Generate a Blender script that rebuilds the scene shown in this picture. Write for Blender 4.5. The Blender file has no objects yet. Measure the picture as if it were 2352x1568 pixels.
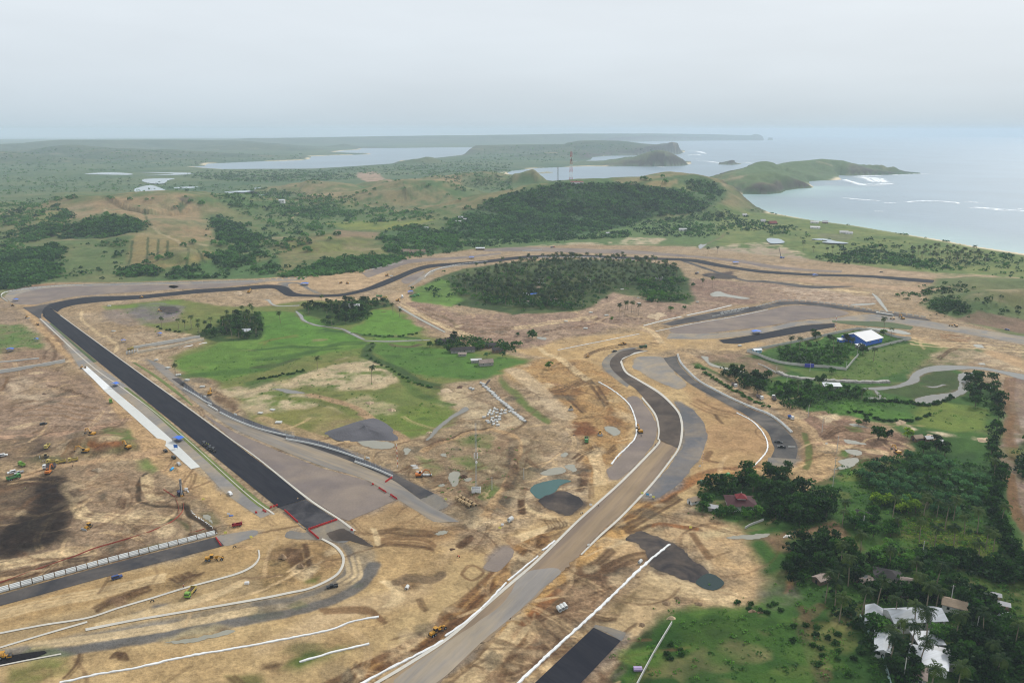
import bpy, bmesh, math, random
import numpy as np
from mathutils import Vector, Matrix

random.seed(7);RNG = np.random.default_rng(7)
R = math.radians
S = bpy.context.scene
COL = S.collection

# ------------------------------------------------------------------ camera
CAM_H, PITCH, FOC, CX, CY = 200.0, R(14.88),1829.0,1176.0,784.0
cam = bpy.data.cameras.new('camera');camo = bpy.data.objects.new('camera', cam);COL.objects.link(camo)
camo.location = (0,0, CAM_H);camo.rotation_euler = (math.pi/2 - PITCH, 0,0)
cam.sensor_fit = 'HORIZONTAL'; cam.sensor_width = 36.0;cam.lens = 36.0*FOC/2352.0
cam.clip_start = 1.0;cam.clip_end = 200000.0
S.camera = camo

# ------------------------------------------------------------------ sky and sun (overcast)
SUN_EL, SUN_AZ = R(38), R(38)
w = bpy.data.worlds.new('World');S.world = w;w.use_nodes = True
nt = w.node_tree;nt.nodes.clear()
N = nt.nodes.new;L = nt.links.new
out = N('ShaderNodeOutputWorld');tc = N('ShaderNodeTexCoord')
sky = N('ShaderNodeTexSky');sky.sky_type = 'NISHITA'; sky.sun_disc = False
sky.sun_elevation = SUN_EL;sky.sun_rotation = SUN_AZ;sky.air_density = 1.0;sky.dust_density = 3.0
bg1 = N('ShaderNodeBackground');bg1.inputs['Strength'].default_value = 0.05
L(sky.outputs[0], bg1.inputs['Color'])
sep = N('ShaderNodeSeparateXYZ');L(tc.outputs['Generated'], sep.inputs[0])
ramp = N('ShaderNodeValToRGB');cr = ramp.color_ramp
def lin(c): 
    c = np.asarray(c, float)/255.0
    return np.where(c <= 0.04045, c/12.92,((c+0.055)/1.055)**2.4)
stops = [(0.0,(190,206,217)),(0.02,(199,212,221)),(0.06,(213,223,231)),(0.12,(223,231,238)),(0.4,(236,241,245)),(1.0,(242,246,250))]
while len(cr.elements) < len(stops): cr.elements.new(0.5)
for e, (p, c) in zip(cr.elements, stops):
    e.position = p;e.color = (*lin(c),1)
L(sep.outputs['Z'], ramp.inputs[0])
mp = N('ShaderNodeMapping');mp.inputs['Scale'].default_value = (1.3,1.3,7.0);L(tc.outputs['Generated'], mp.inputs[0])
nz = N('ShaderNodeTexNoise');nz.inputs['Scale'].default_value = 2.2;nz.inputs['Detail'].default_value = 5;nz.inputs['Roughness'].default_value = 0.55
L(mp.outputs[0], nz.inputs['Vector'])
mr = N('ShaderNodeMapRange');mr.inputs['From Min'].default_value = 0.3;mr.inputs['From Max'].default_value = 0.7
mr.inputs['To Min'].default_value = 0.955;mr.inputs['To Max'].default_value = 1.03
L(nz.outputs[0], mr.inputs[0])
mul = N('ShaderNodeVectorMath');mul.operation = 'SCALE'; L(ramp.outputs[0], mul.inputs[0]);L(mr.outputs[0], mul.inputs['Scale'])
bg2 = N('ShaderNodeBackground');bg2.inputs['Strength'].default_value = 0.85;L(mul.outputs[0], bg2.inputs['Color'])
mix = N('ShaderNodeMixShader');mix.inputs[0].default_value = 0.93
L(bg1.outputs[0], mix.inputs[1]);L(bg2.outputs[0], mix.inputs[2]);L(mix.outputs[0], out.inputs['Surface'])

sun = bpy.data.lights.new('sun', 'SUN');sun.energy = 2.2;sun.angle = R(11);sun.color = (1.0,0.985,0.955)
suno = bpy.data.objects.new('sun', sun);COL.objects.link(suno)
_sd = Vector((math.sin(SUN_AZ)*math.cos(SUN_EL), math.cos(SUN_AZ)*math.cos(SUN_EL), math.sin(SUN_EL)))
suno.rotation_euler = _sd.to_track_quat('Z', 'Y').to_euler();suno.location = (0,0,150)

S.view_settings.view_transform = 'Standard'; S.view_settings.look = 'None'
S.view_settings.exposure = 0.36;S.view_settings.gamma = 1.0
S.render.engine = 'CYCLES'
S.cycles.max_bounces = 5;S.cycles.diffuse_bounces = 2;S.cycles.glossy_bounces = 2;S.cycles.volume_bounces = 1
S.cycles.transparent_max_bounces = 6
S.cycles.use_denoising = True;S.cycles.use_adaptive_sampling = False;S.cycles.pixel_filter_type = 'BLACKMAN_HARRIS'; S.cycles.filter_width = 1.15
S.cycles.use_fast_gi = False

# ------------------------------------------------------------------ map survey: the site was measured in frame units of 2352 x 1568
def Z(k, pts):
    ox = 588.0*(int(k[1])-1);oy = {'A': 282.25, 'B': 617.4, 'C': 940.8, 'D': 1176.0}[k[0]]
    return [(ox+x/4.0, oy+y/4.0) for x, y in pts]
_cp, _sp = math.cos(PITCH), math.sin(PITCH)
def ray(F):
    F = np.atleast_2d(np.asarray(F, float));a = (F[:, 0]-CX)/FOC;b = (CY-F[:, 1])/FOC
    return np.stack([a, _cp+b*_sp, -_sp+b*_cp],1)
def flat(F, z=0.0):
    d = ray(F);dz = np.minimum(d[:, 2],-0.0035);t = (z-CAM_H)/dz
    return np.stack([d[:, 0]*t, d[:, 1]*t],1)
def atY(fx, fy, Y):
    d = ray([(fx, fy)])[0];t = Y/d[1]
    return (d[0]*t, Y, CAM_H+d[2]*t)

# ------------------------------------------------------------------ numpy noise
def _h(ix, iy, s):
    n = (ix.astype(np.int64)*374761393 + iy.astype(np.int64)*668265263 + s*982451653) & 0x7fffffff
    n = ((n ^ (n >> 13))*1274126177) & 0x7fffffff
    return ((n ^ (n >> 16)) & 0xffff)/65535.0
def vnoise(x, y, s=0):
    ix = np.floor(x);iy = np.floor(y);fx = x-ix;fy = y-iy
    fx = fx*fx*(3-2*fx);fy = fy*fy*(3-2*fy)
    a = _h(ix, iy, s);b = _h(ix+1, iy, s);c = _h(ix, iy+1, s);d = _h(ix+1, iy+1, s)
    return (a*(1-fx)+b*fx)*(1-fy)+(c*(1-fx)+d*fx)*fy
def fbm(x, y, scale, oct=4, s=0, rough=0.5):
    v = 0;amp = 1;tot = 0;f = 1.0/scale
    for o in range(oct):
        v = v+amp*vnoise(x*f+17.3*o, y*f-9.1*o, s+o);tot += amp;amp *= rough;f *= 2.03
    return v/tot*2-1
def sstep(a, b, x):
    t = np.clip((x-a)/(b-a),0,1);return t*t*(3-2*t)
def segdist(px, py, poly, closed=True):
    n = len(poly);d = np.full(px.shape, 1e18); 
    for i in range(n if closed else n-1):
        ax, ay = poly[i];bx, by = poly[(i+1) % n];ex, ey = bx-ax, by-ay;l2 = ex*ex+ey*ey+1e-9
        t = np.clip(((px-ax)*ex+(py-ay)*ey)/l2,0,1)
        d = np.minimum(d, (px-ax-t*ex)**2+(py-ay-t*ey)**2)
    return np.sqrt(d)
def inside(px, py, poly):
    c = np.zeros(px.shape, bool);n = len(poly)
    for i in range(n):
        ax, ay = poly[i];bx, by = poly[(i+1) % n]
        if ay == by: continue
        m = ((ay > py) != (by > py));xx = (bx-ax)*(py-ay)/(by-ay)+ax
        c ^= m & (px < xx)
    return c
def sdist(px, py, poly):
    d = segdist(px, py, poly);return np.where(inside(px, py, poly), d, -d)
def catmull(P, n, closed=False):
    P = np.asarray(P, float)
    if len(P) == 2: 
        t = np.linspace(0,1, n)[:, None];return P[0]*(1-t)+P[1]*t
    if closed: Q = np.vstack([P[-1], P, P[0], P[1]])
    else: Q = np.vstack([2*P[0]-P[1], P, 2*P[-1]-P[-2]])
    segs = len(Q)-3;res = []
    for i in range(segs):
        p0, p1, p2, p3 = Q[i:i+4];t = np.linspace(0,1,9)[:-1, None]
        res.append(0.5*((2*p1)+(-p0+p2)*t+(2*p0-5*p1+4*p2-p3)*t**2+(-p0+3*p1-3*p2+p3)*t**3))
    res.append(Q[-2][None] if not closed else P[0][None]);C = np.vstack(res)
    s = np.concatenate([[0], np.cumsum(np.linalg.norm(np.diff(C, axis=0), axis=1))])
    u = np.linspace(0, s[-1], n)
    return np.stack([np.interp(u, s, C[:, k]) for k in range(C.shape[1])],1)

# ------------------------------------------------------------------ materials
MATS = {}
def newmat(name):
    m = bpy.data.materials.new(name);m.use_nodes = True;MATS[name] = m
    return m, m.node_tree, m.node_tree.nodes['Principled BSDF']
def solid(name, rgb, rough=0.7, var=0.25, scale=0.6, metal=0.0, spec=0.3, streak=None, bump=0.0, objrand=0.0, c2=None, s2=0.035):
    """procedural colour: world-space noise of two sizes round an albedo"""
    m, t, b = newmat(name);n = t.nodes.new;l = t.links.new
    geo = n('ShaderNodeNewGeometry')
    mpn = n('ShaderNodeMapping');l(geo.outputs['Position'], mpn.inputs[0])
    if streak: mpn.vector_type = 'TEXTURE'; mpn.inputs['Rotation'].default_value = (0,0, streak[0]);mpn.inputs['Scale'].default_value = (1/streak[1],1/streak[2],1)
    a = n('ShaderNodeTexNoise');a.inputs['Scale'].default_value = scale;a.inputs['Detail'].default_value = 6;a.inputs['Roughness'].default_value = 0.65
    l(mpn.outputs[0], a.inputs['Vector'])
    c = n('ShaderNodeTexNoise');c.inputs['Scale'].default_value = scale*0.09;c.inputs['Detail'].default_value = 4
    l(geo.outputs['Position'], c.inputs['Vector'])
    ad = n('ShaderNodeMath');ad.operation = 'ADD'; l(a.outputs[0], ad.inputs[0]);l(c.outputs[0], ad.inputs[1])
    r = n('ShaderNodeMapRange');r.inputs['From Min'].default_value = 0.65;r.inputs['From Max'].default_value = 1.35
    r.inputs['To Min'].default_value = 1-var;r.inputs['To Max'].default_value = 1+var;l(ad.outputs[0], r.inputs[0])
    v = n('ShaderNodeVectorMath');v.operation = 'SCALE'; v.inputs[0].default_value = tuple(rgb); 
    if objrand:
        oi = n('ShaderNodeObjectInfo');rr = n('ShaderNodeMapRange');rr.inputs['To Min'].default_value = 1-objrand;rr.inputs['To Max'].default_value = 1+objrand
        l(oi.outputs['Random'], rr.inputs[0]);mm = n('ShaderNodeMath');mm.operation = 'MULTIPLY'
        l(rr.outputs[0], mm.inputs[0]);l(r.outputs[0], mm.inputs[1]);l(mm.outputs[0], v.inputs['Scale'])
    else: l(r.outputs[0], v.inputs['Scale'])
    if c2 is not None:
        e = n('ShaderNodeTexNoise');e.inputs['Scale'].default_value = s2;e.inputs['Detail'].default_value = 6;e.inputs['Roughness'].default_value = 0.6;e.inputs['Distortion'].default_value = 0.8
        l(mpn.outputs[0] if streak else geo.outputs['Position'], e.inputs['Vector']);q = n('ShaderNodeMapRange');q.inputs['From Min'].default_value = 0.4;q.inputs['From Max'].default_value = 0.62;l(e.outputs[0], q.inputs[0])
        mx = n('ShaderNodeMix');mx.data_type = 'RGBA'; mx.inputs['A'].default_value = (*rgb, 1);mx.inputs['B'].default_value = (*c2,1);l(q.outputs[0], mx.inputs['Factor']);l(mx.outputs['Result'], v.inputs[0])
    l(v.outputs[0], b.inputs['Base Color'])
    b.inputs['Roughness'].default_value = rough;b.inputs['Metallic'].default_value = metal
    b.inputs['Specular IOR Level'].default_value = spec
    if bump:
        bp = n('ShaderNodeBump');bp.inputs['Strength'].default_value = bump;bp.inputs['Distance'].default_value = 0.5
        l(a.outputs[0], bp.inputs['Height']);l(bp.outputs[0], b.inputs['Normal'])
    return m
def heading(a, b):
    p = flat([a, b]);return math.atan2(p[1,1]-p[0,1], p[1,0]-p[0,0])
def A(r, g, b, k=1.0):           # albedo from a measured 8-bit colour
    return tuple(float(v)*k for v in lin((r, g, b)))

# ------------------------------------------------------------------ object helpers
def tag(o, label=None, cat=None, group=None, kind=None):
    if label: o['label'] = label
    if cat: o['category'] = cat
    if group: o['group'] = group
    if kind: o['kind'] = kind
    return o
def link(name, me, mat=None, parent=None):
    o = bpy.data.objects.new(name, me);COL.objects.link(o)
    if mat is not None and me is not None and len(me.materials) == 0: me.materials.append(mat)
    if parent is not None: o.parent = parent
    return o
def mesh(name, V, F, mat=None, smooth=False, vcol=None, fcol=None):
    me = bpy.data.meshes.new(name);V = np.asarray(V, np.float32)
    if isinstance(F, np.ndarray):
        k = F.shape[1];me.vertices.add(len(V));me.vertices.foreach_set('co', V.ravel())
        me.loops.add(F.size);me.loops.foreach_set('vertex_index', F.astype(np.int32).ravel())
        me.polygons.add(len(F));me.polygons.foreach_set('loop_start', np.arange(0, F.size, k, dtype=np.int32))
        me.update(calc_edges=True)
    else:
        me.from_pydata([tuple(map(float, v)) for v in V],[],[tuple(map(int, f)) for f in F]);me.update()
    if vcol is not None:
        a = me.color_attributes.new('Col', 'FLOAT_COLOR', 'POINT')
        c = np.ones((len(V),4), np.float32);c[:, :vcol.shape[1]] = vcol;a.data.foreach_set('color', c.ravel())
    me.polygons.foreach_set('use_smooth', np.full(len(me.polygons), smooth))
    if mat is not None: me.materials.append(mat)
    return me
def empty(name, loc=(0,0,0), rz=0.0):
    o = bpy.data.objects.new(name, None);COL.objects.link(o);o.location = loc;o.rotation_euler = (0,0, rz)
    o.empty_display_size = 0.5
    return o
class MB:
    """collects shapes into one mesh"""
    def __init__(s): s.v = [];s.f = []
    def add(s, V, F):
        o = len(s.v);s.v += [tuple(p) for p in V];s.f += [tuple(i+o for i in f) for f in F];return s
    def box(s, x0, x1, y0, y1, z0, z1, top=(1,1), shift=(0,0), rot=None, at=None):
        cx, cy = (x0+x1)/2,(y0+y1)/2;hx, hy = (x1-x0)/2,(y1-y0)/2
        V = [(cx-hx, cy-hy, z0),(cx+hx, cy-hy, z0),(cx+hx, cy+hy, z0),(cx-hx, cy+hy, z0)]
        tx, ty = hx*top[0], hy*top[1];ex, ey = cx+shift[0], cy+shift[1]
        V += [(ex-tx, ey-ty, z1),(ex+tx, ey-ty, z1),(ex+tx, ey+ty, z1),(ex-tx, ey+ty, z1)]
        if rot is not None:
            M = Matrix.Translation(at) @ rot.to_4x4() if at is not None else rot.to_4x4()
            V = [tuple(M @ Vector(p)) for p in V]
        return s.add(V, [(3,2,1,0),(4,5,6,7),(0,1,5,4),(1,2,6,5),(2,3,7,6),(3,0,4,7)])
    def cyl(s, p, q, r, r2=None, n=10, caps=True):
        p = Vector(p);q = Vector(q);r2 = r if r2 is None else r2;d = (q-p).normalized()
        u = d.orthogonal().normalized();w_ = d.cross(u);V = []
        for c, rr in ((p, r),(q, r2)):
            for i in range(n):
                a = 2*math.pi*i/n;V.append(c+u*math.cos(a)*rr+w_*math.sin(a)*rr)
        F = [(i, (i+1) % n, n+(i+1) % n, n+i) for i in range(n)]
        if caps: F += [tuple(range(n-1,-1,-1)), tuple(range(n, 2*n))]
        return s.add(V, F)
    def tube(s, p, q, r, t, n=14):      # hollow pipe
        p = Vector(p);q = Vector(q);d = (q-p).normalized();u = d.orthogonal().normalized();w_ = d.cross(u);V = []
        for c, rr in ((p, r),(q, r),(q, r-t),(p, r-t)):
            for i in range(n):
                a = 2*math.pi*i/n;V.append(c+u*math.cos(a)*rr+w_*math.sin(a)*rr)
        F = []
        for k in range(4):
            for i in range(n): F.append((k*n+i, k*n+(i+1) % n, ((k+1) % 4)*n+(i+1) % n, ((k+1) % 4)*n+i))
        return s.add(V, F)
    def quad(s, a, b, c, d): return s.add([a, b, c, d],[(0,1,2,3)])
    def build(s, name, mat, parent=None, smooth=False):
        return link(name, mesh(name, np.array(s.v), s.f, mat, smooth), None, parent)
def copy_tree(o, parent=None):
    c = o.copy();COL.objects.link(c)
    if parent is not None: c.parent = parent
    for ch in list(o.children): copy_tree(ch, c)
    return c
# ================================================================== TERRAIN
# coastline (survey points at sea level), open sea and the far bay in one outline
SEA = ([(3000,690),(2352,582),(2239,565),(2164,551),(2076,537),(1964,518),(1864,505),(1764,487),(1726,480),(1676,471),(1650,466)]
  + [(1655,459),(1678,454),(1679,448),(1711,445.5),(1764,446),(1795,443),(1806,437),(1835,433),(1858,432),(1871,430),(1861,423),(1859,416),(1885,414.5),(1912,414.5),(1934,412.5),(1928,406),(1927,402),(1949,403.5),(2000,402),(2064,401),(2095,399.6),(2117,399)]
  + [(2112,396.5),(2066,393.5),(2028,389),(1960,385),(1890,380),(1800,381),(1735,388),(1690,396.5),(1694,400),(1708,404),(1700,413),(1640,418),(1540,416),(1400,420),(1271,420),(1215,412),(1176,402),(1165,397),(1176,392.5),(1238,386),(1300,383.5),(1351,382),(1400,382.5),(1450,382),(1490,382.5),(1540,382),(1576,380),(1590,375),(1580,370),(1540,368),(1480,369),(1436,372.5),(1400,375.5),(1360,374.5),(1330,373),(1318,370),(1345,369.5),(1358,366.5),(1361,361),(1406,357.5),(1461,357.5),(1520,355.5),(1563,353.5),(1575,348.5),(1574,345.5)]
  + [(1530,341),(1450,341),(1380,343),(1311,345),(1268,347),(1176,349),(1105,350),(1085,352),(1060,357),(1038,359),(978,365),(920,368.5),(900,376),(813,382),(713,388),(588,388.5),(520,389),(475,386),(443,383),(470,381),(478,376),(588,371),(650,369.5),(693,368),(712,365.5),(716,359),(768,357),(850,354.5),(852,352.5),(808,351.5),(768,349.5),(790,346),(826,344),(832,340.5),(913,340),(1000,339),(1105,338),(1200,335),(1268,333.5),(1400,328),(1500,324.5),(1600,323.5),(1700,323)]
  + [(1752,323),(1756,320.5),(1752,318.5),(1700,318)])
seaW = [tuple(p) for p in flat(SEA)]
tip = seaW[-1];seaW += [(tip[0]*1.0-2000,30000.0),(9000,60000.0),(60000,60000.0),(60000,500.0)]
EXTRA_WATER = [[(-300,342),(-60,337),(40,335.6),(72,334),(20,333),(-300,333)]]
ISLES = [[(1651,377.5),(1680,378.5),(1704,376.5),(1690,374.5),(1660,374.5)],[(1577,374.6),(1587,374.6),(1587,372.6),(1577,372.6)],
         [(1213,397),(1240,397),(1256,395),(1271,396.5),(1245,398.6),(1215,399)],[(1764,322.2),(1774,322.2),(1774,320.8),(1764,320.8)]]

# hills: (crest points (fx, fy_top, Y), falloff radius, power)
HILLS = [
 # big brown hill on the west side and its shoulders
 ([(150,490,1760),(230,458,1850),(340,447,1900),(400,444,1920),(470,455,1920),(520,475,1900),(580,505,1850)],430,1.25),
 ([(130,520,1560),(200,503,1560),(260,494,1560),(330,512,1540)],250,1.1),
 ([(-250,560,1350),(-60,570,1330),(60,575,1310),(130,566,1320),(200,580,1280)],240,1.2),
 ([(310,545,1380),(380,560,1330),(424,556,1330),(470,572,1320),(500,588,1300)],150,1.1),
 ([(410,572,1230),(424,580,1200)],90,1.1),
 ([(640,560,1400),(700,546,1390),(760,541,1380),(815,545,1380),(850,556,1370)],200,1.1),
 ([(600,585,1250),(690,590,1240),(780,585,1250),(860,590,1260)],120,1.1),
 # middle brown hills
 ([(813,446,2200),(900,425,2250),(925,418,2260),(988,421,2260),(1030,440,2220),(1090,470,2150)],330,1.15),
 ([(690,424,2620),(712,416,2620),(740,422,2620)],230,1.1),
 ([(990,415,2950),(1060,404,2950),(1113,397,2960),(1160,405,2940),(1190,420,2900)],330,1.2),
 ([(865,421,2760),(890,416,2760)],150,1.1),
 ([(1000,408,3000),(985,412,2950)],150,1.1),
 ([(1190,404,2850),(1222,400,2850)],90,1.0),([(1224,402,2850)],55,1.0),
 # green hill with the tower
 ([(1035,505,1720),(1080,482,1800),(1130,458,1850),(1176,444,1900),(1238,428,1940),(1283,421,1960),(1326,421,1980),(1426,422,2010),(1488,423,2040)],330,1.05),
 ([(1488,423,2060),(1520,411,2140),(1545,404,2180),(1580,404,2220),(1626,411,2250),(1655,427,2280)],300,1.1),
 ([(1660,445,2330)],120,1.0),
 # headland into the sea
 ([(1690,402,3000),(1726,386,3250),(1755,374,3400)],260,1.0),
 ([(1740,405,2800),(1770,397,2850),(1810,408,2800),(1840,417,2760)],260,0.9),
 ([(1764,388,3550),(1820,375,3700),(1889,367.5,3850),(1930,371,3850),(1950,377,3820)],260,0.85),
 ([(1962,383.5,3880),(1984,382,3920),(2024,381,3950)],105,0.7),
 ([(2034,390,3900),(2051,384.5,3930),(2064,391,3930)],60,0.6),
 ([(2074,396,3880),(2108,396.6,3890)],60,0.6),
 ([(1700,418,2750),(1760,424,2650)],160,1.0),
 # conical hill on the spit
 ([(1340,371.5,4950),(1400,370.5,4900),(1440,371,4850)],180,0.9),
 ([(1455,363,4780),(1490,351,4750),(1511,346.5,4740),(1530,349,4740),(1560,364,4700)],300,1.15),
 # long headland beyond
 ([(1010,356,6600),(1060,343,6900),(1095,335,7200),(1176,334.5,7300),(1300,333,7300),(1322,329.5,7300),(1338,324.5,7200),(1380,324,7100),(1420,325.5,7000),(1470,331,6900),(1510,333.5,6900),(1533,330.5,6950),(1545,327,6950),(1560,328.5,6950),(1568,336,6950)],750,0.9),
 ([(960,367,4900),(978,362.5,4900)],170,1.1),
 ([(1260,352,6000),(1300,345,6200),(1350,352,6000)],400,1.1),
 # rocks in the surf
 ([(1660,371,4850),(1681,367.5,4850),(1700,371.5,4850)],80,0.6),([(1580,369,5100),(1584,369,5100)],40,0.6),
 ([(1230,393,4000),(1250,394.5,4000)],60,0.6),([(1769,316,16000)],200,0.5),
 # far headland on the horizon
 ([(520,322,12500),(570,319,12500),(700,317,12500),(900,313.5,12800),(1176,310.5,13200),(1330,308,13600),(1500,307.5,15600),(1620,309,16400),(1690,311,16800)],1700,0.8),
 ([(1718,313,16500),(1735,307,16500),(1749,313,16500)],420,0.5),
 # distant hills on the west side
 ([(-300,330,8500),(0,333,8000),(70,330,8000),(150,323,8500),(280,322.5,9000),(400,322,9500),(520,324,9500),(560,328,9000)],1000,1.1),
 ([(60,348,6200),(120,338,6300),(160,335,6400),(220,341,6200),(300,347,6000)],620,1.2),
 ([(-200,352,5200),(0,350,5200),(60,358,5100),(120,366,5000)],520,1.1),([(240,356,5500),(330,352,5600),(400,360,5500),(430,370,5200)],430,1.1),
 ([(380,346,6400),(480,352,6200),(560,356,6000)],480,1.1),
 ([(520,336,8300),(590,331,8200),(640,338,8000),(680,347,7600),(705,357,7000)],560,1.0),
 ([(740,340,9200),(790,331.5,9300),(825,338,9300)],420,0.9),([(730,351,8000),(800,350,7900),(845,352.8,7900)],170,0.8),
 ([(-200,395,4300),(-20,402,4000),(40,408,3800),(110,425,3500)],700,1.1),
 ([(-250,448,2500),(-60,449,2500),(20,447,2550),(75,452,2500)],420,1.1),([(110,456,2380),(150,451,2400),(230,449,2450),(320,450,2500)],300,1.1),
 ([(200,430,2950),(250,427,2950),(310,434,2900)],200,1.1),([(-150,470,2000),(20,478,1950),(60,490,1900)],260,1.1),
 ([(540,470,2250),(620,480,2150)],200,1.2),
 # green hill at the east edge
 ([(2140,668,960),(2190,652,1000),(2239,643,1020),(2300,641,1030),(2400,646,1020),(2600,650,1010)],120,0.9),
 ([(2185,690,880),(2230,675,905),(2290,668,915),(2400,664,920)],75,0.9),
 # small earth mounds inside the site
 ([(195,1003,488),(240,1000,490),(290,1012,482)],24,1.0),
]
HW = [([atY(*p) for p in pts], rad, pw) for pts, rad, pw in HILLS]
# level ground of the building site: (survey outline)
SITE = [(-400,690),(0,683),(30,664),(110,650),(300,648),(588,640),(735,630),(860,605),(950,588),(1100,572),(1330,562),(1560,565),(1800,590),(2000,612),(2150,634),(2120,700),(2200,735),(2352,770),(2900,800),(2900,2200),(-800,2200)]
siteW = [tuple(p) for p in flat(SITE)]

# polar grid round the survey point
th = np.concatenate([np.linspace(-62,-40,40)[:-1], np.linspace(-40,40,1300), np.linspace(40,62,40)[1:]])
rr = [130.0]
while rr[-1] < 20500:
    r_ = rr[-1];dr = (r_*r_+CAM_H**2)/CAM_H*0.0010
    dr = min(dr, max(9.0, r_/170.0));rr.append(r_+dr)
rr = np.array(rr);TH = np.radians(th)
NR, NC = len(rr), len(th)
GX = (rr[:, None]*np.sin(TH)[None]).ravel();GY = (rr[:, None]*np.cos(TH)[None]).ravel()
print('terrain', NR, NC)

def seadist(x, y):
    d = sdist(x, y, seaW)
    for p in EXTRA_WATER: d = np.maximum(d, sdist(x, y, [tuple(q) for q in flat(p)]))
    for p in ISLES: d = np.where(inside(x, y, [tuple(q) for q in flat(p)]),-30.0, d)
    return d           # positive inside water
def hillheight(x, y):
    h3 = np.zeros_like(x)
    for pts, rad, pw in HW:
        xs = [p[0] for p in pts];ys = [p[1] for p in pts];R2 = rad*1.35
        m = (x > min(xs)-R2) & (x < max(xs)+R2) & (y > min(ys)-R2) & (y < max(ys)+R2)
        if not m.any(): continue
        px, py = x[m], y[m];best = np.full(px.shape, 1e18);hz_ = np.zeros_like(px)
        P = pts if len(pts) > 1 else pts*2
        for i in range(len(P)-1):
            a, b = P[i], P[i+1];ex, ey = b[0]-a[0], b[1]-a[1];l2 = ex*ex+ey*ey+1e-6
            t = np.clip(((px-a[0])*ex+(py-a[1])*ey)/l2,0,1);d = np.hypot(px-a[0]-t*ex, py-a[1]-t*ey)
            z = a[2]+(b[2]-a[2])*t;k = d < best;best = np.where(k, d, best);hz_ = np.where(k, z, hz_)
        gn = fbm(px, py, max(45, rad*0.42),5,3);gn2 = fbm(px, py, rad*1.1,3,9);rg = 1-np.abs(fbm(px, py, max(40, rad*0.5),4,13))*2.2
        q = np.clip(best/rad, 0,1.3);e_ = sstep(0.04,0.45, q);u = np.clip(q*(1+0.40*gn*e_+0.22*gn2*q),0,1)
        prof = (0.5+0.5*np.cos(np.pi*u**pw))*(1+0.40*gn*e_-0.42*np.clip(rg, 0,1)**2*e_)
        h3[m] = np.maximum(h3[m], np.maximum(hz_, 0)*prof) + 0.35*np.minimum(h3[m], np.maximum(hz_, 0)*prof)*0.5
    return h3
SD = seadist(GX, GY)
HH = hillheight(GX, GY)
mound = HH*(GY < 560)
st = sdist(GX, GY, siteW)
HH = np.where(GY < 560, mound, HH*sstep(6,-45, st))
und = (fbm(GX, GY, 330,3,21)+1)*2.6*sstep(20,-500, st)*sstep(0,300,-SD)
land = 0.6+np.minimum(3.0, np.maximum(-SD, 0)*0.05)*sstep(0,-300, st)
land = np.where(st > 0,0.0, land*sstep(0,-250, st))
cl = sstep(-2,26,-SD)
GZ = (HH+und+land)*np.where(SD > -60, cl, 1.0)
rocky = fbm(GX, GY, 60,4,5)
GZ = np.where(SD > -1,-5.0, GZ)
micro = np.zeros_like(GZ)
GZg = GZ.reshape(NR, NC)
def hz(x, y):
    x = np.asarray(x, float);y = np.asarray(y, float)
    r = np.hypot(x, y);t = np.degrees(np.arctan2(x, y))
    i = np.clip(np.interp(r, rr, np.arange(NR)),0, NR-1.001);j = np.clip(np.interp(t, th, np.arange(NC)),0, NC-1.001)
    i0 = i.astype(int);j0 = j.astype(int);fi = i-i0;fj = j-j0
    return (GZg[i0, j0]*(1-fj)+GZg[i0, j0+1]*fj)*(1-fi)+(GZg[i0+1, j0]*(1-fj)+GZg[i0+1, j0+1]*fj)*fi
def hit(F):
    """where the sight lines of surveyed points meet the ground"""
    d = ray(F);n = len(d);t = np.full(n, 150.0);res = np.full(n, np.nan);prev = t.copy();done = np.zeros(n, bool)
    for k in range(900):
        p = CAM_H+d[:, 2]*t;g = np.maximum(hz(d[:, 0]*t, d[:, 1]*t),-1.0)
        hitm = (~done) & (p <= g)
        if hitm.any():
            lo = prev[hitm].copy();hi = t[hitm].copy();dd = d[hitm]
            for _ in range(14):
                mid = (lo+hi)/2;below = CAM_H+dd[:, 2]*mid <= np.maximum(hz(dd[:, 0]*mid, dd[:, 1]*mid),-1.0)
                hi = np.where(below, mid, hi);lo = np.where(below, lo, mid)
            res[hitm] = (lo+hi)/2;done |= hitm
        if done.all(): break
        prev = t.copy();t = np.where(done, t, t*1.004+1.0)
        if t.min() > 40000: break
    res = np.where(np.isnan(res),19000, res)
    x = d[:, 0]*res;y = d[:, 1]*res
    return np.stack([x, y, np.maximum(hz(x, y),-1.0)],1)
def P3(fx, fy):
    return tuple(hit([(fx, fy)])[0])

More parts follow.
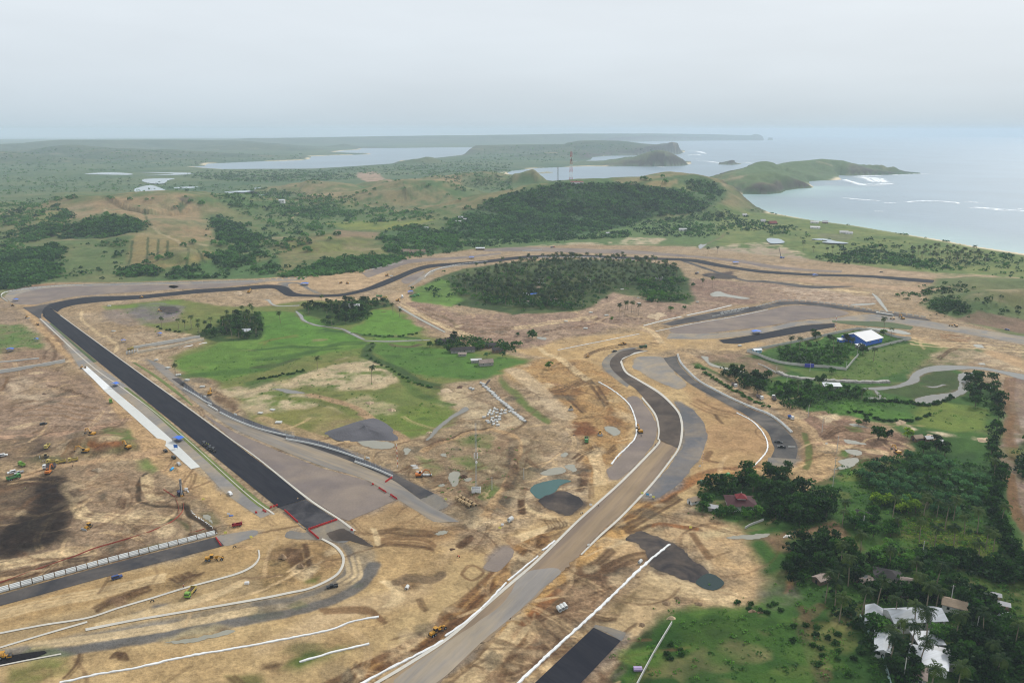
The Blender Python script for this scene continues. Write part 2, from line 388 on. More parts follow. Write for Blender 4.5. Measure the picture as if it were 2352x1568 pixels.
# ------------------------------------------------------------------ ground cover painted in map space (colour of the cover itself)
N_ = len(GX)
COLR = np.zeros((N_, 3));DIRT = np.zeros(N_)
J1x, J1y = fbm(GX, GY, 60,3,31), fbm(GX, GY, 60,3,37)
J2x, J2y = fbm(GX, GY, 14,3,41), fbm(GX, GY, 14,3,47)
M1, M2, M3 = fbm(GX, GY, 45,4,51), fbm(GX, GY, 9,4,57), fbm(GX, GY, 220,4,61)
RR_ = np.hypot(GX, GY)
K_ALB = 0.83
def colr(c): return lin(c)*K_ALB
def _blend(idx, wgt, c, dirt):
    COLR[idx] = COLR[idx]*(1-wgt[:, None])+c*wgt[:, None]
    if dirt is not None: DIRT[idx] = DIRT[idx]*(1-wgt)+dirt*wgt
def paint(F, c, feather=4.0, jit=6.0, op=1.0, mott=0.0, dirt=None, world=False, c2=None):
    W = np.asarray(F, float) if world else hit(F)[:, :2]
    poly = [tuple(p) for p in W];mg = feather+jit*1.6+2
    x0, y0 = W.min(0)-mg;x1, y1 = W.max(0)+mg
    idx = np.nonzero((GX > x0) & (GX < x1) & (GY > y0) & (GY < y1))[0]
    if not len(idx): return
    j1 = min(jit, 18)*0.8;j2 = min(jit, 7)*0.7
    px = GX[idx]+J1x[idx]*j1+J2x[idx]*j2;py = GY[idx]+J1y[idx]*j1+J2y[idx]*j2
    sd = sdist(px, py, poly)
    wg = sstep(-feather, feather, sd)*op
    if mott: wg = wg*np.clip(0.5+ (M1[idx]*0.9+M2[idx]*0.8)*mott*2.2 + (1-mott)*0.5,0,1)
    k = wg > 0.002;idx = idx[k];wg = wg[k]
    col = np.broadcast_to(colr(c),(len(idx),3))
    if c2 is not None:
        q = np.clip(0.5+1.1*M1[idx]+0.7*M2[idx],0,1)[:, None];col = col*(1-q)+colr(c2)*q
    _blend(idx, wg, col, dirt)
def stroke(F, width, c, feather=1.0, op=0.8, dirt=None, world=False, jit=1.5, n=None, taper=False):
    W = np.asarray(F, float) if world else hit(F)[:, :2]
    W = catmull(W, n or max(12,6*len(W)));mg = width+feather+jit*2
    x0, y0 = W.min(0)-mg;x1, y1 = W.max(0)+mg
    idx = np.nonzero((GX > x0) & (GX < x1) & (GY > y0) & (GY < y1))[0]
    if not len(idx): return
    d = segdist(GX[idx]+J2x[idx]*jit, GY[idx]+J2y[idx]*jit, [tuple(p) for p in W], False)
    wg = sstep(width/2+feather, width/2-feather*0.5, d)*op;k = wg > 0.002
    _blend(idx[k], wg[k], np.broadcast_to(colr(c),(k.sum(),3)), dirt)
# ------------------------------------------------------------------ the cover itself
SAND = (190,161,114);SAND2 = (180,148,100);DIRT_ = (155,131,99);BROWN = (118,98,74);PINK = (158,137,110);DARK = (62,50,40);RUST = (128,88,56)
GRASS = (82,112,48);GRASS2 = (66,98,42);OLIVE = (112,114,62);DEEP = (36,64,26);DEEP2 = (52,82,32);PALE = (204,186,156);GREY = (128,124,120);GRAV = (118,108,102);MEAD = (88,112,62)
# base: meadows, drier and paler on high ground
b = np.clip(0.5+0.8*M3+0.5*M1,0,1)[:, None]
COLR[:] = colr((78,104,58))*(1-b)+colr((110,112,72))*b
hill = sstep(8,30, GZ)*sstep(-0.45,0.3, M1+0.6*M3)
hb = (hill*(GY < 3000))[:, None]*0.6
COLR[:] = COLR*(1-hb)+colr((140,122,88))*hb
far = sstep(3500,6500, RR_)[:, None];COLR[:] = COLR*(1-far)+(colr((52,76,54))*(1-b)+colr((84,94,68))*b)*far
pl_ = (sstep(1850,2300, RR_)*sstep(16,7, GZ)*0.8)[:, None];COLR[:] = COLR*(1-pl_)+(colr((60,90,62))*(1-b)+colr((92,108,74))*b)*pl_
slope = np.gradient(GZg, axis=0)/np.gradient(rr)[:, None]
# cliffs and rock where the sea cuts the hills
rk = sstep(45,8,-SD)*sstep(2.0,9.0, GZ)*sstep(-0.5,0.1, rocky+0.35)
rk = np.maximum(rk, sstep(120,60,-SD)*sstep(0.45,0.9, np.abs(slope).ravel()))*sstep(3,8, GZ)
rk = np.maximum(rk, sstep(120,30,-SD)*sstep(2,7, GZ)*(RR_ > 2450)*np.clip(0.75+1.3*fbm(GX, GY, 40,3,33),0,1))
rk = (rk*(RR_ > 1500))[:, None]*0.92
COLR[:] = COLR*(1-rk)+colr((74,66,60))*rk
# beaches
bw = sstep(44,18,-SD)*sstep(6.5,2.5, GZ)*(SD < 3)*(GY < 9000);bw = bw*sstep(9,2, HH);bw = bw*np.where(GY > 3100, sstep(-0.1,0.25, M3+0.15),1.0)
COLR[:] = COLR*(1-bw[:, None])+colr((222,204,172))*bw[:, None]
COLR[SD > 0] = colr((120,130,110))

# --- hills
BRN = (146,130,98)
paint([(150,478),(235,460),(345,449),(420,446),(452,480),(480,510),(498,548),(455,553),(380,540),(338,518),(300,494),(235,492),(180,505),(150,500)], BRN, 8,14,0.9,0.25, c2=(148,124,92))
paint([(310,525),(345,525),(400,545),(425,553),(475,565),(515,590),(480,605),(400,615),(330,632),(290,628),(300,575)],(144,128,92),8,12,0.85,0.3, c2=(140,122,80))
paint([(85,495),(150,476),(152,500),(95,520)],(120,122,72),8,10,0.8)
paint([(130,545),(300,545),(300,625),(140,640),(125,580)],(78,104,58),8,12,0.9,0.2, c2=(96,108,66))
paint([(640,562),(700,548),(800,541),(860,552),(905,580),(880,590),(780,590),(700,600),(655,625),(635,610)],(146,126,94),8,14,0.85,0.5, c2=(112,116,66))
paint([(812,450),(905,424),(990,422),(1030,442),(1085,472),(1060,492),(960,480),(900,485),(840,470)],(144,126,98),10,18,0.85,0.5, c2=(128,118,80))
paint([(700,430),(742,422),(790,450),(700,455)],(148,128,96),10,14,0.7,0.4)
paint([(995,412),(1060,404),(1060,416),(1000,418)],(158,138,98),8,10,0.8)
paint([(1060,404),(1113,397),(1180,408),(1190,440),(1060,445)],(92,110,70),10,14,0.7)
paint([(480,500),(525,475),(585,510),(590,545),(520,545)],(112,112,72),10,14,0.6,0.5)
paint([(735,512),(900,508),(1000,505),(930,528),(800,528)],(142,142,70),6,8,0.9,0.2, c2=(110,124,62))
paint([(770,528),(870,535),(860,548),(770,545)],(140,116,92),6,8,0.8)
paint([(1465,420),(1540,407),(1570,420),(1530,432),(1480,430)],(146,128,88),8,12,0.8,0.3)
paint([(1545,425),(1590,420),(1618,445),(1570,440)],(126,128,72),8,10,0.7)
paint([(1330,480),(1420,460),(1450,470),(1380,500)],(96,84,80),8,14,0.5,0.6)
paint([(1570,450),(1640,445),(1640,468),(1590,465)],(104,88,82),8,12,0.6,0.5)
paint([(1690,400),(1800,370),(1930,368),(1950,390),(1800,430),(1720,430)],(82,104,58),14,20,0.85)
paint([(820,395),(865,394),(875,404),(925,414),(890,416),(820,408)],(170,140,120),8,14,0.9,0.3)
paint([(1150,520),(1040,540),(1100,565),(1330,560),(1560,560),(1660,560),(1650,470),(1560,500),(1300,535)],(86,112,62),12,20,0.8)
paint([(1640,470),(1764,490),(2000,524),(2352,588),(2500,640),(2352,640),(2150,630),(1900,600),(1700,575),(1640,560)],(92,114,58),12,20,0.9,0.1, c2=(116,124,70))
for p, c in (([(1035,507),(1080,484),(1130,460),(1176,446),(1283,423),(1426,423),(1480,430),(1560,446),(1640,468),(1600,490),(1480,502),(1440,522),(1330,540),(1176,550),(1060,550),(1000,535)],(52,84,48)),([(1570,415),(1626,412),(1660,430),(1680,448),(1650,462),(1600,450)],(74,100,58)),
    ([(130,548),(170,515),(200,505),(260,497),(335,515),(300,535),(250,545)],(50,80,46)),([(-60,580),(60,575),(130,560),(140,600),(125,640),(60,660),(-60,668)],(62,94,52)),([(480,492),(520,500),(600,545),(590,560),(505,555)],(62,94,52)),([(680,625),(740,602),(850,590),(935,592),(880,612),(760,632),(640,636)],(62,92,50)),([(870,532),(960,515),(1050,545),(1062,577),(960,590),(890,578)],(62,92,50)),([(480,590),(590,560),(640,590),(640,640),(380,642)],(74,104,58))):
    paint(p, c, 10,14,0.9,0.2)
for q in (Z('A1',[(1360,1050),(1350,1240),(1330,1330)]), Z('A1',[(1455,1070),(1440,1270)]), Z('A1',[(1540,1080),(1535,1170),(1515,1250)]), Z('A1',[(1700,1115),(1730,1170),(1720,1320)]), Z('A1',[(1810,1160),(1850,1220),(1890,1290)]), Z('A1',[(1215,1080),(1205,1240),(1150,1370)]), Z('A1',[(1330,790),(1345,880),(1400,950)]), Z('A1',[(1690,700),(1640,790),(1660,800)])): stroke(q, 3.2,(58,76,42),1.5,0.8)
for q in (Z('A1',[(1400,950),(1450,1000),(1540,1040),(1640,1090),(1720,1110),(1950,1120)]), Z('A1',[(960,790),(990,830),(980,850)]), Z('A2',[(310,890),(400,790),(380,750)])): stroke(q, 5,(172,154,122),2,0.7)
paint(Z('A1',[(1620,690),(1700,670),(1790,700),(1720,740),(1650,720)]),(84,74,70),4,6,0.8,0.3);paint(Z('A1',[(1640,730),(1700,740),(1690,790),(1640,810)]),(60,82,50),4,6,0.8,0.2)
hm_ = np.nonzero((GZ > 8) & (RR_ < 9500) & (SD < -40))[0]
for k in range(800):
    i = hm_[RNG.integers(len(hm_))];x, y = GX[i], GY[i];r0 = RNG.uniform(6,30)*max(1, RR_[i]/2600);an = np.linspace(0,2*np.pi, 9)[:-1];P = np.stack([r0*np.cos(an), r0*RNG.uniform(0.4,1)*np.sin(an)],1)*RNG.uniform(0.5,1.4,(8,1))
    paint(P+[x, y],[(62,88,48),(84,104,58),(150,134,104),(120,116,76),(70,94,52)][RNG.integers(5)],4,10, RNG.uniform(0.3,0.75),0.4, None, True)
paint([(1450,430),(1500,412),(1545,403),(1590,401),(1640,414),(1675,442),(1655,466),(1600,484),(1500,474),(1440,450)],(66,94,50),8,12,0.9);paint([(1478,423),(1520,414),(1560,412),(1545,428),(1500,432)],(146,128,88),6,10,0.85,0.2);paint([(1545,425),(1590,420),(1612,442),(1570,438)],(116,122,68),6,10,0.7)
# pale sand flats beyond the track
for p in ([(1195,566),(1330,557),(1420,553),(1440,545),(1530,546),(1500,560),(1400,566),(1270,570)],[(1500,565),(1600,566),(1590,572),(1500,572)],[(1690,560),(1764,556),(1830,575),(1840,600),(1764,598),(1640,590),(1620,575)]):
    paint(p, (214,198,168),5,14,0.9,0.75, c2=(170,150,122))
paint([(1600,570),(1764,560),(1850,590),(1840,606),(1700,590)],(150,132,116),6,14,0.6,0.6)
paint([(1880,535),(1960,540),(1950,552),(1880,548)],(110,108,84),6,8,0.6)

# --- the building site
paint(SITE[1:-4]+[(2352,780),(2352,900),(2200,1000),(2000,1200),(1800,1400),(1500,1600),(1100,1800),(0,1900),(-500,1800),(-500,700)], DIRT_, 6,10,1.0,0,1.0, c2=PINK)
paint([(1150,860),(1420,780),(1530,830),(1780,1000),(1760,1080),(1560,1150),(1300,1330),(1150,1560),(700,1650),(-200,1650),(-200,1330),(300,1310),(560,1230),(700,1240),(900,1240),(1150,1280),(1330,1120),(1360,1000),(1250,880)], SAND2,8,12,0.85,0.15,0.35, c2=SAND)
paint([(600,640),(735,632),(870,606),(900,640),(850,665),(700,665),(620,655)],(188,158,122),5,8,0.8,0.2,0.35)
paint([(600,690),(720,684),(860,686),(940,670),(960,700),(900,690),(740,702),(620,702)],(186,158,124),4,6,0.8,0.2,0.35)
paint([(1180,805),(1310,778),(1480,758),(1530,775),(1650,770),(1720,782),(1764,790),(1700,806),(1560,800),(1500,812),(1400,800),(1330,840),(1240,820)],(190,160,116),5,8,0.85,0.15,0.35, c2=SAND2)
paint([(1850,640),(2190,655),(2150,668),(1950,658),(1760,640)],(176,146,116),4,6,0.9,0.2,0.35)
paint([(1640,597),(1764,606),(2000,618),(2280,632),(2352,640),(2160,640),(1900,625),(1700,608)],(174,148,120),4,6,0.8,0.3,0.35)
paint([(2000,760),(2100,772),(2352,820),(2352,850),(2200,815),(2090,790)],(182,150,112),5,8,0.8,0.3,0.35)
# pinkish worked soil inside the track
paint([(900,700),(960,690),(1060,720),(1330,720),(1400,660),(1560,640),(1764,650),(2040,690),(1990,705),(1760,690),(1500,740),(1400,760),(1200,800),(1000,760)],(156,132,114),6,12,0.9,0.2,1.0, c2=(140,114,96))
paint([(1600,640),(1700,650),(1790,670),(1720,700),(1600,690)],(128,102,88),6,14,0.6,0.5,1.0)
paint([(1764,660),(1900,662),(2050,690),(1980,706),(1830,690)],(188,166,142),5,12,0.7,0.5,1.0)
paint([(0,690),(90,740),(30,745),(-60,735),(-60,700)],(140,120,100),5,10,0.8,0.3,1.0)
paint([(-50,745),(55,745),(92,770),(98,800),(0,812),(-50,810)],(92,112,62),4,8,0.9,0.3,0.2, c2=GRASS)
paint([(0,800),(100,800),(150,815),(150,835),(0,850)],(138,112,90),4,8,0.8,0.2,1.0)
paint([(0,858),(150,845),(240,880),(290,950),(280,985),(200,1000),(100,1010),(-50,1020),(-50,860)],(132,106,88),6,12,0.9,0.3,1.0, c2=(152,128,106))
paint([(20,870),(60,865),(120,900),(100,925),(40,930),(10,900)],(188,168,140),6,12,0.7,0.5,1.0)
paint([(0,1010),(100,1000),(110,1030),(80,1050),(40,1060),(-30,1050)],(92,74,64),6,10,0.8,0.3,1.0)
paint([(50,1015),(95,1015),(100,1035),(60,1040)],(48,38,34),4,6,0.8,0.3,1.0)
paint([(200,995),(330,985),(365,1040),(280,1050),(180,1045),(165,1010)],(134,104,80),5,8,0.9,0.3,1.0, c2=(112,108,62))
paint([(205,1010),(275,1012),(280,1030),(215,1035)],(126,74,46),4,6,0.9,0.2,1.0)
paint([(225,985),(300,985),(315,1010),(290,1018),(255,1000)],(84,104,48),3,5,0.8,0.5,0)
paint([(60,1045),(140,1040),(150,1055),(95,1068),(60,1062)],(78,78,48),3,6,0.8,0.4,0.3)
paint([(310,1060),(365,1055),(372,1075),(345,1088),(312,1080)],(88,118,44),3,5,0.9,0.3,0)
paint([(-60,1095),(140,1075),(150,1140),(175,1200),(160,1245),(80,1275),(-60,1320)],(76,60,48),10,14,0.85,0.3,1.0)
paint([(85,1100),(140,1100),(145,1150),(172,1190),(165,1230),(100,1255),(30,1268),(0,1240),(50,1180)],(46,36,30),8,12,0.95,0.1,1.0)
paint([(150,1080),(340,1080),(420,1160),(420,1210),(200,1300),(0,1350),(0,1290),(170,1240),(150,1140)],(158,132,104),8,12,0.7,0.3,1.0, c2=(136,112,88))
paint([(0,1345),(215,1280),(490,1215),(495,1225),(215,1300),(0,1362)],(86,64,44),3,3,0.8,0.2,1.0)
paint([(320,1255),(368,1245),(398,1250),(320,1270)],(86,92,48),2,3,0.8,0.3,0.2)
paint([(462,1180),(490,1178),(505,1205),(480,1210)],(96,102,62),2,4,0.8,0.3,0.2)
paint([(370,1190),(405,1188),(438,1212),(430,1218),(404,1196),(372,1204)],(54,62,28),2,3,0.9,0.1,0)
# central meadow
paint([(235,702),(420,688),(492,700),(600,705),(690,690),(890,690),(945,730),(985,770),(1100,800),(1215,825),(1130,865),(1020,880),(1000,900),(1050,925),(1030,970),(985,1000),(930,1005),(880,965),(760,955),(690,1000),(590,960),(490,880),(420,860),(388,820),(470,790),(470,772),(360,760),(300,722)],(104,118,58),5,8,1.0,0,0.1, c2=OLIVE)
paint([(480,800),(540,770),(690,715),(830,780),(960,775),(980,790),(820,800),(700,820),(600,850),(500,880),(410,850),(400,825)],(84,122,44),5,10,0.9,0.15,0, c2=(98,128,54))
paint([(860,712),(900,712),(980,760),(900,782),(800,765),(830,740)],(92,134,48),4,8,0.9,0.1,0)
paint([(590,715),(690,715),(840,780),(740,790),(600,790)],(82,122,44),4,8,0.8,0.1,0)
paint([(890,790),(1000,795),(1110,815),(1205,828),(1120,868),(980,865),(890,840),(860,800)],(76,112,44),4,8,0.95,0.1,0)
paint([(230,705),(410,692),(410,700),(300,710),(240,712)],(104,126,52),3,4,0.9,0.1,0)
paint([(230,712),(420,705),(410,735),(300,750),(250,735)],(128,114,104),5,8,0.8,0.3,0.6)
paint([(310,700),(360,695),(420,705),(400,725),(330,735),(300,720)],(112,104,106),4,8,0.8,0.3,0.6)
paint([(365,702),(400,705),(412,715),(385,722),(362,714)],(40,38,42),2,3,0.9,0.1)
# sandy bare places
for p, op in (([(740,845),(790,818),(830,815),(868,832),(910,868),(880,885),(830,892),(770,892),(700,884),(620,900),(560,908),(500,914),(500,899),(590,882),(680,862)],0.95),
          ([(835,868),(900,862),(912,878),(860,890)],1),([(500,905),(640,893),(760,915),(740,935),(600,950),(520,920)],0.9),([(700,955),(830,905),(920,930),(900,960),(800,950),(740,968)],0.55),([(1000,895),(1050,885),(1100,920),(1180,960),(1120,1000),(1030,960)],0.8)):
    paint(p, (198,180,150),4,12, op, 0.8,0.6, c2=(178,158,124))
paint([(600,950),(740,930),(860,970),(750,1005),(640,985)],(124,120,64),5,10,0.8,0.3,0.1)
paint([(930,930),(1030,930),(1030,970),(985,1000),(930,1003),(880,965)],(112,124,52),5,10,0.8,0.2,0, c2=(96,120,48))
paint([(560,880),(690,850),(700,858),(570,895)],(66,96,40),3,4,0.8,0.2,0)
paint([(400,860),(590,845),(720,800),(730,808),(600,855),(420,872)],(60,92,38),3,5,0.8,0.3,0)
stroke([(710,907),(800,930),(870,975),(930,1010)],7,(164,134,102),1.5,0.9,0.8)
stroke([(600,960),(680,990),(740,1008),(860,1020),(960,1018)],8,(166,140,104),2,0.8,0.9)
# junk land round the tall mast
paint([(930,1020),(1000,985),(1180,985),(1230,1010),(1230,1090),(1140,1180),(1080,1190),(1000,1120),(940,1080)],(148,126,100),6,10,0.8,0.3,0.8, c2=(122,108,80))
for p in ([(1040,1008),(1100,995),(1130,1005),(1120,1030),(1060,1025)],[(1030,1050),(1070,1045),(1100,1070),(1080,1080),(1040,1065)],[(960,1045),(1000,1055),(1020,1080),(990,1090),(965,1065)],[(1075,1120),(1110,1108),(1135,1120),(1110,1150),(1080,1145)]):
    paint(p, (94,110,52),3,6,0.85,0.4,0)
paint([(970,1095),(1020,1090),(1060,1120),(1100,1170),(1060,1175),(1000,1120)],(86,64,48),4,8,0.7,0.5,1)
stroke([(975,1035),(1020,1015),(1080,992),(1130,988),(1180,1000),(1190,1040),(1170,1100),(1130,1160),(1100,1200)],5,(178,146,106),1,0.9,1)
stroke([(978,1028),(1030,1007),(1085,988),(1130,984)],1.6,(74,56,42),0.8,0.9,1)
stroke([(1178,1010),(1180,1060),(1170,1120),(1150,1165)],6,(74,62,50),2,0.7,1)
# wedge between straight and pit road, and the sandy fan
paint([(800,1200),(860,1176),(912,1148),(940,1165),(1010,1202),(1060,1240),(1000,1262),(880,1250),(850,1240)],(176,146,104),4,6,0.95,0.1,0.35, c2=(160,130,92))
for p in ([(880,1215),(960,1195),(1010,1215),(990,1228),(900,1235)],[(950,1235),(1060,1205),(1080,1222),(1000,1250)],[(830,1245),(860,1250),(855,1275),(835,1270)]):
    paint(p, (116,86,56),3,6,0.7,0.5,1)
# inner island of the near hairpin
paint([(600,1262),(660,1245),(735,1240),(778,1270),(778,1305),(730,1342),(640,1355),(588,1370),(560,1350),(600,1310)],(146,116,78),4,6,0.9,0.2,1, c2=(128,106,70))
paint([(650,1272),(680,1260),(698,1285),(690,1305),(660,1300)],(92,62,38),2,4,0.85,0.2,1)
paint([(695,1335),(730,1330),(728,1342),(700,1344)],(96,100,48),2,3,0.9,0.2,0)
# lower fields of sand
paint([(830,1390),(950,1350),(1000,1300),(1060,1270),(1040,1330),(900,1420),(700,1480),(600,1500),(690,1440)],(190,164,128),5,10,0.7,0.4,0.35)
paint([(905,1345),(935,1325),(985,1320),(960,1350),(910,1370)],(104,76,52),3,6,0.85,0.3,1)
paint([(1040,1300),(1110,1285),(1180,1305),(1110,1380),(1010,1440),(880,1500),(700,1568),(600,1568),(850,1470),(980,1400)],(182,156,112),4,6,0.8,0.1,0.35)
paint([(1110,1300),(1150,1262),(1175,1258),(1182,1275),(1150,1310),(1125,1310)],(112,100,92),2,3,0.95,0,0.3)
stroke([(770,1575),(870,1530),(960,1480),(1040,1420),(1120,1340),(1180,1280),(1240,1240)],9,(112,76,44),1.5,0.92,1)
stroke([(850,1540),(960,1478),(1045,1410),(1140,1310)],1.2,(160,124,78),0.6,0.7,1)
stroke([(862,1545),(972,1484),(1055,1418),(1150,1316)],1.2,(84,56,34),0.6,0.7,1)
paint([(1180,1250),(1240,1235),(1290,1205),(1230,1290),(1176,1320),(1150,1320)],(148,112,70),3,6,0.8,0.2,1)
paint([(650,1535),(700,1505),(780,1490),(810,1492),(740,1525),(690,1545)],(72,96,34),3,5,0.9,0.3,0)
paint([(0,1540),(60,1530),(140,1520),(150,1545),(60,1575),(-20,1590)],(112,112,58),3,8,0.85,0.5,0.2)
paint([(610,1520),(650,1522),(640,1535),(606,1535)],(74,50,34),2,4,0.8,0.2,1)
paint([(520,1550),(600,1545),(610,1575),(520,1590)],(86,88,44),2,5,0.8,0.4,0.2)
# grey worn bands of the near loop
paint([(0,1490),(200,1452),(400,1417),(588,1384),(670,1369),(730,1351),(775,1326),(800,1290),(795,1262),(775,1243),(850,1250),(868,1280),(862,1305),(835,1338),(790,1363),(740,1383),(640,1405),(588,1424),(400,1457),(230,1490),(100,1500),(0,1530)],(150,132,104),2,3,0.85,0.1,0.6, c2=(138,128,112))
stroke([(858,1300),(835,1338),(790,1368),(740,1386),(663,1408),(588,1421),(500,1437),(400,1455),(300,1472),(150,1495),(0,1515)],6,(98,96,94),1.5,0.9,0.2)
stroke([(588,1388),(670,1374),(735,1355),(780,1330),(803,1295),(800,1262),(770,1238)],3.5,(112,106,98),1.5,0.8,0.2)
stroke([(0,1500),(200,1462),(400,1428)],3.5,(120,114,106),1.5,0.6,0.2)
# between barrier road and kerbs
paint([(0,1395),(260,1330),(520,1255),(590,1250),(590,1290),(500,1325),(275,1388),(0,1448)],(178,146,100),3,6,0.8,0.15,0.35, c2=(160,132,92))
paint([(0,1455),(275,1395),(500,1332),(590,1296),(590,1370),(400,1402),(200,1440),(0,1480)],(164,140,102),3,6,0.7,0.3,0.35, c2=(140,120,90))
paint([(395,1320),(440,1305),(470,1320),(430,1345),(330,1370),(260,1400),(230,1400),(320,1350)],(104,84,58),2,5,0.7,0.4,1)
for p in ([(305,1410),(330,1405),(332,1415),(308,1420)],[(352,1395),(385,1390),(392,1400),(355,1407)]):
    paint(p, (104,102,100),2,3,0.9,0,0.2)
paint([(370,1470),(500,1440),(540,1445),(480,1465),(400,1480)],(186,168,126),2,5,0.7,0.3,0.5)
# S-bend field, west side
paint([(1150,850),(1230,825),(1350,830),(1400,850),(1440,905),(1460,960),(1440,1020),(1390,1075),(1370,1110),(1330,1110),(1330,1020),(1300,960),(1250,900)],(176,144,98),5,8,0.95,0.1,1, c2=(158,122,78))
for p in ([(1260,900),(1330,880),(1340,900),(1270,920)],[(1390,930),(1420,950),(1440,985),(1400,980)],[(1320,980),(1360,980),(1370,1000),(1330,1008),(1310,1000)],[(1360,870),(1390,880),(1400,900),(1370,905)]):
    paint(p, (120,82,50),3,8,0.7,0.4,1)
paint([(1310,965),(1360,970),(1380,1000),(1340,1010),(1310,1000)],(112,70,42),3,5,0.85,0.2,1)
stroke([(1180,850),(1220,880),(1265,925),(1300,955)],14,(192,170,138),3,0.7,0.7)
paint([(1150,862),(1175,880),(1215,925),(1260,965),(1255,978),(1225,960),(1180,915),(1145,880)],(88,108,48),2,4,0.9,0.2,0)
paint([(1140,870),(1200,930),(1220,960),(1190,960),(1120,880)],(134,112,86),3,6,0.7,0.3,1)
paint([(1220,1075),(1330,1060),(1350,1110),(1340,1150),(1290,1180),(1230,1150)],(136,112,88),4,8,0.8,0.3,1, c2=(178,156,126))
paint([(1320,1075),(1348,1075),(1350,1115),(1330,1125),(1318,1100)],(66,48,38),3,5,0.85,0.2,1)
# S-bend field, east side
paint([(1560,880),(1640,905),(1720,950),(1764,1010),(1750,1075),(1640,1085),(1600,1080),(1630,1010),(1610,945)],(178,146,102),4,8,0.9,0.1,0.35, c2=(164,130,92))
stroke([(1160,1330),(1220,1310),(1330,1250),(1420,1195),(1500,1150),(1580,1105),(1680,1088),(1780,1080),(1870,1060)],10,(186,146,92),2,0.9,1)
stroke([(1100,1400),(1170,1350),(1250,1310),(1345,1248),(1430,1195),(1500,1155)],3.0,(104,70,42),1,0.8,1)
stroke([(1000,1520),(1120,1450),(1200,1400),(1270,1335),(1360,1265),(1440,1210)],8,(182,142,88),2,0.9,1)
stroke([(1560,1110),(1640,1080),(1740,1072)],4,(116,76,48),2,0.7,1)
# lower middle strip
paint([(1010,1568),(1180,1440),(1330,1330),(1430,1265),(1500,1250),(1540,1250),(1480,1300),(1330,1440),(1190,1568)],(134,106,80),4,8,0.85,0.3,1, c2=(150,122,92))
paint([(1380,1270),(1440,1245),(1490,1270),(1470,1290),(1410,1280)],(190,158,116),3,4,0.9,0.1,0.5)
paint([(1330,1300),(1400,1280),(1430,1300),(1380,1340),(1330,1330)],(90,62,46),3,7,0.7,0.5,1)
paint([(1480,1310),(1560,1330),(1600,1345),(1520,1390),(1490,1440),(1430,1460),(1350,1440),(1400,1390)],(182,156,116),4,6,0.9,0.1,0.35)
paint([(1430,1360),(1462,1350),(1450,1380),(1400,1420),(1380,1425)],(112,92,60),2,4,0.8,0.2,1)
paint([(1190,1575),(1345,1445),(1365,1440),(1230,1575)],(182,150,102),2,3,0.9,0.1,1)
paint([(1480,1215),(1590,1180),(1700,1200),(1740,1260),(1740,1360),(1680,1400),(1590,1390),(1560,1370),(1690,1345),(1600,1270)],(196,168,128),5,8,0.9,0.2,0.7, c2=(178,146,104))
paint([(1600,1225),(1680,1205),(1690,1225),(1620,1240)],(198,178,136),3,5,0.7,0.1,0.5)
paint([(945,690),(950,668),(1000,640),(1060,618),(1130,607),(1300,594),(1480,600),(1560,612),(1590,650),(1600,690),(1580,700),(1480,690),(1410,672),(1360,700),(1330,716),(1180,722),(1090,706),(1040,700)],(58,88,38),4,6,0.95,0.1,0, c2=(42,68,30))
paint([(945,690),(960,660),(1020,640),(1060,690),(1040,706)],(96,128,54),4,6,0.9,0.1,0)
paint(Z('B2', [(380,380),(600,330),(900,290),(1230,290),(1250,350),(1050,380),(1040,440),(900,510),(620,530),(600,460)]),(48,76,32),3,5,0.9,0.1,0)
paint(Z('B1', [(1780,600),(1980,540),(2080,440),(2200,390),(2400,420),(2430,560),(2352,650),(2000,670)]),(44,70,30),3,5,0.9,0.1,0)
# --- green country on the east side
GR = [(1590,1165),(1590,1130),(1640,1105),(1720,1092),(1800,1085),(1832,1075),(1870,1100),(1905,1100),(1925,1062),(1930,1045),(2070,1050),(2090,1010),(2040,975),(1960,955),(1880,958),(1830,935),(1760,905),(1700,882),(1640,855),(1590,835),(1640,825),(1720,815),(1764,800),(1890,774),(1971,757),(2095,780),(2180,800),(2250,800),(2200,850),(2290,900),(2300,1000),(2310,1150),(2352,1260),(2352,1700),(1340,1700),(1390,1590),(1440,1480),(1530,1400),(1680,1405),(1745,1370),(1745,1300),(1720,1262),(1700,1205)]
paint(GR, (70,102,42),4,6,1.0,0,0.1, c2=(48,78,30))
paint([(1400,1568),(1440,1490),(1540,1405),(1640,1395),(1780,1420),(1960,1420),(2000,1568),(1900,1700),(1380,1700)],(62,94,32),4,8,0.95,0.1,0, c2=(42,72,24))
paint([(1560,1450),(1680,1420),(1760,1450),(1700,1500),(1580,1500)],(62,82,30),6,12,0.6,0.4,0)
paint([(1920,920),(1960,925),(2080,945),(2100,960),(1990,960),(1920,945)],(84,124,44),4,6,0.8,0.2,0)
paint([(2100,945),(2150,920),(2260,940),(2270,990),(2200,995),(2100,975)],(116,126,56),4,6,0.9,0.1,0, c2=(98,118,50))
paint([(1800,790),(1971,760),(2060,775),(1990,802),(1940,840),(1800,835)],(66,102,36),3,6,0.9,0.1,0)
paint([(1990,808),(2100,785),(2180,800),(2160,830),(2080,850),(1990,880),(1880,870),(1780,840),(1870,848),(1945,850),(1970,818)],(102,114,58),3,6,0.9,0.2,0.1, c2=(86,108,48))
paint([(1600,818),(1700,812),(1764,830),(1800,850),(1760,870),(1680,845),(1620,830)],(138,112,92),4,8,0.85,0.3,1)
paint([(2080,860),(2150,810),(2200,790),(2352,850),(2352,870),(2250,850),(2140,845),(2090,870)],(148,122,98),4,8,0.9,0.3,1, c2=(176,156,126))
paint([(2110,842),(2160,838),(2200,862),(2210,885),(2140,895),(2110,870)],(66,78,42),3,5,0.9,0.1,0)
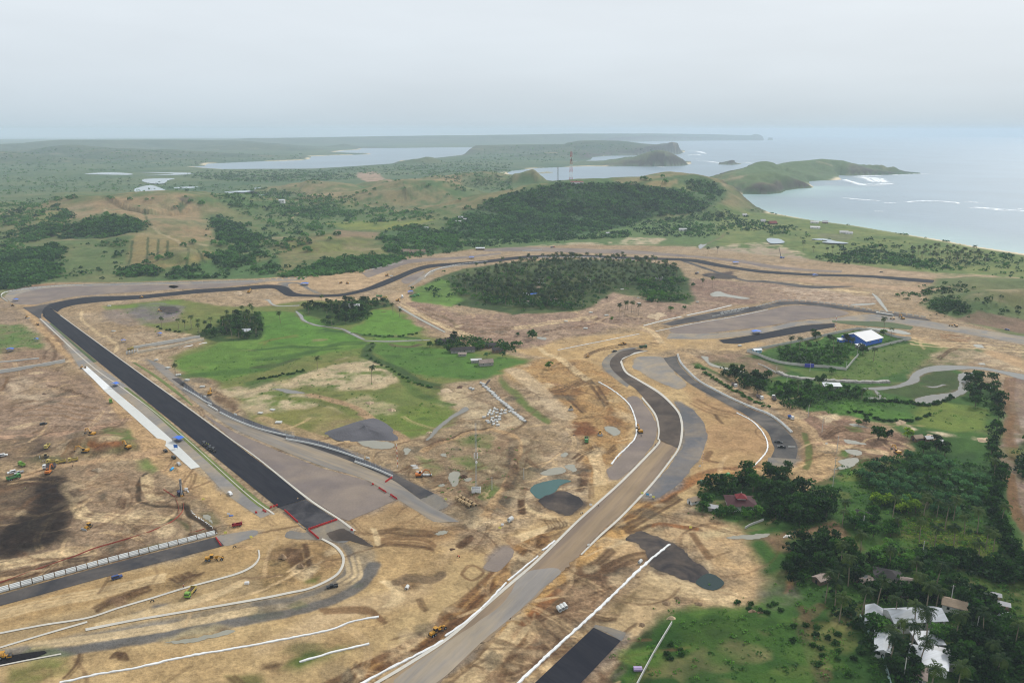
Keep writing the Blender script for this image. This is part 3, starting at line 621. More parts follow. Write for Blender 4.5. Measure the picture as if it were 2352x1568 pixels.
paint([(2030,890),(2100,880),(2200,888),(2190,905),(2110,915),(2030,905)],(70,82,44),3,5,0.9,0.1,0)
paint([(2300,870),(2352,860),(2500,900),(2500,1250),(2352,1240),(2318,1150),(2300,1000)],(148,124,104),3,6,0.95,0.15,0.7, c2=(128,106,96))
paint([(2318,960),(2352,960),(2352,1030),(2325,1020)],(178,160,146),3,8,0.7,0.5,0.3)
paint([(2330,1040),(2352,1010),(2500,1000),(2500,1120),(2345,1100)],(54,80,34),3,5,0.9,0.1,0)
paint([(1830,950),(1900,945),(1990,968),(2080,1005),(2090,1040),(2050,1062),(1940,1055),(1900,1030),(1860,990)],(146,116,94),4,8,0.95,0.15,1, c2=(126,98,80))
paint([(1875,958),(1935,950),(1940,965),(1900,975)],(206,184,148),2,6,0.9,0.5,1)
for p in ([(1945,980),(1985,980),(1990,995),(1950,992)],[(1920,1032),(1945,1035),(1942,1050),(1920,1048)]): paint(p, (76,108,40),2,5,0.9,0.2,0)
for p in ([(2040,965),(2075,968),(2115,985),(2090,990)],[(2130,990),(2190,998),(2270,1008),(2250,1012),(2160,1002)]): paint(p, (206,186,156),1.5,6,0.9,0.6,1)
paint([(1935,1085),(1980,1082),(1970,1110),(1930,1112)],(92,126,36),4,6,0.8,0.2,0)
paint([(1920,1110),(2120,1060),(2300,1030),(2310,1150),(2180,1190),(1980,1150)],(50,80,40),6,10,0.7,0.3,0)
paint([(2050,1190),(2120,1170),(2290,1230),(2300,1300),(2180,1300),(2060,1240)],(92,96,36),5,8,0.85,0.3,0, c2=(70,80,30))
paint([(1740,1230),(1840,1215),(1910,1200),(1975,1262),(1935,1262),(1890,1225),(1800,1240),(1830,1265),(1780,1268)],(132,102,78),3,4,0.95,0.1,0.8)
paint([(2150,1310),(2352,1330),(2400,1500),(2300,1420),(2180,1340)],(58,78,30),5,8,0.8,0.2,0, c2=(74,88,36))
stroke([(1835,1425),(1850,1470),(1870,1520),(1895,1580)],4,(84,72,52),1.5,0.6,0.4)
stroke([(1885,1390),(1840,1425)],4,(110,92,66),1.5,0.6,0.5)
stroke([(2180,1390),(2240,1460),(2270,1540),(2290,1600)],4.5,(92,74,58),1.5,0.7,0.5)
stroke([(2175,1380),(2190,1400)],4.5,(92,74,58),1.5,0.7,0.5)
paint([(1795,1335),(1815,1330),(1812,1350),(1795,1360)],(176,98,52),1.5,3,0.85,0.3,0.5)
paint([(1740,1330),(1800,1330),(1830,1370),(1770,1390),(1735,1370)],(120,112,96),3,6,0.7,0.5,0.5)
# dirt road between the barrier road and the trees
RDW = [(1560,808),(1620,835),(1690,870),(1740,900),(1800,945),(1850,980),(1880,1015),(1893,1050),(1880,1085),(1850,1105),(1836,1120)]
stroke(RDW, 9,(172,144,108),1.5,0.95,1)
stroke([(1880,1020),(1960,1025),(2060,1045)],9,(166,134,104),2,0.9,1)
stroke([(1888,1050),(1870,1085),(1780,1090)],18,(176,146,106),3,0.9,1)
stroke([(1800,960),(1840,1000),(1848,1050)],12,(132,106,76),3,0.7,0.8)
stroke([(1850,995),(1858,1040),(1850,1075)],3.5,(84,98,44),1,0.8,0)
# haul road west of the straight
stroke([(70,700),(85,730),(150,800),(230,870),(280,930),(330,990),(380,1060),(450,1110),(530,1170),(575,1215),(580,1245)],13,(178,146,106),3,0.92,1)
paint([(430,1090),(470,1095),(560,1160),(615,1185),(640,1170),(705,1218),(700,1240),(600,1265),(540,1245),(520,1200)],(184,154,110),3,4,0.92,0.05,0.35)
stroke([(-20,1008),(60,1000),(140,995),(220,985),(290,965)],7,(180,146,118),2,0.85,1)
stroke([(50,1095),(130,1070),(240,1058),(330,1045),(370,1035)],8,(182,150,114),2,0.9,1)
stroke([(335,1088),(320,1105),(318,1140),(345,1160),(420,1168)],2.2,(56,46,34),0.8,0.9,0.5)
stroke([(425,1160),(440,1185),(470,1205),(490,1225)],3.0,(54,44,34),1,0.95,0.5)
stroke([(1480,748),(1505,768),(1515,785)],8,(176,144,108),2,0.8,1)
stroke([(1330,725),(1400,745),(1470,755),(1510,770)],6,(178,150,120),2,0.8,1)
stroke([(1340,722),(1400,695),(1450,680),(1510,690)],6,(176,150,122),2,0.6,1)
# dark dug-over strip along the straight, fresh soil and stockpile feet
stroke([(95,735),(140,785),(180,822)],4,(104,80,60),2,0.7,1)
paint([(482,900),(500,905),(560,945),(545,950),(490,920)],(90,66,46),3,6,0.8,0.3,1)
paint([(1613,630),(1690,622),(1680,635),(1640,640)],(66,54,56),3,5,0.9,0.1,0.3)
paint([(2190,735),(2250,715),(2352,735),(2450,760),(2352,765)],(126,102,84),3,5,0.95,0.1,0.6)
paint([(40,664),(70,655),(110,652),(130,654),(90,660),(45,672)],(142,108,82),3,4,0.95,0.1,1)
DK, MD, PL, RS = (86,62,42),(124,94,64),(206,180,138),(140,92,54)
for zk, pts, wd, c, n_, dx, dy in (('C2',[(1130,1100),(1300,1085),(1500,1110),(1660,1130)],1.6,DK,4,-20,16),('C2',[(1130,1180),(1300,1170),(1550,1190),(1660,1240)],1.2,MD,7,-6,11),('C2',[(1100,1250),(1300,1230),(1600,1270)],1,DK,3,10,9),('C2',[(1060,1080),(1080,1150),(1100,1240)],0.9,PL,4,12,2),('C2',[(1850,1240),(1920,1190),(1960,1160)],2.5,DK,4,8,10),
  ('D3',[(0,560),(60,450),(120,350),(240,290)],1.3,DK,7,26,8),('D3',[(430,690),(600,560),(760,450),(900,330)],2.2,DK,4,14,14),('D3',[(600,600),(800,520),(1000,420),(1200,380)],3.2,DK,3,30,25),('D3',[(200,950),(330,860),(440,770)],1.2,DK,6,14,12),('D3',[(0,1250),(60,1150),(150,1180)],1.3,MD,5,6,24),('D3',[(0,1130),(200,900),(420,700)],2.4,RS,3,18,16),('D3',[(750,980),(850,1000),(950,990)],1.2,DK,5,10,-14),('D3',[(1060,180),(1300,110),(1600,120),(1720,150)],2,DK,3,10,10),('D3',[(1640,200),(1720,320),(1800,420)],2,MD,3,18,-4),('D3',[(1250,620),(1500,740),(1800,800),(2000,860)],2.5,PL,4,20,-34),
  ('B3',[(330,880),(480,860),(560,880)],1.5,MD,4,20,18),('B3',[(330,1100),(470,1060),(600,1020),(650,960)],1.6,DK,6,10,10),('B3',[(700,1010),(790,1090),(860,1180),(880,1240)],1.4,DK,4,-14,8),('B3',[(480,1160),(560,1250),(640,1320)],1.8,DK,4,14,0),('B3',[(430,830),(560,930),(680,1030)],4,PL,2,20,-10),('B3',[(660,800),(780,740),(1000,700),(1330,680)],1.8,DK,3,6,12),('B3',[(1200,540),(1280,590),(1360,680)],4,PL,2,30,-4),('B3',[(260,740),(320,790),(430,830)],4,PL,2,6,-14),('B3',[(1700,1200),(1850,1280),(2050,1330)],2,MD,3,-30,20),('B3',[(1870,1340),(1900,1380),(1940,1420)],2.2,DK,2,-10,6),('B3',[(1330,430),(1200,450),(900,470),(700,440)],1.5,DK,3,20,12),('B3',[(280,580),(500,540),(740,515)],1.8,DK,2,4,10),('B3',[(0,540),(400,480),(760,430)],4,PL,2,10,16),
  ('B2',[(1480,320),(1700,420),(1900,450),(2300,470)],3,MD,5,10,34),('B2',[(1900,530),(2100,560),(2352,530)],2.2,DK,3,0,14),('B2',[(1300,330),(1500,440),(1750,560),(1950,620)],3,PL,3,26,-6),('B2',[(1700,430),(1800,500),(1850,560)],4,BROWN,2,20,0),('C3',[(100,850),(200,920),(400,980)],2,PL,3,6,16),('C3',[(130,720),(100,820),(100,960)],2.4,DK,3,-14,6),('C3',[(650,560),(680,650),(620,740)],4,DK,2,-18,10),('C3',[(700,380),(760,560),(770,700)],2.5,PL,4,24,-4),('C3',[(560,450),(640,380),(760,340)],1.4,DK,4,14,10),('C3',[(760,330),(850,390),(950,330)],1.3,DK,3,8,10),('C3',[(1800,380),(1770,450),(1850,470)],3,MD,3,18,4),('C3',[(1350,820),(1600,680),(1760,620),(2200,560)],2.2,RS,4,4,14),('C3',[(1000,1080),(1300,900),(1500,780)],1.8,DK,5,12,12),('C3',[(1300,1060),(1500,1050),(1700,1080)],2,RS,3,0,10),('C3',[(0,1180),(250,1100),(500,1010)],2.2,PL,4,6,14),('C3',[(300,1010),(340,1080),(300,1120)],1,DK,7,26,-4),
  ('D1',[(0,470),(300,420),(600,370),(850,320)],1.4,PL,4,10,16),('D1',[(0,560),(400,480),(800,400)],1.4,DK,4,0,13),('D1',[(0,640),(900,450),(1700,250),(1960,190)],1.3,DK,3,0,10),('D1',[(860,880),(1000,800),(1200,740),(1340,690)],1.6,DK,4,14,10),('D1',[(0,900),(500,790),(1000,690),(1500,560)],1.6,PL,4,0,24),('D1',[(1560,590),(1640,640),(1700,600)],1,DK,6,34,-10),('D1',[(900,1020),(1500,880),(1900,770),(2250,620)],2.2,PL,3,0,14),('D1',[(600,1520),(700,1400),(720,1300)],0.9,DK,2,30,0),('D1',[(1000,1340),(1050,1300),(1090,1360)],1,DK,5,24,0),('D1',[(300,1200),(900,1130),(1700,1010),(2352,880)],2,PL,3,0,22),('D2',[(820,400),(850,560),(760,640)],2,PL,3,60,10),('D2',[(1150,640),(1240,700),(1250,800),(1180,860)],2,PL,4,30,0),('D2',[(1290,640),(1420,590),(1600,610),(1700,560)],4,BROWN,3,4,14),('D2',[(1480,800),(1510,860),(1550,900)],1.5,DK,2,30,-10),('D2',[(1640,1000),(1750,880),(1950,740),(2100,600)],1.1,MD,2,22,10),('D2',[(450,290),(480,420),(510,590)],2,DK,2,-14,6),('D2',[(300,340),(330,430),(360,520)],3,DK,3,40,10),('D2',[(1880,560),(1980,620),(2080,540),(1960,480),(1880,560)],0.8,MD,2,8,10),('D2',[(1650,1480),(1850,1350),(2050,1230)],5,DK,3,60,10),('D2',[(1850,1568),(2100,1300),(2352,1030)],2,PL,5,34,10),('D2',[(600,880),(1000,880),(1150,960)],2.4,MD,3,20,24),
  ('C1',[(560,760),(620,830),(700,1000)],2,PL,3,20,0),('C1',[(700,680),(900,620),(1150,600)],1.4,MD,4,10,24),('C1',[(1080,830),(1070,900)],1.2,DK,4,26,0),('C1',[(1310,620),(1330,750),(1420,850)],2,PL,3,34,-10),('C1',[(750,880),(900,960),(1500,980),(1600,940)],1.8,PL,4,-20,22),('C1',[(0,700),(200,650),(420,610)],1.6,DK,4,0,18),('C1',[(0,1390),(400,1320),(840,1250)],1.6,PL,4,0,16),('C1',[(700,220),(620,330),(560,420)],3,MD,3,40,10),('C1',[(820,300),(950,310),(1070,320)],4,RS,2,0,16),('C1',[(300,210),(500,160),(900,150),(1100,110)],1.4,DK,3,10,20),('B1',[(0,1100),(60,1060),(70,990)],2,MD,3,-10,16),('B1',[(420,1070),(600,1110),(800,1170)],1.6,DK,2,10,14),('B1',[(760,390),(740,450),(860,570),(1060,690),(1060,760)],5,PL,1,0,0),('B1',[(100,1240),(400,1220),(900,1290)],2,MD,4,0,40),('B1',[(440,890),(520,760),(420,640)],4,DK,1,0,0),
  ('B4',[(1560,830),(1640,760),(1700,730)],2,DK,2,20,10),('B4',[(1300,630),(1500,670),(1900,680),(2352,720)],4,PL,3,0,24),('B4',[(1600,600),(1750,620),(1850,630)],3,RS,3,0,16),('B4',[(0,180),(300,220),(600,210)],3,MD,4,40,20),('B4',[(300,140),(600,180),(900,200)],4,PL,3,30,14),('B4',[(2200,1000),(2180,1200),(2250,1500)],5,MD,2,50,0),('C4',[(2250,50),(2230,200),(2300,400)],4,MD,3,-26,30),('C4',[(2200,600),(2250,900),(2340,1100)],3,MD,3,20,0),('C4',[(480,230),(600,150),(760,160)],1.3,DK,5,14,12),('C4',[(520,300),(700,330),(1100,390)],2.2,PL,3,0,14)):
    for k in range(n_): stroke(Z(zk, [(x+dx*k+RNG.normal(0,4), y+dy*k+RNG.normal(0,3)) for x, y in pts]), wd*RNG.uniform(0.6,1.2), c, 0.7, RNG.uniform(0.5,0.85), None, False, 0.8)
for q, wd, c in ((Z('B2',[(0,745),(300,720),(600,705),(860,690),(1000,665)]),6,(58,88,38)),(Z('B2',[(0,830),(200,815),(420,780),(600,745),(760,720)]),5,(62,90,40)),(Z('B2',[(0,900),(160,880),(380,830)]),7,(70,84,44)),(Z('B2',[(640,560),(800,570),(950,600),(1200,620),(1500,640)]),8,(54,84,38)),(Z('B2',[(1060,690),(1020,800),(1150,860),(1300,920),(1450,1020),(1650,1080)]),9,(58,80,40)),(Z('B2',[(380,620),(150,660),(60,690)]),5,(110,112,52)),(Z('B2',[(1250,700),(1400,720),(1500,700)]),6,(96,84,60)),(Z('B2',[(560,900),(700,860),(900,820)]),8,(116,116,62)),(Z('B2',[(1100,900),(1250,940),(1500,1150),(1800,1250)]),6,(84,104,46)),(Z('B2',[(200,1180),(600,1220),(900,1330)]),9,(104,110,54)),(Z('D3',[(1450,1240),(1200,1568)]),3,(44,66,24)),(Z('D3',[(1250,1100),(1000,1400),(900,1568)]),3,(48,62,28)),(Z('D4',[(300,880),(380,1100),(470,1300),(560,1500)]),4,(92,78,52))):
    for k in range(2): stroke([(x+RNG.normal(0,3), y+RNG.normal(0,2)) for x, y in q], wd*RNG.uniform(.5,1), c, 2,0.75, None, False, 2.5)
# random wheel ruts and scrapes in worked soil
dz = np.nonzero((DIRT > 0.8) & (RR_ < 900))[0]
for k in range(620):
    i = dz[RNG.integers(len(dz))];a = RNG.uniform(0,2*np.pi);cv = RNG.normal(0,0.03);Ls = RNG.uniform(15,60);pts = []
    x, y = GX[i], GY[i]
    for s in range(6):
        pts.append((x, y));x += math.cos(a)*Ls/5;y += math.sin(a)*Ls/5;a += cv*Ls/5
    c = (96,70,48) if RNG.random() < 0.6 else (200,170,128)
    for off in ((0,1.8) if RNG.random() < 0.7 else (0,)):
        stroke([(p[0]+off, p[1]+off*0.6) for p in pts], RNG.uniform(0.6,1.6), c, 0.6, RNG.uniform(0.25,0.6), None, True, 0.6)
for k in range(900):
    i = dz[RNG.integers(len(dz))];x, y = GX[i], GY[i];r0 = RNG.uniform(1.0,3.2)**2;an = np.linspace(0,2*np.pi, 9)[:-1];st_ = RNG.uniform(0.3,0.8);ro = RNG.uniform(0,3.1)
    P = np.stack([r0*np.cos(an), r0*st_*np.sin(an)],1)*RNG.uniform(0.7,1.3,(8,1));P = P @ np.array([[math.cos(ro),-math.sin(ro)],[math.sin(ro), math.cos(ro)]])
    c = [(98,74,54),(200,176,138),(132,104,78),(90,84,70)][RNG.integers(4)]
    paint(P+[x, y], c, 1.5,3, RNG.uniform(0.3,0.7),0.3, None, True)
paint([(85,1100),(135,1092),(145,1150),(172,1190),(165,1232),(100,1256),(30,1268),(-20,1280),(0,1235),(50,1180)],(50,39,32),5,9,0.9,0.15,1.0, c2=(38,30,26))
gz_ = np.nonzero((DIRT < 0.25) & (RR_ < 1300) & (st > 0))[0]
for k in range(700):
    i = gz_[RNG.integers(len(gz_))];x, y = GX[i], GY[i];r0 = RNG.uniform(1.2,4)**2*0.8;an = np.linspace(0,2*np.pi, 9)[:-1];P = np.stack([r0*np.cos(an), r0*0.7*np.sin(an)],1)*RNG.uniform(0.6,1.4,(8,1))
    paint(P+[x, y],[(120,118,66),(58,84,36),(92,118,48),(134,122,84),(50,72,32)][RNG.integers(5)],2,5, RNG.uniform(0.25,0.6),0.4, None, True)
# general breakup
COLR *= (1+0.11*M2+0.07*M1)[:, None]
COLR[:] = np.clip(COLR, 0.004,0.9)

# ---- sea
sr = np.concatenate([np.geomspace(900,26000,260)]);sth = np.radians(np.linspace(-64,64,420))
SX = (sr[:, None]*np.sin(sth)).ravel();SY = (sr[:, None]*np.cos(sth)).ravel();sd_ = seadist(SX, SY)
tq = np.clip(sd_/ (500+250*fbm(SX, SY, 400,3,77)),0,1)[:, None]
sh = np.clip(1-sd_/260,0,1)[:, None]**1.5*(SY < 3000)[:, None]
sc_ = lin((112,131,144))*(1-sh)+lin((136,164,162))*sh
sc_ = sc_*(1+0.2*fbm(SX, SY, 260,4,81)[:, None])
ni, nj = len(sr), len(sth);ii = (np.arange(ni-1)[:, None]*nj+np.arange(nj-1)[None]).ravel()
sm, t, b = newmat('sea');n = t.nodes.new;l = t.links.new
at = n('ShaderNodeAttribute');at.attribute_name = 'Col'; l(at.outputs['Color'], b.inputs['Base Color'])
b.inputs['Roughness'].default_value = 0.32;b.inputs['IOR'].default_value = 1.33;b.inputs['Specular IOR Level'].default_value = 0.35
geo = n('ShaderNodeNewGeometry');mpn = n('ShaderNodeMapping');mpn.inputs['Scale'].default_value = (0.5,1.0,1);mpn.inputs['Rotation'].default_value = (0,0,0.25);l(geo.outputs['Position'], mpn.inputs[0])
n1 = n('ShaderNodeTexNoise');n1.inputs['Scale'].default_value = 0.05;n1.inputs['Detail'].default_value = 6;l(mpn.outputs[0], n1.inputs['Vector'])
bp = n('ShaderNodeBump');bp.inputs['Strength'].default_value = 0.5;bp.inputs['Distance'].default_value = 2.5;l(n1.outputs[0], bp.inputs['Height']);l(bp.outputs[0], b.inputs['Normal'])
me = mesh('sea', np.stack([SX, SY, np.full(len(SX),-0.9)],1), np.stack([ii, ii+1, ii+nj+1, ii+nj],1), sm, True, sc_)
tag(link('sea', me), 'pale blue grey sea, turquoise along the beach', None, None, 'structure')

# ---- haze: one box of even air round camera and scene
hm = bpy.data.materials.new('haze');hm.use_nodes = True;t = hm.node_tree;t.nodes.clear()
o_ = t.nodes.new('ShaderNodeOutputMaterial');v = t.nodes.new('ShaderNodeVolumePrincipled')
v.inputs['Color'].default_value = (0.72,0.845,0.95,1);v.inputs['Density'].default_value = 7.6e-5;v.inputs['Anisotropy'].default_value = 0.0
t.links.new(v.outputs[0], o_.inputs['Volume'])
hb_ = MB().box(-27000,27000,-1500,27000,-7,232)
tag(hb_.build('haze', hm), 'pale blue sea haze thickening towards the horizon', None, None, 'stuff')
# ================================================================== ROADS, KERBS, WATER (all on the level site)
asph = solid('asphalt', A(36,37,45,.8),0.95,0.16,0.5, streak=(heading((528,1009),(137,723)),0.2,2.0), spec=0.12, c2=A(46,46,52,.8), s2=0.2)
asph_b = solid('asphalt_blue', A(66,70,86,.8),0.6,0.14,0.4)
asph_w = solid('asphalt_worn', A(62,61,64,.85),0.95,0.2,0.35, spec=0.12, c2=A(92,86,82,.85))
asph_br = solid('asphalt_brown', A(70,62,57,.85),0.95,0.16,0.5, spec=0.12, c2=A(98,86,76,.85))
asph_new = solid('asphalt_fresh', A(26,24,26,.9),0.95,0.2,0.8, spec=0.12)
gravel = solid('crushed_stone', A(122,111,106,.85),0.97,0.16,0.9, spec=0.1, c2=A(140,126,114,.85), s2=0.02)
gravel_g = solid('grey_stone', A(112,110,108,.85),0.97,0.18,0.6, spec=0.1, c2=A(142,130,112,.85))
road_g = solid('road_grey', A(132,128,124,.85),0.97,0.18,0.35, spec=0.1, c2=A(158,144,124,.85))
road_t = solid('road_base', A(126,110,96,.9),0.97,0.22,0.22, streak=(heading((1226,1296),(1481,1053)),0.14,1.2), spec=0.1, c2=A(158,136,106,.9), s2=0.03)
conc = solid('concrete_pad', A(205,205,200,.85),0.85,0.10,0.5)
conc_w = solid('kerb_concrete', A(196,190,178,.85),0.85,0.15,0.7)
sheet_w = solid('white_plastic', A(222,222,220,.88),0.5,0.18,0.6)
verge = solid('verge_grass', A(104,114,58,.8),0.95,0.38,0.5)
verge2 = solid('verge_moss', A(82,96,56,.8),0.95,0.3,0.3)
darkg = solid('dark_stone', A(58,54,55,.85),0.97,0.30,0.35, spec=0.1, c2=A(92,82,74,.85), s2=0.06)
soilb = solid('dug_soil', A(96,72,52,.85),0.95,0.35,0.6)
def water_mat(name, rgb, rough=0.12):
    m = solid(name, rgb, rough, 0.12,0.15, spec=0.5);m.node_tree.nodes['Principled BSDF'].inputs['IOR'].default_value = 1.33;return m
wat_t = water_mat('pond_teal', A(52,92,88,.8));wat_d = water_mat('pond_dark', A(22,44,42,.9));wat_m = water_mat('puddle_milky', A(150,146,130,.8),0.25);wat_g = water_mat('stream_grey', A(122,118,108,.8),0.08);wat_s = water_mat('salt_pan', A(160,172,178,.85),0.25)

SPILL = {'stream_grey': (118,102,82), 'puddle_milky': (110,90,70), 'pond_teal': (120,98,74), 'pond_dark': (120,98,74), 'crushed_stone': (126,114,106), 'grey_stone': (122,116,110), 'road_grey': (142,134,122), 'road_base': (148,126,100), 'dark_stone': (74,68,64), 'run_off_stone': (114,110,106), 'road_loop': (140,130,116), 'grey_wash': (146,136,122), 'asphalt_worn': (104,98,92), 'asphalt_brown': (112,96,80), 'asphalt_fresh': (60,52,46), 'asphalt': (112,100,90), 'asphalt_east': (112,102,92)}
PAVED = np.zeros(N_)
def keep_level(W, closed=True, mg=3.0):
    W = np.asarray(W, float)[:, :2];x0, y0 = W.min(0)-9;x1, y1 = W.max(0)+9;idx = np.nonzero((GX > x0) & (GX < x1) & (GY > y0) & (GY < y1))[0]
    if len(idx): d = sdist(GX[idx], GY[idx],[tuple(p) for p in W]) if closed else -segdist(GX[idx], GY[idx],[tuple(p) for p in W], False);PAVED[idx] = np.maximum(PAVED[idx], sstep(-mg-4,-mg+1.5, d))
def spill(W, mat):
    keep_level(W)
    if mat.name in SPILL: paint(W, SPILL[mat.name],2.6,5.0,0.85,0.2, None, True)
def W2(F): return flat(F)
def strip(name, Lp, Rp, z, mat, label, n=120, kind='structure', jag=0.0, group=None):
    a = catmull(W2(Lp), n);b_ = catmull(W2(Rp), n)
    (spill if n < 300 else (lambda w, m_: keep_level(w)))(np.vstack([a[::3], b_[::-3]]), mat)
    if jag:
        a = a+RNG.normal(0, jag, a.shape);b_ = b_+RNG.normal(0, jag, b_.shape)
    m = 5;V = [];F = []
    for i in range(n):
        for k in range(m): 
            q = k/(m-1);p = a[i]*(1-q)+b_[i]*q;V.append((p[0], p[1], z+0.10*math.sin(math.pi*q)))
    for i in range(n-1):
        for k in range(m-1): F.append((i*m+k, i*m+k+1,(i+1)*m+k+1,(i+1)*m+k))
    o = link(name, mesh(name, V, F, mat, True));tag(o, label, None, group, kind);return o
def patch(name, F, z, mat, label, smooth=True, jag=1.1, kind='structure', n=None, world=False):
    P = np.asarray(F, float) if world else W2(F);n = n or max(40, len(P)*8)
    C = catmull(P, n, True)[:-1] if smooth else P
    if jag: 
        s_ = np.arange(len(C));C = C+np.stack([fbm(s_*1.0, s_*0+5,2.2,3,11), fbm(s_*1.0, s_*0+9,2.2,3,12)],1)*jag
    spill(C[::2] if smooth else C, mat)
    bm = bmesh.new();vs = [bm.verts.new((p[0], p[1], z)) for p in C];f = bm.faces.new(vs)
    bmesh.ops.triangulate(bm, faces=[f]);bmesh.ops.recalc_face_normals(bm, faces=bm.faces[:])
    if sum(f.normal.z for f in bm.faces) < 0: bmesh.ops.reverse_faces(bm, faces=bm.faces[:])
    me = bpy.data.meshes.new(name);bm.to_mesh(me);bm.free();me.materials.append(mat)
    o = link(name, me);tag(o, label, None, None, kind);return o
def rail(name, F, wd, h, mat, label, cat=None, kind=None, group=None, n=None, wob=0.0, z0=-0.2, base=None, world=False, double=False):
    """long low body (kerb, covered bund, low wall) following surveyed points"""
    P = np.asarray(F, float) if world else W2(F)
    Lm = np.sum(np.linalg.norm(np.diff(P, axis=0), axis=1));n = n or int(min(400, max(8, Lm/1.6)))
    C = catmull(P, n);keep_level(C[::3] if n > 20 else C, False, wd/2+0.8);T = np.gradient(C, axis=0);T /= np.linalg.norm(T, axis=1)[:, None];Nn = np.stack([-T[:, 1], T[:, 0]],1)
    V = [];F_ = []
    for i in range(n):
        w_ = wd/2*(1+wob*RNG.uniform(-0.6,0.6));hh = h*(1+wob*RNG.uniform(-0.5,0.5));c = C[i]+Nn[i]*RNG.uniform(-1,1)*wob*wd*0.35
        for s_, z in ((-1, z0),(-0.85, hh),(0.85, hh),(1, z0)): V.append((c[0]+Nn[i, 0]*w_*s_, c[1]+Nn[i, 1]*w_*s_, z))
    for i in range(n-1):
        for k in range(3): F_.append((i*4+k, i*4+k+1, i*4+k+5, i*4+k+4))
    F_ += [(0,1,2,3),(n*4-1, n*4-2, n*4-3, n*4-4)]
    o = link(name, mesh(name, V, F_, mat, False));tag(o, label, cat, group, kind);return o

# --- the old base layers first, then asphalt above them
patch('gravel_trap', [(0+22,670),(60,660),(150,655),(388,655),(392,664),(300,671),(190,679),(120,690),(78,700),(45,698),(25,692)],0.05, gravel, 'grey brown gravel run-off outside the far hairpin', jag=1.0)
patch('gravel_trap', [(402,654),(560,646),(600,645),(590,650),(500,660),(405,663)],0.05, gravel, 'narrow gravel run-off above the back stretch', jag=1.0)
strip('service_road', [(10,684),(20,672),(60,661),(140,655),(300,651),(500,647),(700,640)],[(25,694),(40,678),(80,666),(150,659),(300,655),(500,651),(700,643)],0.045, road_g, 'grey service road round the hairpin')
strip('run_off', [(52,706),(90,702),(150,690),(215,681),(320,678),(420,668)],[(95,735),(98,716),(130,694),(215,686),(320,681),(420,670)],0.07, asph_w, 'worn dark apron at the hairpin exit', 60)
strip('race_track', [(639,1166),(445,1009),(117.5,742.4),(100,724),(97.5,716),(103,706),(120,697),(145,691),(175,686),(215,682.5),(307,680),(380,673),(450,665),(520,661),(588,655.5),(613,654),(640,655),(658,659),(668,665),(678,672),(700,676),(738,677),(788,674),(838,662),(875,647),(913,632),(950,617),(985,608),(1050,603),(1113,598),(1176,590.5),(1226,586.5),(1290,585),(1356,586),(1456,590.5),(1551,593),(1601,596),(1638,603),(1676,610.5),(1726,618),(1764,622),(1864,628.5),(1989,632),(2089,638.5),(2200,648.5)],
      [(703,1146),(527.5,1009),(136.5,723),(133.5,717),(137,712),(150,706),(175,700),(215,695),(270,690),(325,686.5),(388,680),(450,674),(520,669),(588,664),(618,662),(633,664),(644,671),(658,679),(676,681),(702,681.5),(738,682),(788,680),(838,670),(880,657),(918,641),(955,625),(990,615),(1050,609),(1113,604.5),(1176,597),(1226,591.5),(1290,590),(1356,590.5),(1456,595.5),(1551,598.5),(1592,602),(1632,610),(1676,617),(1726,624),(1764,628),(1864,633.5),(1989,637),(2089,646),(2195,654)],0.16, asph, 'long dark asphalt race track with the main straight', 420)
patch('race_track', [(641,1165),(703,1147),(773,1193),(707,1216),(653,1172)],0.13, solid('asphalt_base', A(50,49,54,.85),0.95,0.25,0.4, spec=0.12, c2=A(76,74,76,.85), s2=0.1), 'older dark end of the main straight inside red barriers', False, 0.2)
patch('race_track', [(750,1226),(765,1219),(788,1213),(800,1219),(853,1250),(856,1256),(843,1253),(800,1241),(768,1242)],0.10, asph_br, 'fresh dark brown asphalt tongue past the red barriers', True, 0.5)
patch('track_base', [(653,1174),(707,1217),(775,1194),(812,1222),(795,1245),(740,1240),(660,1235),(664,1218),(705,1220)],0.05, gravel_g, 'pale grey stone base at the end of the straight', True, 0.8)
# grass verges and service strip along the straight
strip('service_road', [(90,733),(110,752),(150,789),(186,846),(258,893),(320,942),(460,1073),(520,1134),(600,1190)],[(108,738),(140,764),(215,833),(300,893),(345,938),(432,1015),(560,1132),(600,1165),(622,1180)],0.04, road_g, 'grey service strip beside the white concrete pad')
strip('verge', [(112,742),(150,777),(214,832)],[(122,744),(160,779),(224,831)],0.08, verge2, 'mossy verge at the top of the straight', 40)
strip('verge', [(282,890),(345,941),(432,1020),(575,1148),(612,1170)],[(292,890),(357,941),(447,1020),(590,1143),(622,1166)],0.08, verge, 'green and brown verge along the pit side', 90)
strip('verge', [(303,832),(350,862),(400,900),(440,931)],[(312,833),(358,861),(409,899),(443,930)],0.08, verge, 'green verge on the infield side of the straight', 50)
strip('kerb', [(90,731),(200,833),(280,891),(345,939),(432,1013),(560,1130),(628,1182)],[(93,731),(203,833),(283,891),(347.5,939),(435,1013),(564,1130),(632,1180)],0.12, conc_w, 'thin pale drain kerb between service strip and verge', 120)
strip('kerb', [(137,724),(300,843),(420,929),(528,1008),(588,1051),(704,1145),(774,1191),(812,1220)],[(139.5,724),(303,843),(423.5,929),(532,1008),(592.5,1051),(709,1143),(780,1190),(818,1218)],0.14, conc_w, 'pale kerb on the infield edge of the straight', 140)
patch('concrete_pad', [(258,893),(317,941),(390,1005),(460,1072),(439,1077),(288,941),(237,895)],0.11, conc, 'long white concrete pad for the pit buildings', False, 0)
patch('plastic_sheeting', [(186,843),(200,841),(208,848),(258,892.5),(237,895),(215,872),(194,852)],0.17, sheet_w, 'bright white plastic sheeting over the far end of the concrete pad', False, 0.3)
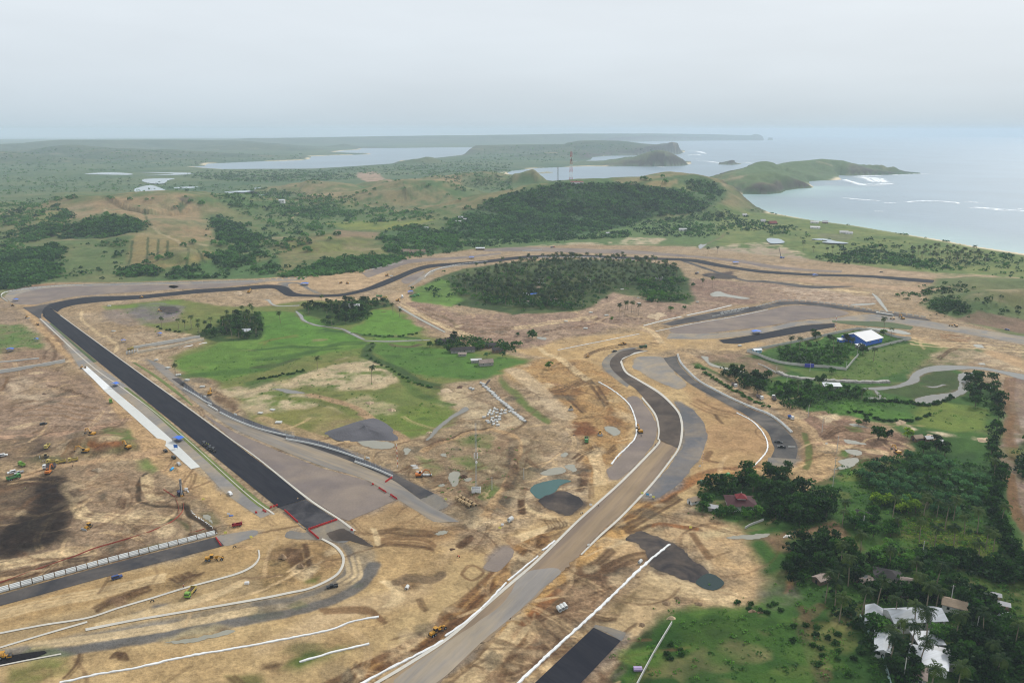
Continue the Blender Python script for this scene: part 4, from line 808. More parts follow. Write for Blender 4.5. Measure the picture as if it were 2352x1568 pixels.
# pit exit loop
strip('service_road', [(335,823),(400,882),(470,940),(540,985),(640,1030),(740,1070),(838,1100),(913,1146),(1000,1200)],[(375,838),(430,885),(520,943),(600,985),(738,1034),(815,1061),(900,1101),(965,1146),(1055,1198)],0.05, solid('road_loop', A(126,122,118,.85),0.97,0.2,0.25, streak=(heading((838,1100),(540,985)),0.12,1.2), spec=0.1, c2=A(158,142,120,.85), s2=0.08), 'grey service road curving off the straight', 120)
patch('gravel_trap', [(470,952),(540,993),(640,1036),(738,1075),(838,1102),(913,1146),(855,1173),(800,1196),(780,1189),(709,1143),(592,1050),(532,1007)],0.09, gravel, 'large brown grey gravel bed beside the straight', False, 0.5)
strip('race_track', [(410,868),(428,882),(475,916),(512,938),(550,955),(588,970),(663,997),(763,1022),(826,1050),(888,1080),(998,1133)],[(392,870),(423,892),(481,934),(530,962),(588,984),(663,1009),(738,1034),(813,1062),(860,1082),(905,1103),(966,1146)],0.10, asph_w, 'dark curving run-off asphalt behind the fenced wall', 120)
patch('road_base', [(966,1147),(998,1134),(1030,1160),(1000,1172),(975,1160)],0.06, gravel_g, 'grey stone end of the curving asphalt', True, 0.6)
# upper east straight
patch('gravel_trap', [(1538,757),(1576,769),(1651,762),(1764,748),(1827,736),(1904,730),(1950,719),(1900,706),(1860,702),(1814,702),(1764,712),(1690,727),(1610,742)],0.06, gravel, 'dark gravel field inside the upper bend', True, 0.8)
strip('race_track', [(1521,744),(1613.5,722),(1690,710),(1764,699.5),(1801,692),(1864,695),(1939,704),(2014,716),(2064,721),(2126,731)],[(1540,748),(1621,735),(1700,721),(1764,707.5),(1814,699),(1864,701),(1939,711),(2014,720.5),(2064,727),(2139,737)],0.12, asph_w, 'dark asphalt bend under the row of pale barriers', 120)
strip('service_road', [(1540,765),(1651,765),(1764,752),(1827,739),(1904,733),(2000,722),(2100,733),(2250,757),(2400,780)],[(1530,778),(1651,777),(1764,762),(1840,746),(1917,741),(2020,738),(2100,748),(2250,772),(2400,800)],0.045, road_g, 'grey service road through the upper bend', 120)
strip('verge', [(1910,735),(1960,737),(2040,740),(2098,750)],[(1912,740),(1960,746),(2030,752),(2092,757)],0.09, verge2, 'green strip beside the upper bend', 50)
strip('race_track', [(1651,781),(1701,774),(1764,763),(1840,748),(1917,742.5)],[(1662,788),(1701,789),(1764,777),(1840,764),(1917,751)],0.11, asph, 'dark asphalt lane above the walled compound', 70)
strip('race_track', [(1570,597),(1700,640),(1764,645),(1864,656),(1960,657)],[(1560,598),(1695,642),(1764,649),(1864,662),(1960,658)],0.07, asph_w, 'thin dark access lane below the back straight', 60)
strip('run_off', [(1110,572),(1200,568),(1326,571),(1450,575),(1600,588),(1700,597),(1764,608),(1850,618),(1935,622)],[(1110,577),(1200,577),(1326,580),(1450,583),(1600,592),(1700,603),(1764,615),(1850,622),(1932,626)],0.05, gravel, 'brown grey gravel strip outside the back straight', 90)
strip('run_off', [(832,628),(880,612),(920,598),(970,594),(1050,590),(1150,580)],[(845,638),(890,622),(935,606),(985,600),(1050,595),(1150,584)],0.05, gravel, 'gravel strip on the climb to the palm grove', 60)
strip('run_off', [(666,662),(660,652),(680,650),(700,660),(720,672)],[(640,652),(650,648),(690,650),(715,664),(740,676)],0.06, gravel_g, 'grey stone apron at the chicane', 40)
patch('gravel_trap', [(923,642),(950,630),(975,622),(965,635),(945,648),(930,652)],0.06, gravel, 'small gravel wedge before the palm grove', True, 0.4)
strip('service_road', [(950,655),(985,632),(1010,618),(1060,610),(1120,604)],[(935,660),(968,634),(1000,617),(1055,606),(1118,601)],0.05, road_g, 'pale road curling to the palm grove fence', 50)
patch('stone_heap', [(1613,632),(1640,628),(1690,634),(1684,640),(1650,640)],0.12, darkg, 'dark stone spread below the back straight', True, 0.6)
# S-bend
strip('run_off', [(1478,796),(1426,802),(1396,817),(1383,832),(1386,844),(1395,855),(1416,872),(1441,890)],[(1456,801),(1426,807),(1408,820),(1401,832),(1402,842),(1411,854),(1426,868),(1445,884)],0.06, gravel_g, 'grey stone shoulder outside the S-bend', 60)
patch('run_off', [(1456,832),(1466,820),(1521,821),(1551,857),(1576,882),(1566,892),(1551,892),(1513,877),(1476,857),(1455,845)],0.06, road_g, 'pale grey gravel apron inside the S-bend', True, 1.5)
strip('race_track', [(1456,801),(1426,807),(1408,820),(1401,832),(1402,842),(1411,854),(1426,867),(1441,880),(1458.5,892),(1476,910),(1493.5,930),(1506,950),(1513.5,972),(1516,992),(1513.5,1009)],[(1488.5,806),(1456,812),(1436,822),(1427,832),(1428.5,842),(1438.5,854),(1463.5,870),(1488.5,885),(1513.5,902),(1536,920),(1553.5,942),(1563.5,965),(1566,987),(1564,1012),(1557,1030)],0.14, asph_br, 'dark brown asphalt S-bend', 160)
patch('run_off', [(1551,922),(1576,932),(1601,950),(1618,972),(1624,1000),(1623,1010),(1613,1046),(1588,1076),(1551,1116),(1513,1143),(1480,1147),(1470,1135),(1510,1100),(1545,1060),(1570,1020),(1572,985),(1560,945)],0.06, solid('run_off_stone', A(104,103,105,.85),0.97,0.22,0.3, spec=0.1, c2=A(136,124,110,.85)), 'broad grey stone run-off east of the S-bend', True, 1.5)
patch('run_off', [(1440,915),(1460,910),(1478,925),(1497,950),(1508,980),(1508,1005),(1490,1035),(1455,1070),(1426,1098),(1400,1101),(1394,1081),(1406,1068),(1438,1030),(1460,1005),(1463,971),(1452,940)],0.06, gravel, 'grey brown gravel run-off west of the S-bend', True, 1.5)
strip('track_base', [(1512,1012),(1481,1053),(1426,1108),(1376,1153),(1326,1198),(1276,1248),(1226,1296),(1176,1340),(1113,1394),(1033,1464),(938,1526),(840,1590)],[(1556,1027),(1533.5,1061),(1493.5,1111),(1426,1181),(1376,1226),(1331,1273),(1308,1296),(1240,1362),(1176,1420),(1110,1478),(1050,1530),(985,1590)],0.10, road_t, 'broad brown grey graded road base running to the lower edge', 200, jag=0.4)
patch('track_base', [(1150,1390),(1190,1330),(1230,1308),(1290,1310),(1240,1358),(1176,1416),(1090,1490),(1000,1568),(900,1568),(1020,1480)],0.20, solid('grey_wash', A(140,134,128,.85),0.97,0.2,0.3, streak=(heading((1226,1296),(1481,1053)),0.14,1.2), spec=0.1, c2=A(160,146,126,.85), s2=0.08), 'grey dusted part of the graded road', True, 0.8)
for i, (La, Ra, lb) in enumerate((([(1516,1009),(1514,1020),(1481,1056),(1426,1111),(1376,1156),(1326,1201),(1276,1251),(1226,1299),(1176,1342),(1113,1397),(1033,1467),(938,1529),(860,1575)],[(1513,1009),(1510,1018),(1478,1052),(1423,1107),(1373,1152),(1323,1197),(1273,1246),(1223,1294),(1172,1337),(1109,1391),(1029,1461),(934,1523),(852,1572)], 'pale concrete kerb along the graded road'), 
    ([(1457,810),(1427,828),(1426,836),(1436,856),(1463,873),(1514,905),(1552,942),(1563,970),(1563,1000),(1556,1030),(1533,1063),(1493,1113),(1426,1184),(1376,1229),(1333,1273)],[(1489,805),(1434,821),(1429.5,832),(1440,854),(1465,870),(1517,901),(1556,940),(1568,968),(1568,1002),(1560,1032),(1537,1065),(1497,1116),(1430,1187),(1380,1232),(1336,1275)], 'pale concrete kerb on the east side of the S-bend'))):
    strip('kerb', La, Ra, 0.24, conc_w, lb, 160)
strip('kerb', [(1476,912),(1506,950),(1515,985),(1513,1010)],[(1473,914),(1502,952),(1511,985),(1510,1010)],0.22, conc_w, 'pale kerb inside the lower S-bend', 40)
# east service road with stacked barriers
strip('race_track', [(1523.5,822),(1538.5,842),(1561,862),(1586,882),(1621,902),(1663.5,925),(1701,945),(1738.5,970),(1764,993),(1774,1018),(1779,1030),(1771,1050)],[(1553.5,817),(1558.5,835),(1576,855),(1601,877),(1638.5,897),(1676,917),(1726,940),(1764,955),(1789,972),(1814,998),(1829,1018),(1832,1034),(1828,1054)],0.10, solid('asphalt_east', A(70,69,70,.85),0.95,0.2,0.3, spec=0.12, c2=A(104,98,92,.85)), 'dark curved road beside the stacked barriers', 120)
patch('road_base', [(1771,1050),(1829,1054),(1822,1066),(1812,1074),(1768,1066),(1764,1056)],0.07, gravel_g, 'grey stone end of the curved road', True, 0.6)
# lower west roads
strip('service_road', [(-30,1374),(0,1366),(250,1296),(496,1233)],[(-30,1398),(0,1391),(200,1336),(375,1289),(515,1253)],0.09, asph_w, 'dark service road under the terraced barriers', 60)
patch('road_base', [(496,1232),(520,1227),(585,1217),(590,1228),(560,1240),(516,1253)],0.05, road_g, 'pale concrete apron at the end of the barrier row', True, 0.5)
strip('race_track', [(-40,1518),(0,1511),(25,1505),(70,1498),(102,1494)],[(-40,1536),(0,1528),(40,1519),(80,1510),(108,1499)],0.13, asph_new, 'fresh black asphalt under the yellow roller', 40)
strip('race_track', [(1190,1604),(1363,1441)],[(1300,1604),(1426,1471)],0.13, asph, 'wide new black asphalt strip at the lower edge', 50)
patch('road_base', [(1363,1440),(1368,1434),(1400,1440),(1438,1453),(1427,1472),(1393,1452)],0.07, gravel_g, 'dark stone base above the new asphalt strip', False, 0.4)
patch('stone_spread', [(1438,1236),(1476,1221),(1546,1248),(1581,1276),(1613,1298),(1628,1316),(1596,1336),(1536,1316),(1491,1298),(1488,1273),(1463,1248)],0.08, darkg, 'dark stone spread across the covered bund', True, 2.0)
patch('stone_spread', [(1238,1148),(1296,1128),(1341,1153),(1308,1184),(1276,1173)],0.08, darkg, 'dark stone pad beside the teal pond', True, 2.0)
patch('stone_spread', [(1112,1300),(1150,1263),(1172,1258),(1180,1272),(1150,1309),(1125,1311)],0.08, gravel, 'grey brown stone pad west of the graded road', True, 0.6)
strip('kerb', [(0,1452),(100,1433),(200,1417),(275,1393),(350,1371),(425,1348),(500,1328),(550,1313),(580,1297),(593,1280),(592,1263)],[(0,1456),(100,1437),(200,1421),(275,1397),(350,1375),(425,1352),(500,1332),(552,1317),(584,1300),(597,1281),(596,1263)],0.20, conc_w, 'pale curved kerb under the yellow grader', 120)
strip('kerb', [(-20,1491),(0,1485),(100,1455),(200,1426)],[(-20,1495),(0,1489),(100,1459),(201,1430)],0.20, conc_w, 'pale kerb in the lower west corner', 60)
strip('kerb', [(196,1443),(300,1423),(400,1406),(588,1374),(663,1359),(713,1348),(763,1324),(781,1305),(786,1284),(778,1267),(763,1253),(738,1239)],[(197,1449),(300,1428),(400,1411),(588,1379),(663,1364),(716,1352),(768,1327),(787,1306),(792,1283),(784,1264),(767,1249),(741,1236)],0.20, conc_w, 'pale kerb round the near hairpin island', 150)
strip('kerb', [(-20,1531),(0,1527),(60,1515),(140,1500)],[(-20,1534),(0,1530),(60,1518),(141,1503)],0.2, conc_w, 'short pale kerb beside the fresh black asphalt', 40)
# white plastic covered bunds
BUND = [([(137,1568),(225,1548),(300,1536),(425,1508),(525,1491),(588,1480),(688,1461),(763,1445),(813,1426),(870,1416)], 'long white plastic-covered bund across the lower sand field', 1.5),
 ([(688,1520),(763,1498),(848,1478)], 'short white covered bund through a strip of green grass', 1.4),
 ([(800,1588),(833,1568),(913,1526),(988,1488),(1018,1470)], 'white covered bund south of the yellow grader', 1.7),([(1023,1461),(1088,1413),(1163,1338)], 'white covered bund north of the yellow grader', 1.6),
 ([(1167,1333),(1195,1310),(1236,1277)], 'white covered bund beside brown terraces', 1.5),([(1246,1264),(1262,1252),(1275,1242)], 'shortest white covered bund beside the graded road', 1.6),
 ([(1175,1584),(1191,1568),(1276,1488),(1388,1386),(1476,1301),(1538,1250)], 'long straight white covered bund beside the new asphalt strip', 2.0),
 ([(1375,877),(1401,892),(1426,910),(1446,930),(1456,952),(1461,972),(1460,1003),(1441,1026),(1418,1048),(1405,1066)], 'curved white covered bund west of the S-bend', 1.6),
 ([(1692,948),(1726,966),(1748,988),(1761,1011),(1762,1033),(1748,1053),(1731,1071)], 'curved white covered bund beside the east service road', 1.4),
 ([(1281,804),(1376,785),(1468,767)], 'straight white covered bund above the S-bend', 1.3),([(1506,761),(1601,742),(1690,727),(1764,711)], 'thin white covered bund along the upper gravel field', 1.1)]
for F, lb, wd in BUND: rail('plastic_bund', F, wd*0.66,0.4, sheet_w, lb, 'bund', wob=0.45)
rail('drain_channel', [(1478,748),(1520,737),(1565,727)],2.2,0.25, conc, 'pale concrete drain beside the upper dark asphalt', 'drain', wob=0.2)
rail('drain_channel', [(1578,724),(1630,713),(1680,701)],2.4,0.25, conc, 'pale concrete drain above the pale barriers', 'drain', wob=0.2)
# water
patch('pond', [(1218,1126),(1238,1146),(1273,1131),(1290,1113),(1313,1103),(1276,1101),(1228,1113)],0.06, wat_t, 'teal pond in a dug pit', True, 0.8)
patch('pond', [(1241,1086),(1276,1073),(1298,1076),(1296,1086),(1258,1091)],0.06, wat_m, 'milky pond above the teal pit', True, 0.8)
patch('pond', [(1598,1338),(1629,1316),(1664,1338),(1638,1355)],0.10, wat_d, 'dark green pond at the end of the stone spread', True, 0.4)
patch('stream', Z('B4', [(860,1095),(1150,1075),(1290,1020),(1330,960),(1420,915),(1600,885),(1950,900),(2100,925),(2352,970),(2600,1010),(2600,1070),(2352,1022),(2150,960),(1950,925),(1800,922),(1500,948),(1400,985),(1385,1035),(1200,1090),(1000,1112)]),0.06, wat_g, 'grey stream winding past the walled compound', True, 1.0)
patch('stream', Z('B4', [(1750,965),(1900,960),(1860,1040),(1830,1120),(1760,1170),(1620,1215),(1520,1235),(1360,1225),(1370,1190),(1560,1150),(1660,1140),(1730,1120),(1760,1040)]),0.07, wat_g, 'grey pool in the green wetland', True, 2.0)
for F, lb, mt in ((Z('B4', [(1440,1075),(1530,1080),(1600,1062),(1640,1065),(1530,1090)]), 'thin water channel in the wetland', wat_g),(Z('B4', [(985,1110),(1020,1140),(1060,1180),(1020,1175),(990,1140)]), 'narrow inlet at the stream', wat_g),(Z('B4', [(910,1180),(1080,1185),(1060,1205),(940,1200)]), 'grey pool behind the palm', wat_g),
   (Z('B4', [(890,535),(1000,545),(1200,560),(1310,595),(1250,600),(1100,575),(930,548)]), 'pale water ditch behind the blue warehouse', wat_m),(Z('B4', [(1890,695),(1960,700),(1990,725),(1920,722)]), 'pale puddle on the sandy road', wat_m),(Z('B4', [(1940,865),(1990,868),(2000,882),(1950,880)]), 'small puddle near the stream bend', wat_m),(Z('B4',[(955,225),(985,240),(1040,290),(1110,395),(1085,390),(1020,310)]), 'pale drain running down to the upper bend', wat_m),(Z('B4', [(770,325),(900,318),(985,315),(960,330),(790,335)]), 'pale puddle above the upper bend', wat_m),
   (Z('B3', [(1820,230),(1900,205),(1990,235),(2180,270),(2100,275),(1950,255),(1850,255)]), 'white muddy pool in worked soil', wat_m),(Z('B3', [(1740,800),(1800,810),(1810,850),(1900,890),(2150,950),(2000,930),(1830,890),(1760,830)]), 'grey ditch west of the compound', wat_m),(Z('B3', [(240,625),(320,635),(300,655),(240,640)]), 'small puddle under a round tree', wat_m),
   (Z('B3', [(850,1455),(920,1450),(1000,1490),(970,1530),(920,1530)]), 'muddy puddle by the bulldozer', wat_m),(Z('C3', [(490,510),(560,505),(600,550),(560,575),(500,530)]), 'pale pool above the teal pond', wat_m),(Z('C3', [(450,410),(500,390),(520,410),(480,435)]), 'small pale pool in dug ground', wat_m),
   (Z('C2', [(1780,585),(1860,570),(1870,640),(1840,705),(1790,690)]), 'tall milky pool by the mast', wat_m),(Z('C2', [(1920,632),(1990,630),(1960,660),(1930,655)]), 'small milky pool by the mast', wat_m),(Z('C2', [(1370,350),(1420,370),(1400,405),(1365,412)]), 'pale puddle beside the striped pole', wat_m),(Z('C2', [(940,290),(1020,280),(1240,300),(1270,340),(1180,360),(1000,335)]), 'green milky pool below the stone heap', wat_m),(Z('C2', [(1680,690),(1730,680),(1740,700),(1700,705)]), 'tiny milky pool near the excavator', wat_m),(Z('C2', [(1700,405),(1740,405),(1755,435),(1720,430)]), 'narrow puddle north of the mast', wat_m),
   (Z('C2', [(1645,1145),(1700,1112),(1765,1115),(1740,1140)]), 'pale puddle by the haul road', wat_m),(Z('C2',[(1565,270),(1590,275),(1700,170),(1840,60),(1960,0),(1925,-25),(1860,15),(1700,120),(1600,230)]), 'straight grey water channel in the meadow', wat_g),
   (Z('B2',[(150,1100),(300,1108),(420,1130),(440,1145),(300,1140),(200,1115)]), 'pale pool at the meadow track', wat_g),(Z('C4', [(700,270),(760,280),(900,310),(880,320),(740,310)]), 'long puddle beside the dirt yard', wat_m),(Z('C4', [(710,365),(860,380),(850,420),(780,415)]), 'puddle south of the dirt yard', wat_m),(Z('C4', [(640,470),(800,440),(840,460),(800,510),(700,540),(600,550),(680,510)]), 'streaky puddles near the yellow excavator', wat_m),(Z('C4', [(740,135),(800,130),(940,170),(830,155)]), 'thin puddle in the dirt yard', wat_m),(Z('D3', [(1980,225),(2100,215),(2352,195),(2352,225),(2200,245),(2000,245)]), 'brown puddle on the farm track', wat_m),
   (Z('C1', [(1870,960),(1920,975),(1960,1040),(1920,1030),(1880,985)]), 'pale pool beside the bagged drain', wat_m),(Z('D1', [(1520,1190),(1700,1170),(2000,1110),(2100,1085),(2150,1100),(2000,1140),(1750,1200)]), 'shallow milky water in the lower field', wat_m)):
    patch('puddle', F, 0.05, mt, lb, True, 1.3)
strip('stream', Z('B2',[(360,390),(400,440),(420,470),(520,515),(640,535),(780,555),(850,590),(950,640),(1000,655)]), Z('B2',[(375,388),(430,430),(445,465),(540,508),(640,525),(790,545),(870,580),(960,625),(1000,645)]),0.06, wat_g, 'narrow stream through the bright meadow', 60)
strip('stream', Z('B2',[(1000,662),(1200,672),(1400,664),(1600,656)]), Z('B2',[(1000,655),(1200,662),(1400,655),(1600,650)]),0.06, wat_g, 'thin ditch in front of the village', 40)
strip('stream', Z('B2', [(60,280),(100,290),(130,320),(200,345),(400,340)]), Z('B2', [(80,280),(130,285),(150,315),(210,338),(400,333)]),0.06, wat_m, 'pale ditch below the chicane', 40)
strip('stream', Z('B2',[(1300,350),(1450,440),(1600,520),(1730,585)]), Z('B2',[(1320,345),(1470,432),(1620,512),(1745,578)]),0.06, wat_m, 'pale concrete lined ditch beside the earth banks', 40)
strip('stream', Z('A3',[(1710,1130),(1730,1160),(1800,1110),(1900,1070),(2000,1015)]), Z('A3',[(1740,1110),(1755,1120),(1810,1095),(1900,1060),(2000,1010)]),0.2, wat_g, 'pale creek beyond the back straight', 40)
for F, lb in ((Z('A4',[(400,1070),(470,1062),(560,1068),(620,1085),(740,1105),(600,1105),(500,1095),(540,1080)]), 'white pond on the coastal plain'),(Z('A4',[(0,1060),(80,1060),(160,1095),(60,1110),(0,1095)]), 'white pools by the tents'),
   (Z('A1',[(780,468),(1000,455),(1200,465),(1180,478),(900,474)]), 'far salt pan strip'),(Z('A1',[(1270,455),(1760,460),(1700,475),(1310,484),(1600,468)]), 'far salt pan near the bay'),(Z('A1',[(1310,535),(1340,515),(1600,510),(1540,530),(1500,558),(1380,555)]), 'bright salt pans behind the brown hill'),(Z('A1',[(1240,605),(1380,572),(1480,600),(1540,625),(1660,635),(1440,645),(1270,640)]), 'ridged salt pans close behind the brown hill'),(Z('A1',[(1610,592),(1820,585),(1760,600),(1640,602)]), 'small bright salt pan'),(Z('A1',[(2060,635),(2352,622),(2352,655),(2150,655)])+Z('A2',[(0,625),(100,625),(190,630),(100,655),(0,670)]), 'bright pond behind the scrubby knoll'),(Z('A2',[(0,595),(100,597),(90,610),(0,615)]), 'narrow bright pond in the plain')):
    P = flat(F, 5.0);zz = min(11.0, max(0.4, float(hz(P[:, 0], P[:, 1]).max())+0.3))
    P = flat(F, zz)
    patch('salt_pan', P, zz, wat_s, lb, True, 3.0, 'structure', None, True)
# surf: broken water lying on the sea
foam = solid('foam', A(240,245,248,.95),0.7,0.08,0.05);t_ = foam.node_tree;fa = t_.nodes.new('ShaderNodeAttribute');fa.attribute_name = 'Col'; fg = t_.nodes.new('ShaderNodeNewGeometry');fn = t_.nodes.new('ShaderNodeTexNoise');fn.inputs['Scale'].default_value = 0.05;fn.inputs['Detail'].default_value = 6;t_.links.new(fg.outputs['Position'], fn.inputs['Vector'])
fm = t_.nodes.new('ShaderNodeMath');fm.operation = 'ADD'; t_.links.new(fa.outputs['Fac'], fm.inputs[0]);t_.links.new(fn.outputs[0], fm.inputs[1]);fr_ = t_.nodes.new('ShaderNodeMapRange');fr_.inputs['From Min'].default_value = 0.6;fr_.inputs['From Max'].default_value = 1.3;t_.links.new(fm.outputs[0], fr_.inputs[0])
fx_ = t_.nodes.new('ShaderNodeMixShader');t_.links.new(fr_.outputs[0], fx_.inputs[0]);t_.links.new(t_.nodes.new('ShaderNodeBsdfTransparent').outputs[0], fx_.inputs[1]);t_.links.new(t_.nodes['Principled BSDF'].outputs[0], fx_.inputs[2]);t_.links.new(fx_.outputs[0], t_.nodes['Material Output'].inputs['Surface'])
def surf(F, lb, n=3):
    W = flat(F, -0.7);P = catmull(W, 60);bm_v = [];fs = []
    T = np.gradient(P, axis=0);T /= np.linalg.norm(T, axis=1)[:, None]
    for k in range(n):
        o = len(bm_v);off = RNG.uniform(-1,1)*n*3.0
        for i, p in enumerate(P):
            e = math.sin(math.pi*min(1, max(0,(i+0.5)/60)))**0.6;nn = np.array([-T[i, 1], T[i, 0]])
            w1 = 3.2*(4+9*max(0, fbm(np.array([i*1.0]), np.array([k*7.0]),6,3,91)[0]+0.2))*e*(np.hypot(*p)/2600);wob = 14*fbm(np.array([i*1.0]), np.array([k*3.0]),9,3,93)[0]
            c = p+nn*(off*2+wob)
            bm_v += [(c[0]-nn[0]*w1, c[1]-nn[1]*w1,-0.62+0.02*k),(c[0], c[1],-0.35+0.02*k),(c[0]+nn[0]*w1*0.6, c[1]+nn[1]*w1*0.6,-0.62+0.02*k)]
        fs += [(o+i*3+j, o+i*3+j+1, o+i*3+j+4, o+i*3+j+3) for i in range(59) for j in (0,1)]
    tag(link('surf', mesh('surf', bm_v, fs, foam, True, np.tile([[0.0]*3,[0.75]*3,[0.0]*3],(60*n, 1)))), lb, None, None, 'stuff')
for F, lb, n in ((Z('A4',[(690,690),(800,700),(1040,718)]), 'white breaker line', 2),(Z('A4',[(1060,737),(1180,735)]), 'short breaker', 1),(Z('A4',[(1245,727),(1450,718),(1680,725),(1770,745)]), 'long white breaker', 2),(Z('A4',[(1810,722),(1980,738)]), 'outer breaker', 1),(Z('A4',[(1860,775),(2100,795),(2352,815)]), 'broad breaker near the beach', 3),(Z('A4',[(2270,787),(2352,795)]), 'breaker end', 1),(Z('A4',[(985,815),(1070,815)]), 'small ripple', 1),
    (Z('A4',[(810,495),(950,510),(1000,540),(1140,550)]), 'white surf under the headland', 6),(Z('A4',[(830,490),(950,485),(1040,490)]), 'surf at the beach', 3),(Z('A4',[(700,520),(800,550),(900,575),(1060,580)]), 'surf edge', 3),(Z('A4',[(900,560),(1000,565),(1120,555)]), 'surf fan', 3),(Z('A4',[(1140,480),(1300,470),(1500,468)]), 'surf on the rocks', 2),(Z('A4',[(520,558),(600,560)]), 'small breaker', 1),
    (Z('A3',[(1600,258),(1700,262),(1780,285)]), 'surf off the long headland', 2),(Z('A3',[(1610,300),(1700,290),(1740,300)]), 'surf lines', 1),(Z('A3',[(1570,328),(1770,330)]), 'surf lines', 1),(Z('A3',[(1680,350),(1800,355),(1900,370)]), 'surf lines', 2),(Z('A3',[(2130,365),(2230,372)]), 'surf behind the headland', 2),(Z('A3',[(1340,402),(1450,412)]), 'surf', 1)):
    surf(F, lb, n)
# ---- ground object
ii = (np.arange(NR-1)[:, None]*NC+np.arange(NC-1)[None]).ravel()
QF = np.stack([ii, ii+1, ii+NC+1, ii+NC],1)
rel = (DIRT*0.9+0.12)*(1-PAVED)*(st > 2)*sstep(1600,1000, RR_)
rdg = 1-2*np.abs(fbm(GX, GY, 26,4,73))
GZ = GZ+rel*(0.9*np.clip(rdg, -0.4,1)**3+0.9*fbm(GX, GY, 13,4,71)+0.45*fbm(GX, GY, 4,3,79)-0.1)-PAVED*0.03*(st > 0)
GZg = GZ.reshape(NR, NC);GZr = GZ
COLR *= (1+(rel*0.35*(fbm(GX, GY, 3.2,3,83)))+0.10*fbm(GX, GY, 5,3,87))[:, None];COLR[:] = np.clip(COLR, 0.004,0.9)
vc = np.concatenate([COLR, DIRT[:, None]],1)
gm, t, b = newmat('ground')
n = t.nodes.new;l = t.links.new
at = n('ShaderNodeAttribute');at.attribute_name = 'Col'; geo = n('ShaderNodeNewGeometry')
n1 = n('ShaderNodeTexNoise');n1.inputs['Scale'].default_value = 0.55;n1.inputs['Detail'].default_value = 7;n1.inputs['Roughness'].default_value = 0.7;l(geo.outputs['Position'], n1.inputs['Vector'])
n2 = n('ShaderNodeTexNoise');n2.inputs['Scale'].default_value = 0.06;n2.inputs['Detail'].default_value = 5;n2.inputs['Distortion'].default_value = 1.2;l(geo.outputs['Position'], n2.inputs['Vector'])
wm = n('ShaderNodeMapping');wm.inputs['Scale'].default_value = (0.09,0.16,1);wm.inputs['Rotation'].default_value = (0,0,-0.55);l(geo.outputs['Position'], wm.inputs[0])
wv = n('ShaderNodeTexNoise');wv.inputs['Scale'].default_value = 1.0;wv.inputs['Detail'].default_value = 4;wv.inputs['Distortion'].default_value = 3.2;wv.inputs['Roughness'].default_value = 0.62;l(wm.outputs[0], wv.inputs['Vector'])
def mapr(src, a0, a1, o0, o1):
    r = n('ShaderNodeMapRange');r.inputs['From Min'].default_value = a0;r.inputs['From Max'].default_value = a1;r.inputs['To Min'].default_value = o0;r.inputs['To Max'].default_value = o1;l(src, r.inputs[0]);return r.outputs[0]
def mth(op, a, b_):
    m = n('ShaderNodeMath');m.operation = op
    for k, s in ((0, a),(1, b_)):
        if isinstance(s, (int, float)): m.inputs[k].default_value = s
        else: l(s, m.inputs[k])
    return m.outputs[0]
amp = mth('MULTIPLY_ADD', at.outputs['Alpha'],0.6);amp.node.inputs[2].default_value = 0.42
f = mth('MULTIPLY', mth('ADD', mth('MULTIPLY', mapr(n1.outputs[0],0.3,0.7,-0.44,0.44), amp),1.0), mapr(n2.outputs[0],0.3,0.7,0.82,1.18))
wr = mth('ADD', mth('MULTIPLY', mth('SUBTRACT', mapr(wv.outputs[0],0.32,0.66,0.74,1.20),1.0), at.outputs['Alpha']),1.0)
f = mth('MULTIPLY', f, wr)
sc = n('ShaderNodeVectorMath');sc.operation = 'SCALE'; l(at.outputs['Color'], sc.inputs[0]);l(f, sc.inputs['Scale'])
l(sc.outputs[0], b.inputs['Base Color']);b.inputs['Roughness'].default_value = 0.95;b.inputs['Specular IOR Level'].default_value = 0.1
bp = n('ShaderNodeBump');bp.inputs['Strength'].default_value = 0.8;bp.inputs['Distance'].default_value = 0.9;l(n1.outputs[0], bp.inputs['Height']);l(bp.outputs[0], b.inputs['Normal'])
me = mesh('ground', np.stack([GX, GY, GZr],1), QF, gm, True, vc)
tag(link('ground', me), 'worked soil, meadows and rolling hills down to the coast', None, None, 'structure')

# ================================================================== MACHINES, CARS, SITE FURNITURE
paintm = {}
def paint_mat(name, rgb, rough=0.45, var=0.18):
    if name not in paintm: paintm[name] = solid('paint_'+name, A(*rgb, .85), rough, var, 1.3, spec=0.4, objrand=0.06)
    return paintm[name]
YEL = paint_mat('digger_yellow', (196,142,40));ORG = paint_mat('orange', (196,112,36));LIME = paint_mat('lime', (122,164,66));GRN = paint_mat('green', (84,150,84));DGRN = paint_mat('dark_green', (50,92,58))
YTR = paint_mat('pale_yellow', (192,172,92));WHT = paint_mat('white', (232,232,230));SIL = paint_mat('silver', (178,178,176),0.3);BLK = paint_mat('black', (32,34,36),0.3);BLU = paint_mat('blue', (36,62,118),0.3);TRB = paint_mat('truck_blue', (44,108,190));RED = paint_mat('red', (190,36,36));DRED = paint_mat('dark_red', (142,22,34));OLV = paint_mat('dusty_tan', (150,128,84))
CYAN = paint_mat('cyan', (40,160,215));NAVY = paint_mat('navy', (30,40,78));TARP = paint_mat('tarp_blue', (48,108,210),0.5);GREYP = paint_mat('grey', (140,140,140));YLO = paint_mat('sign_yellow', (232,226,110));PINKP = paint_mat('mauve', (170,150,190))
TYRE = solid('tyre', A(28,28,28,1),0.9,0.2,2.0);GLASS = solid('dark_glass', A(24,30,36,1),0.12,0.1,1, spec=0.6);STEEL = solid('dark_steel', A(58,54,50,1),0.6,0.3,1.2);LOADS = solid('load_soil', A(70,58,48,1),0.95,0.3,0.9);CHROME = solid('galvanised', A(170,174,178,.9),0.4,0.2,0.8)
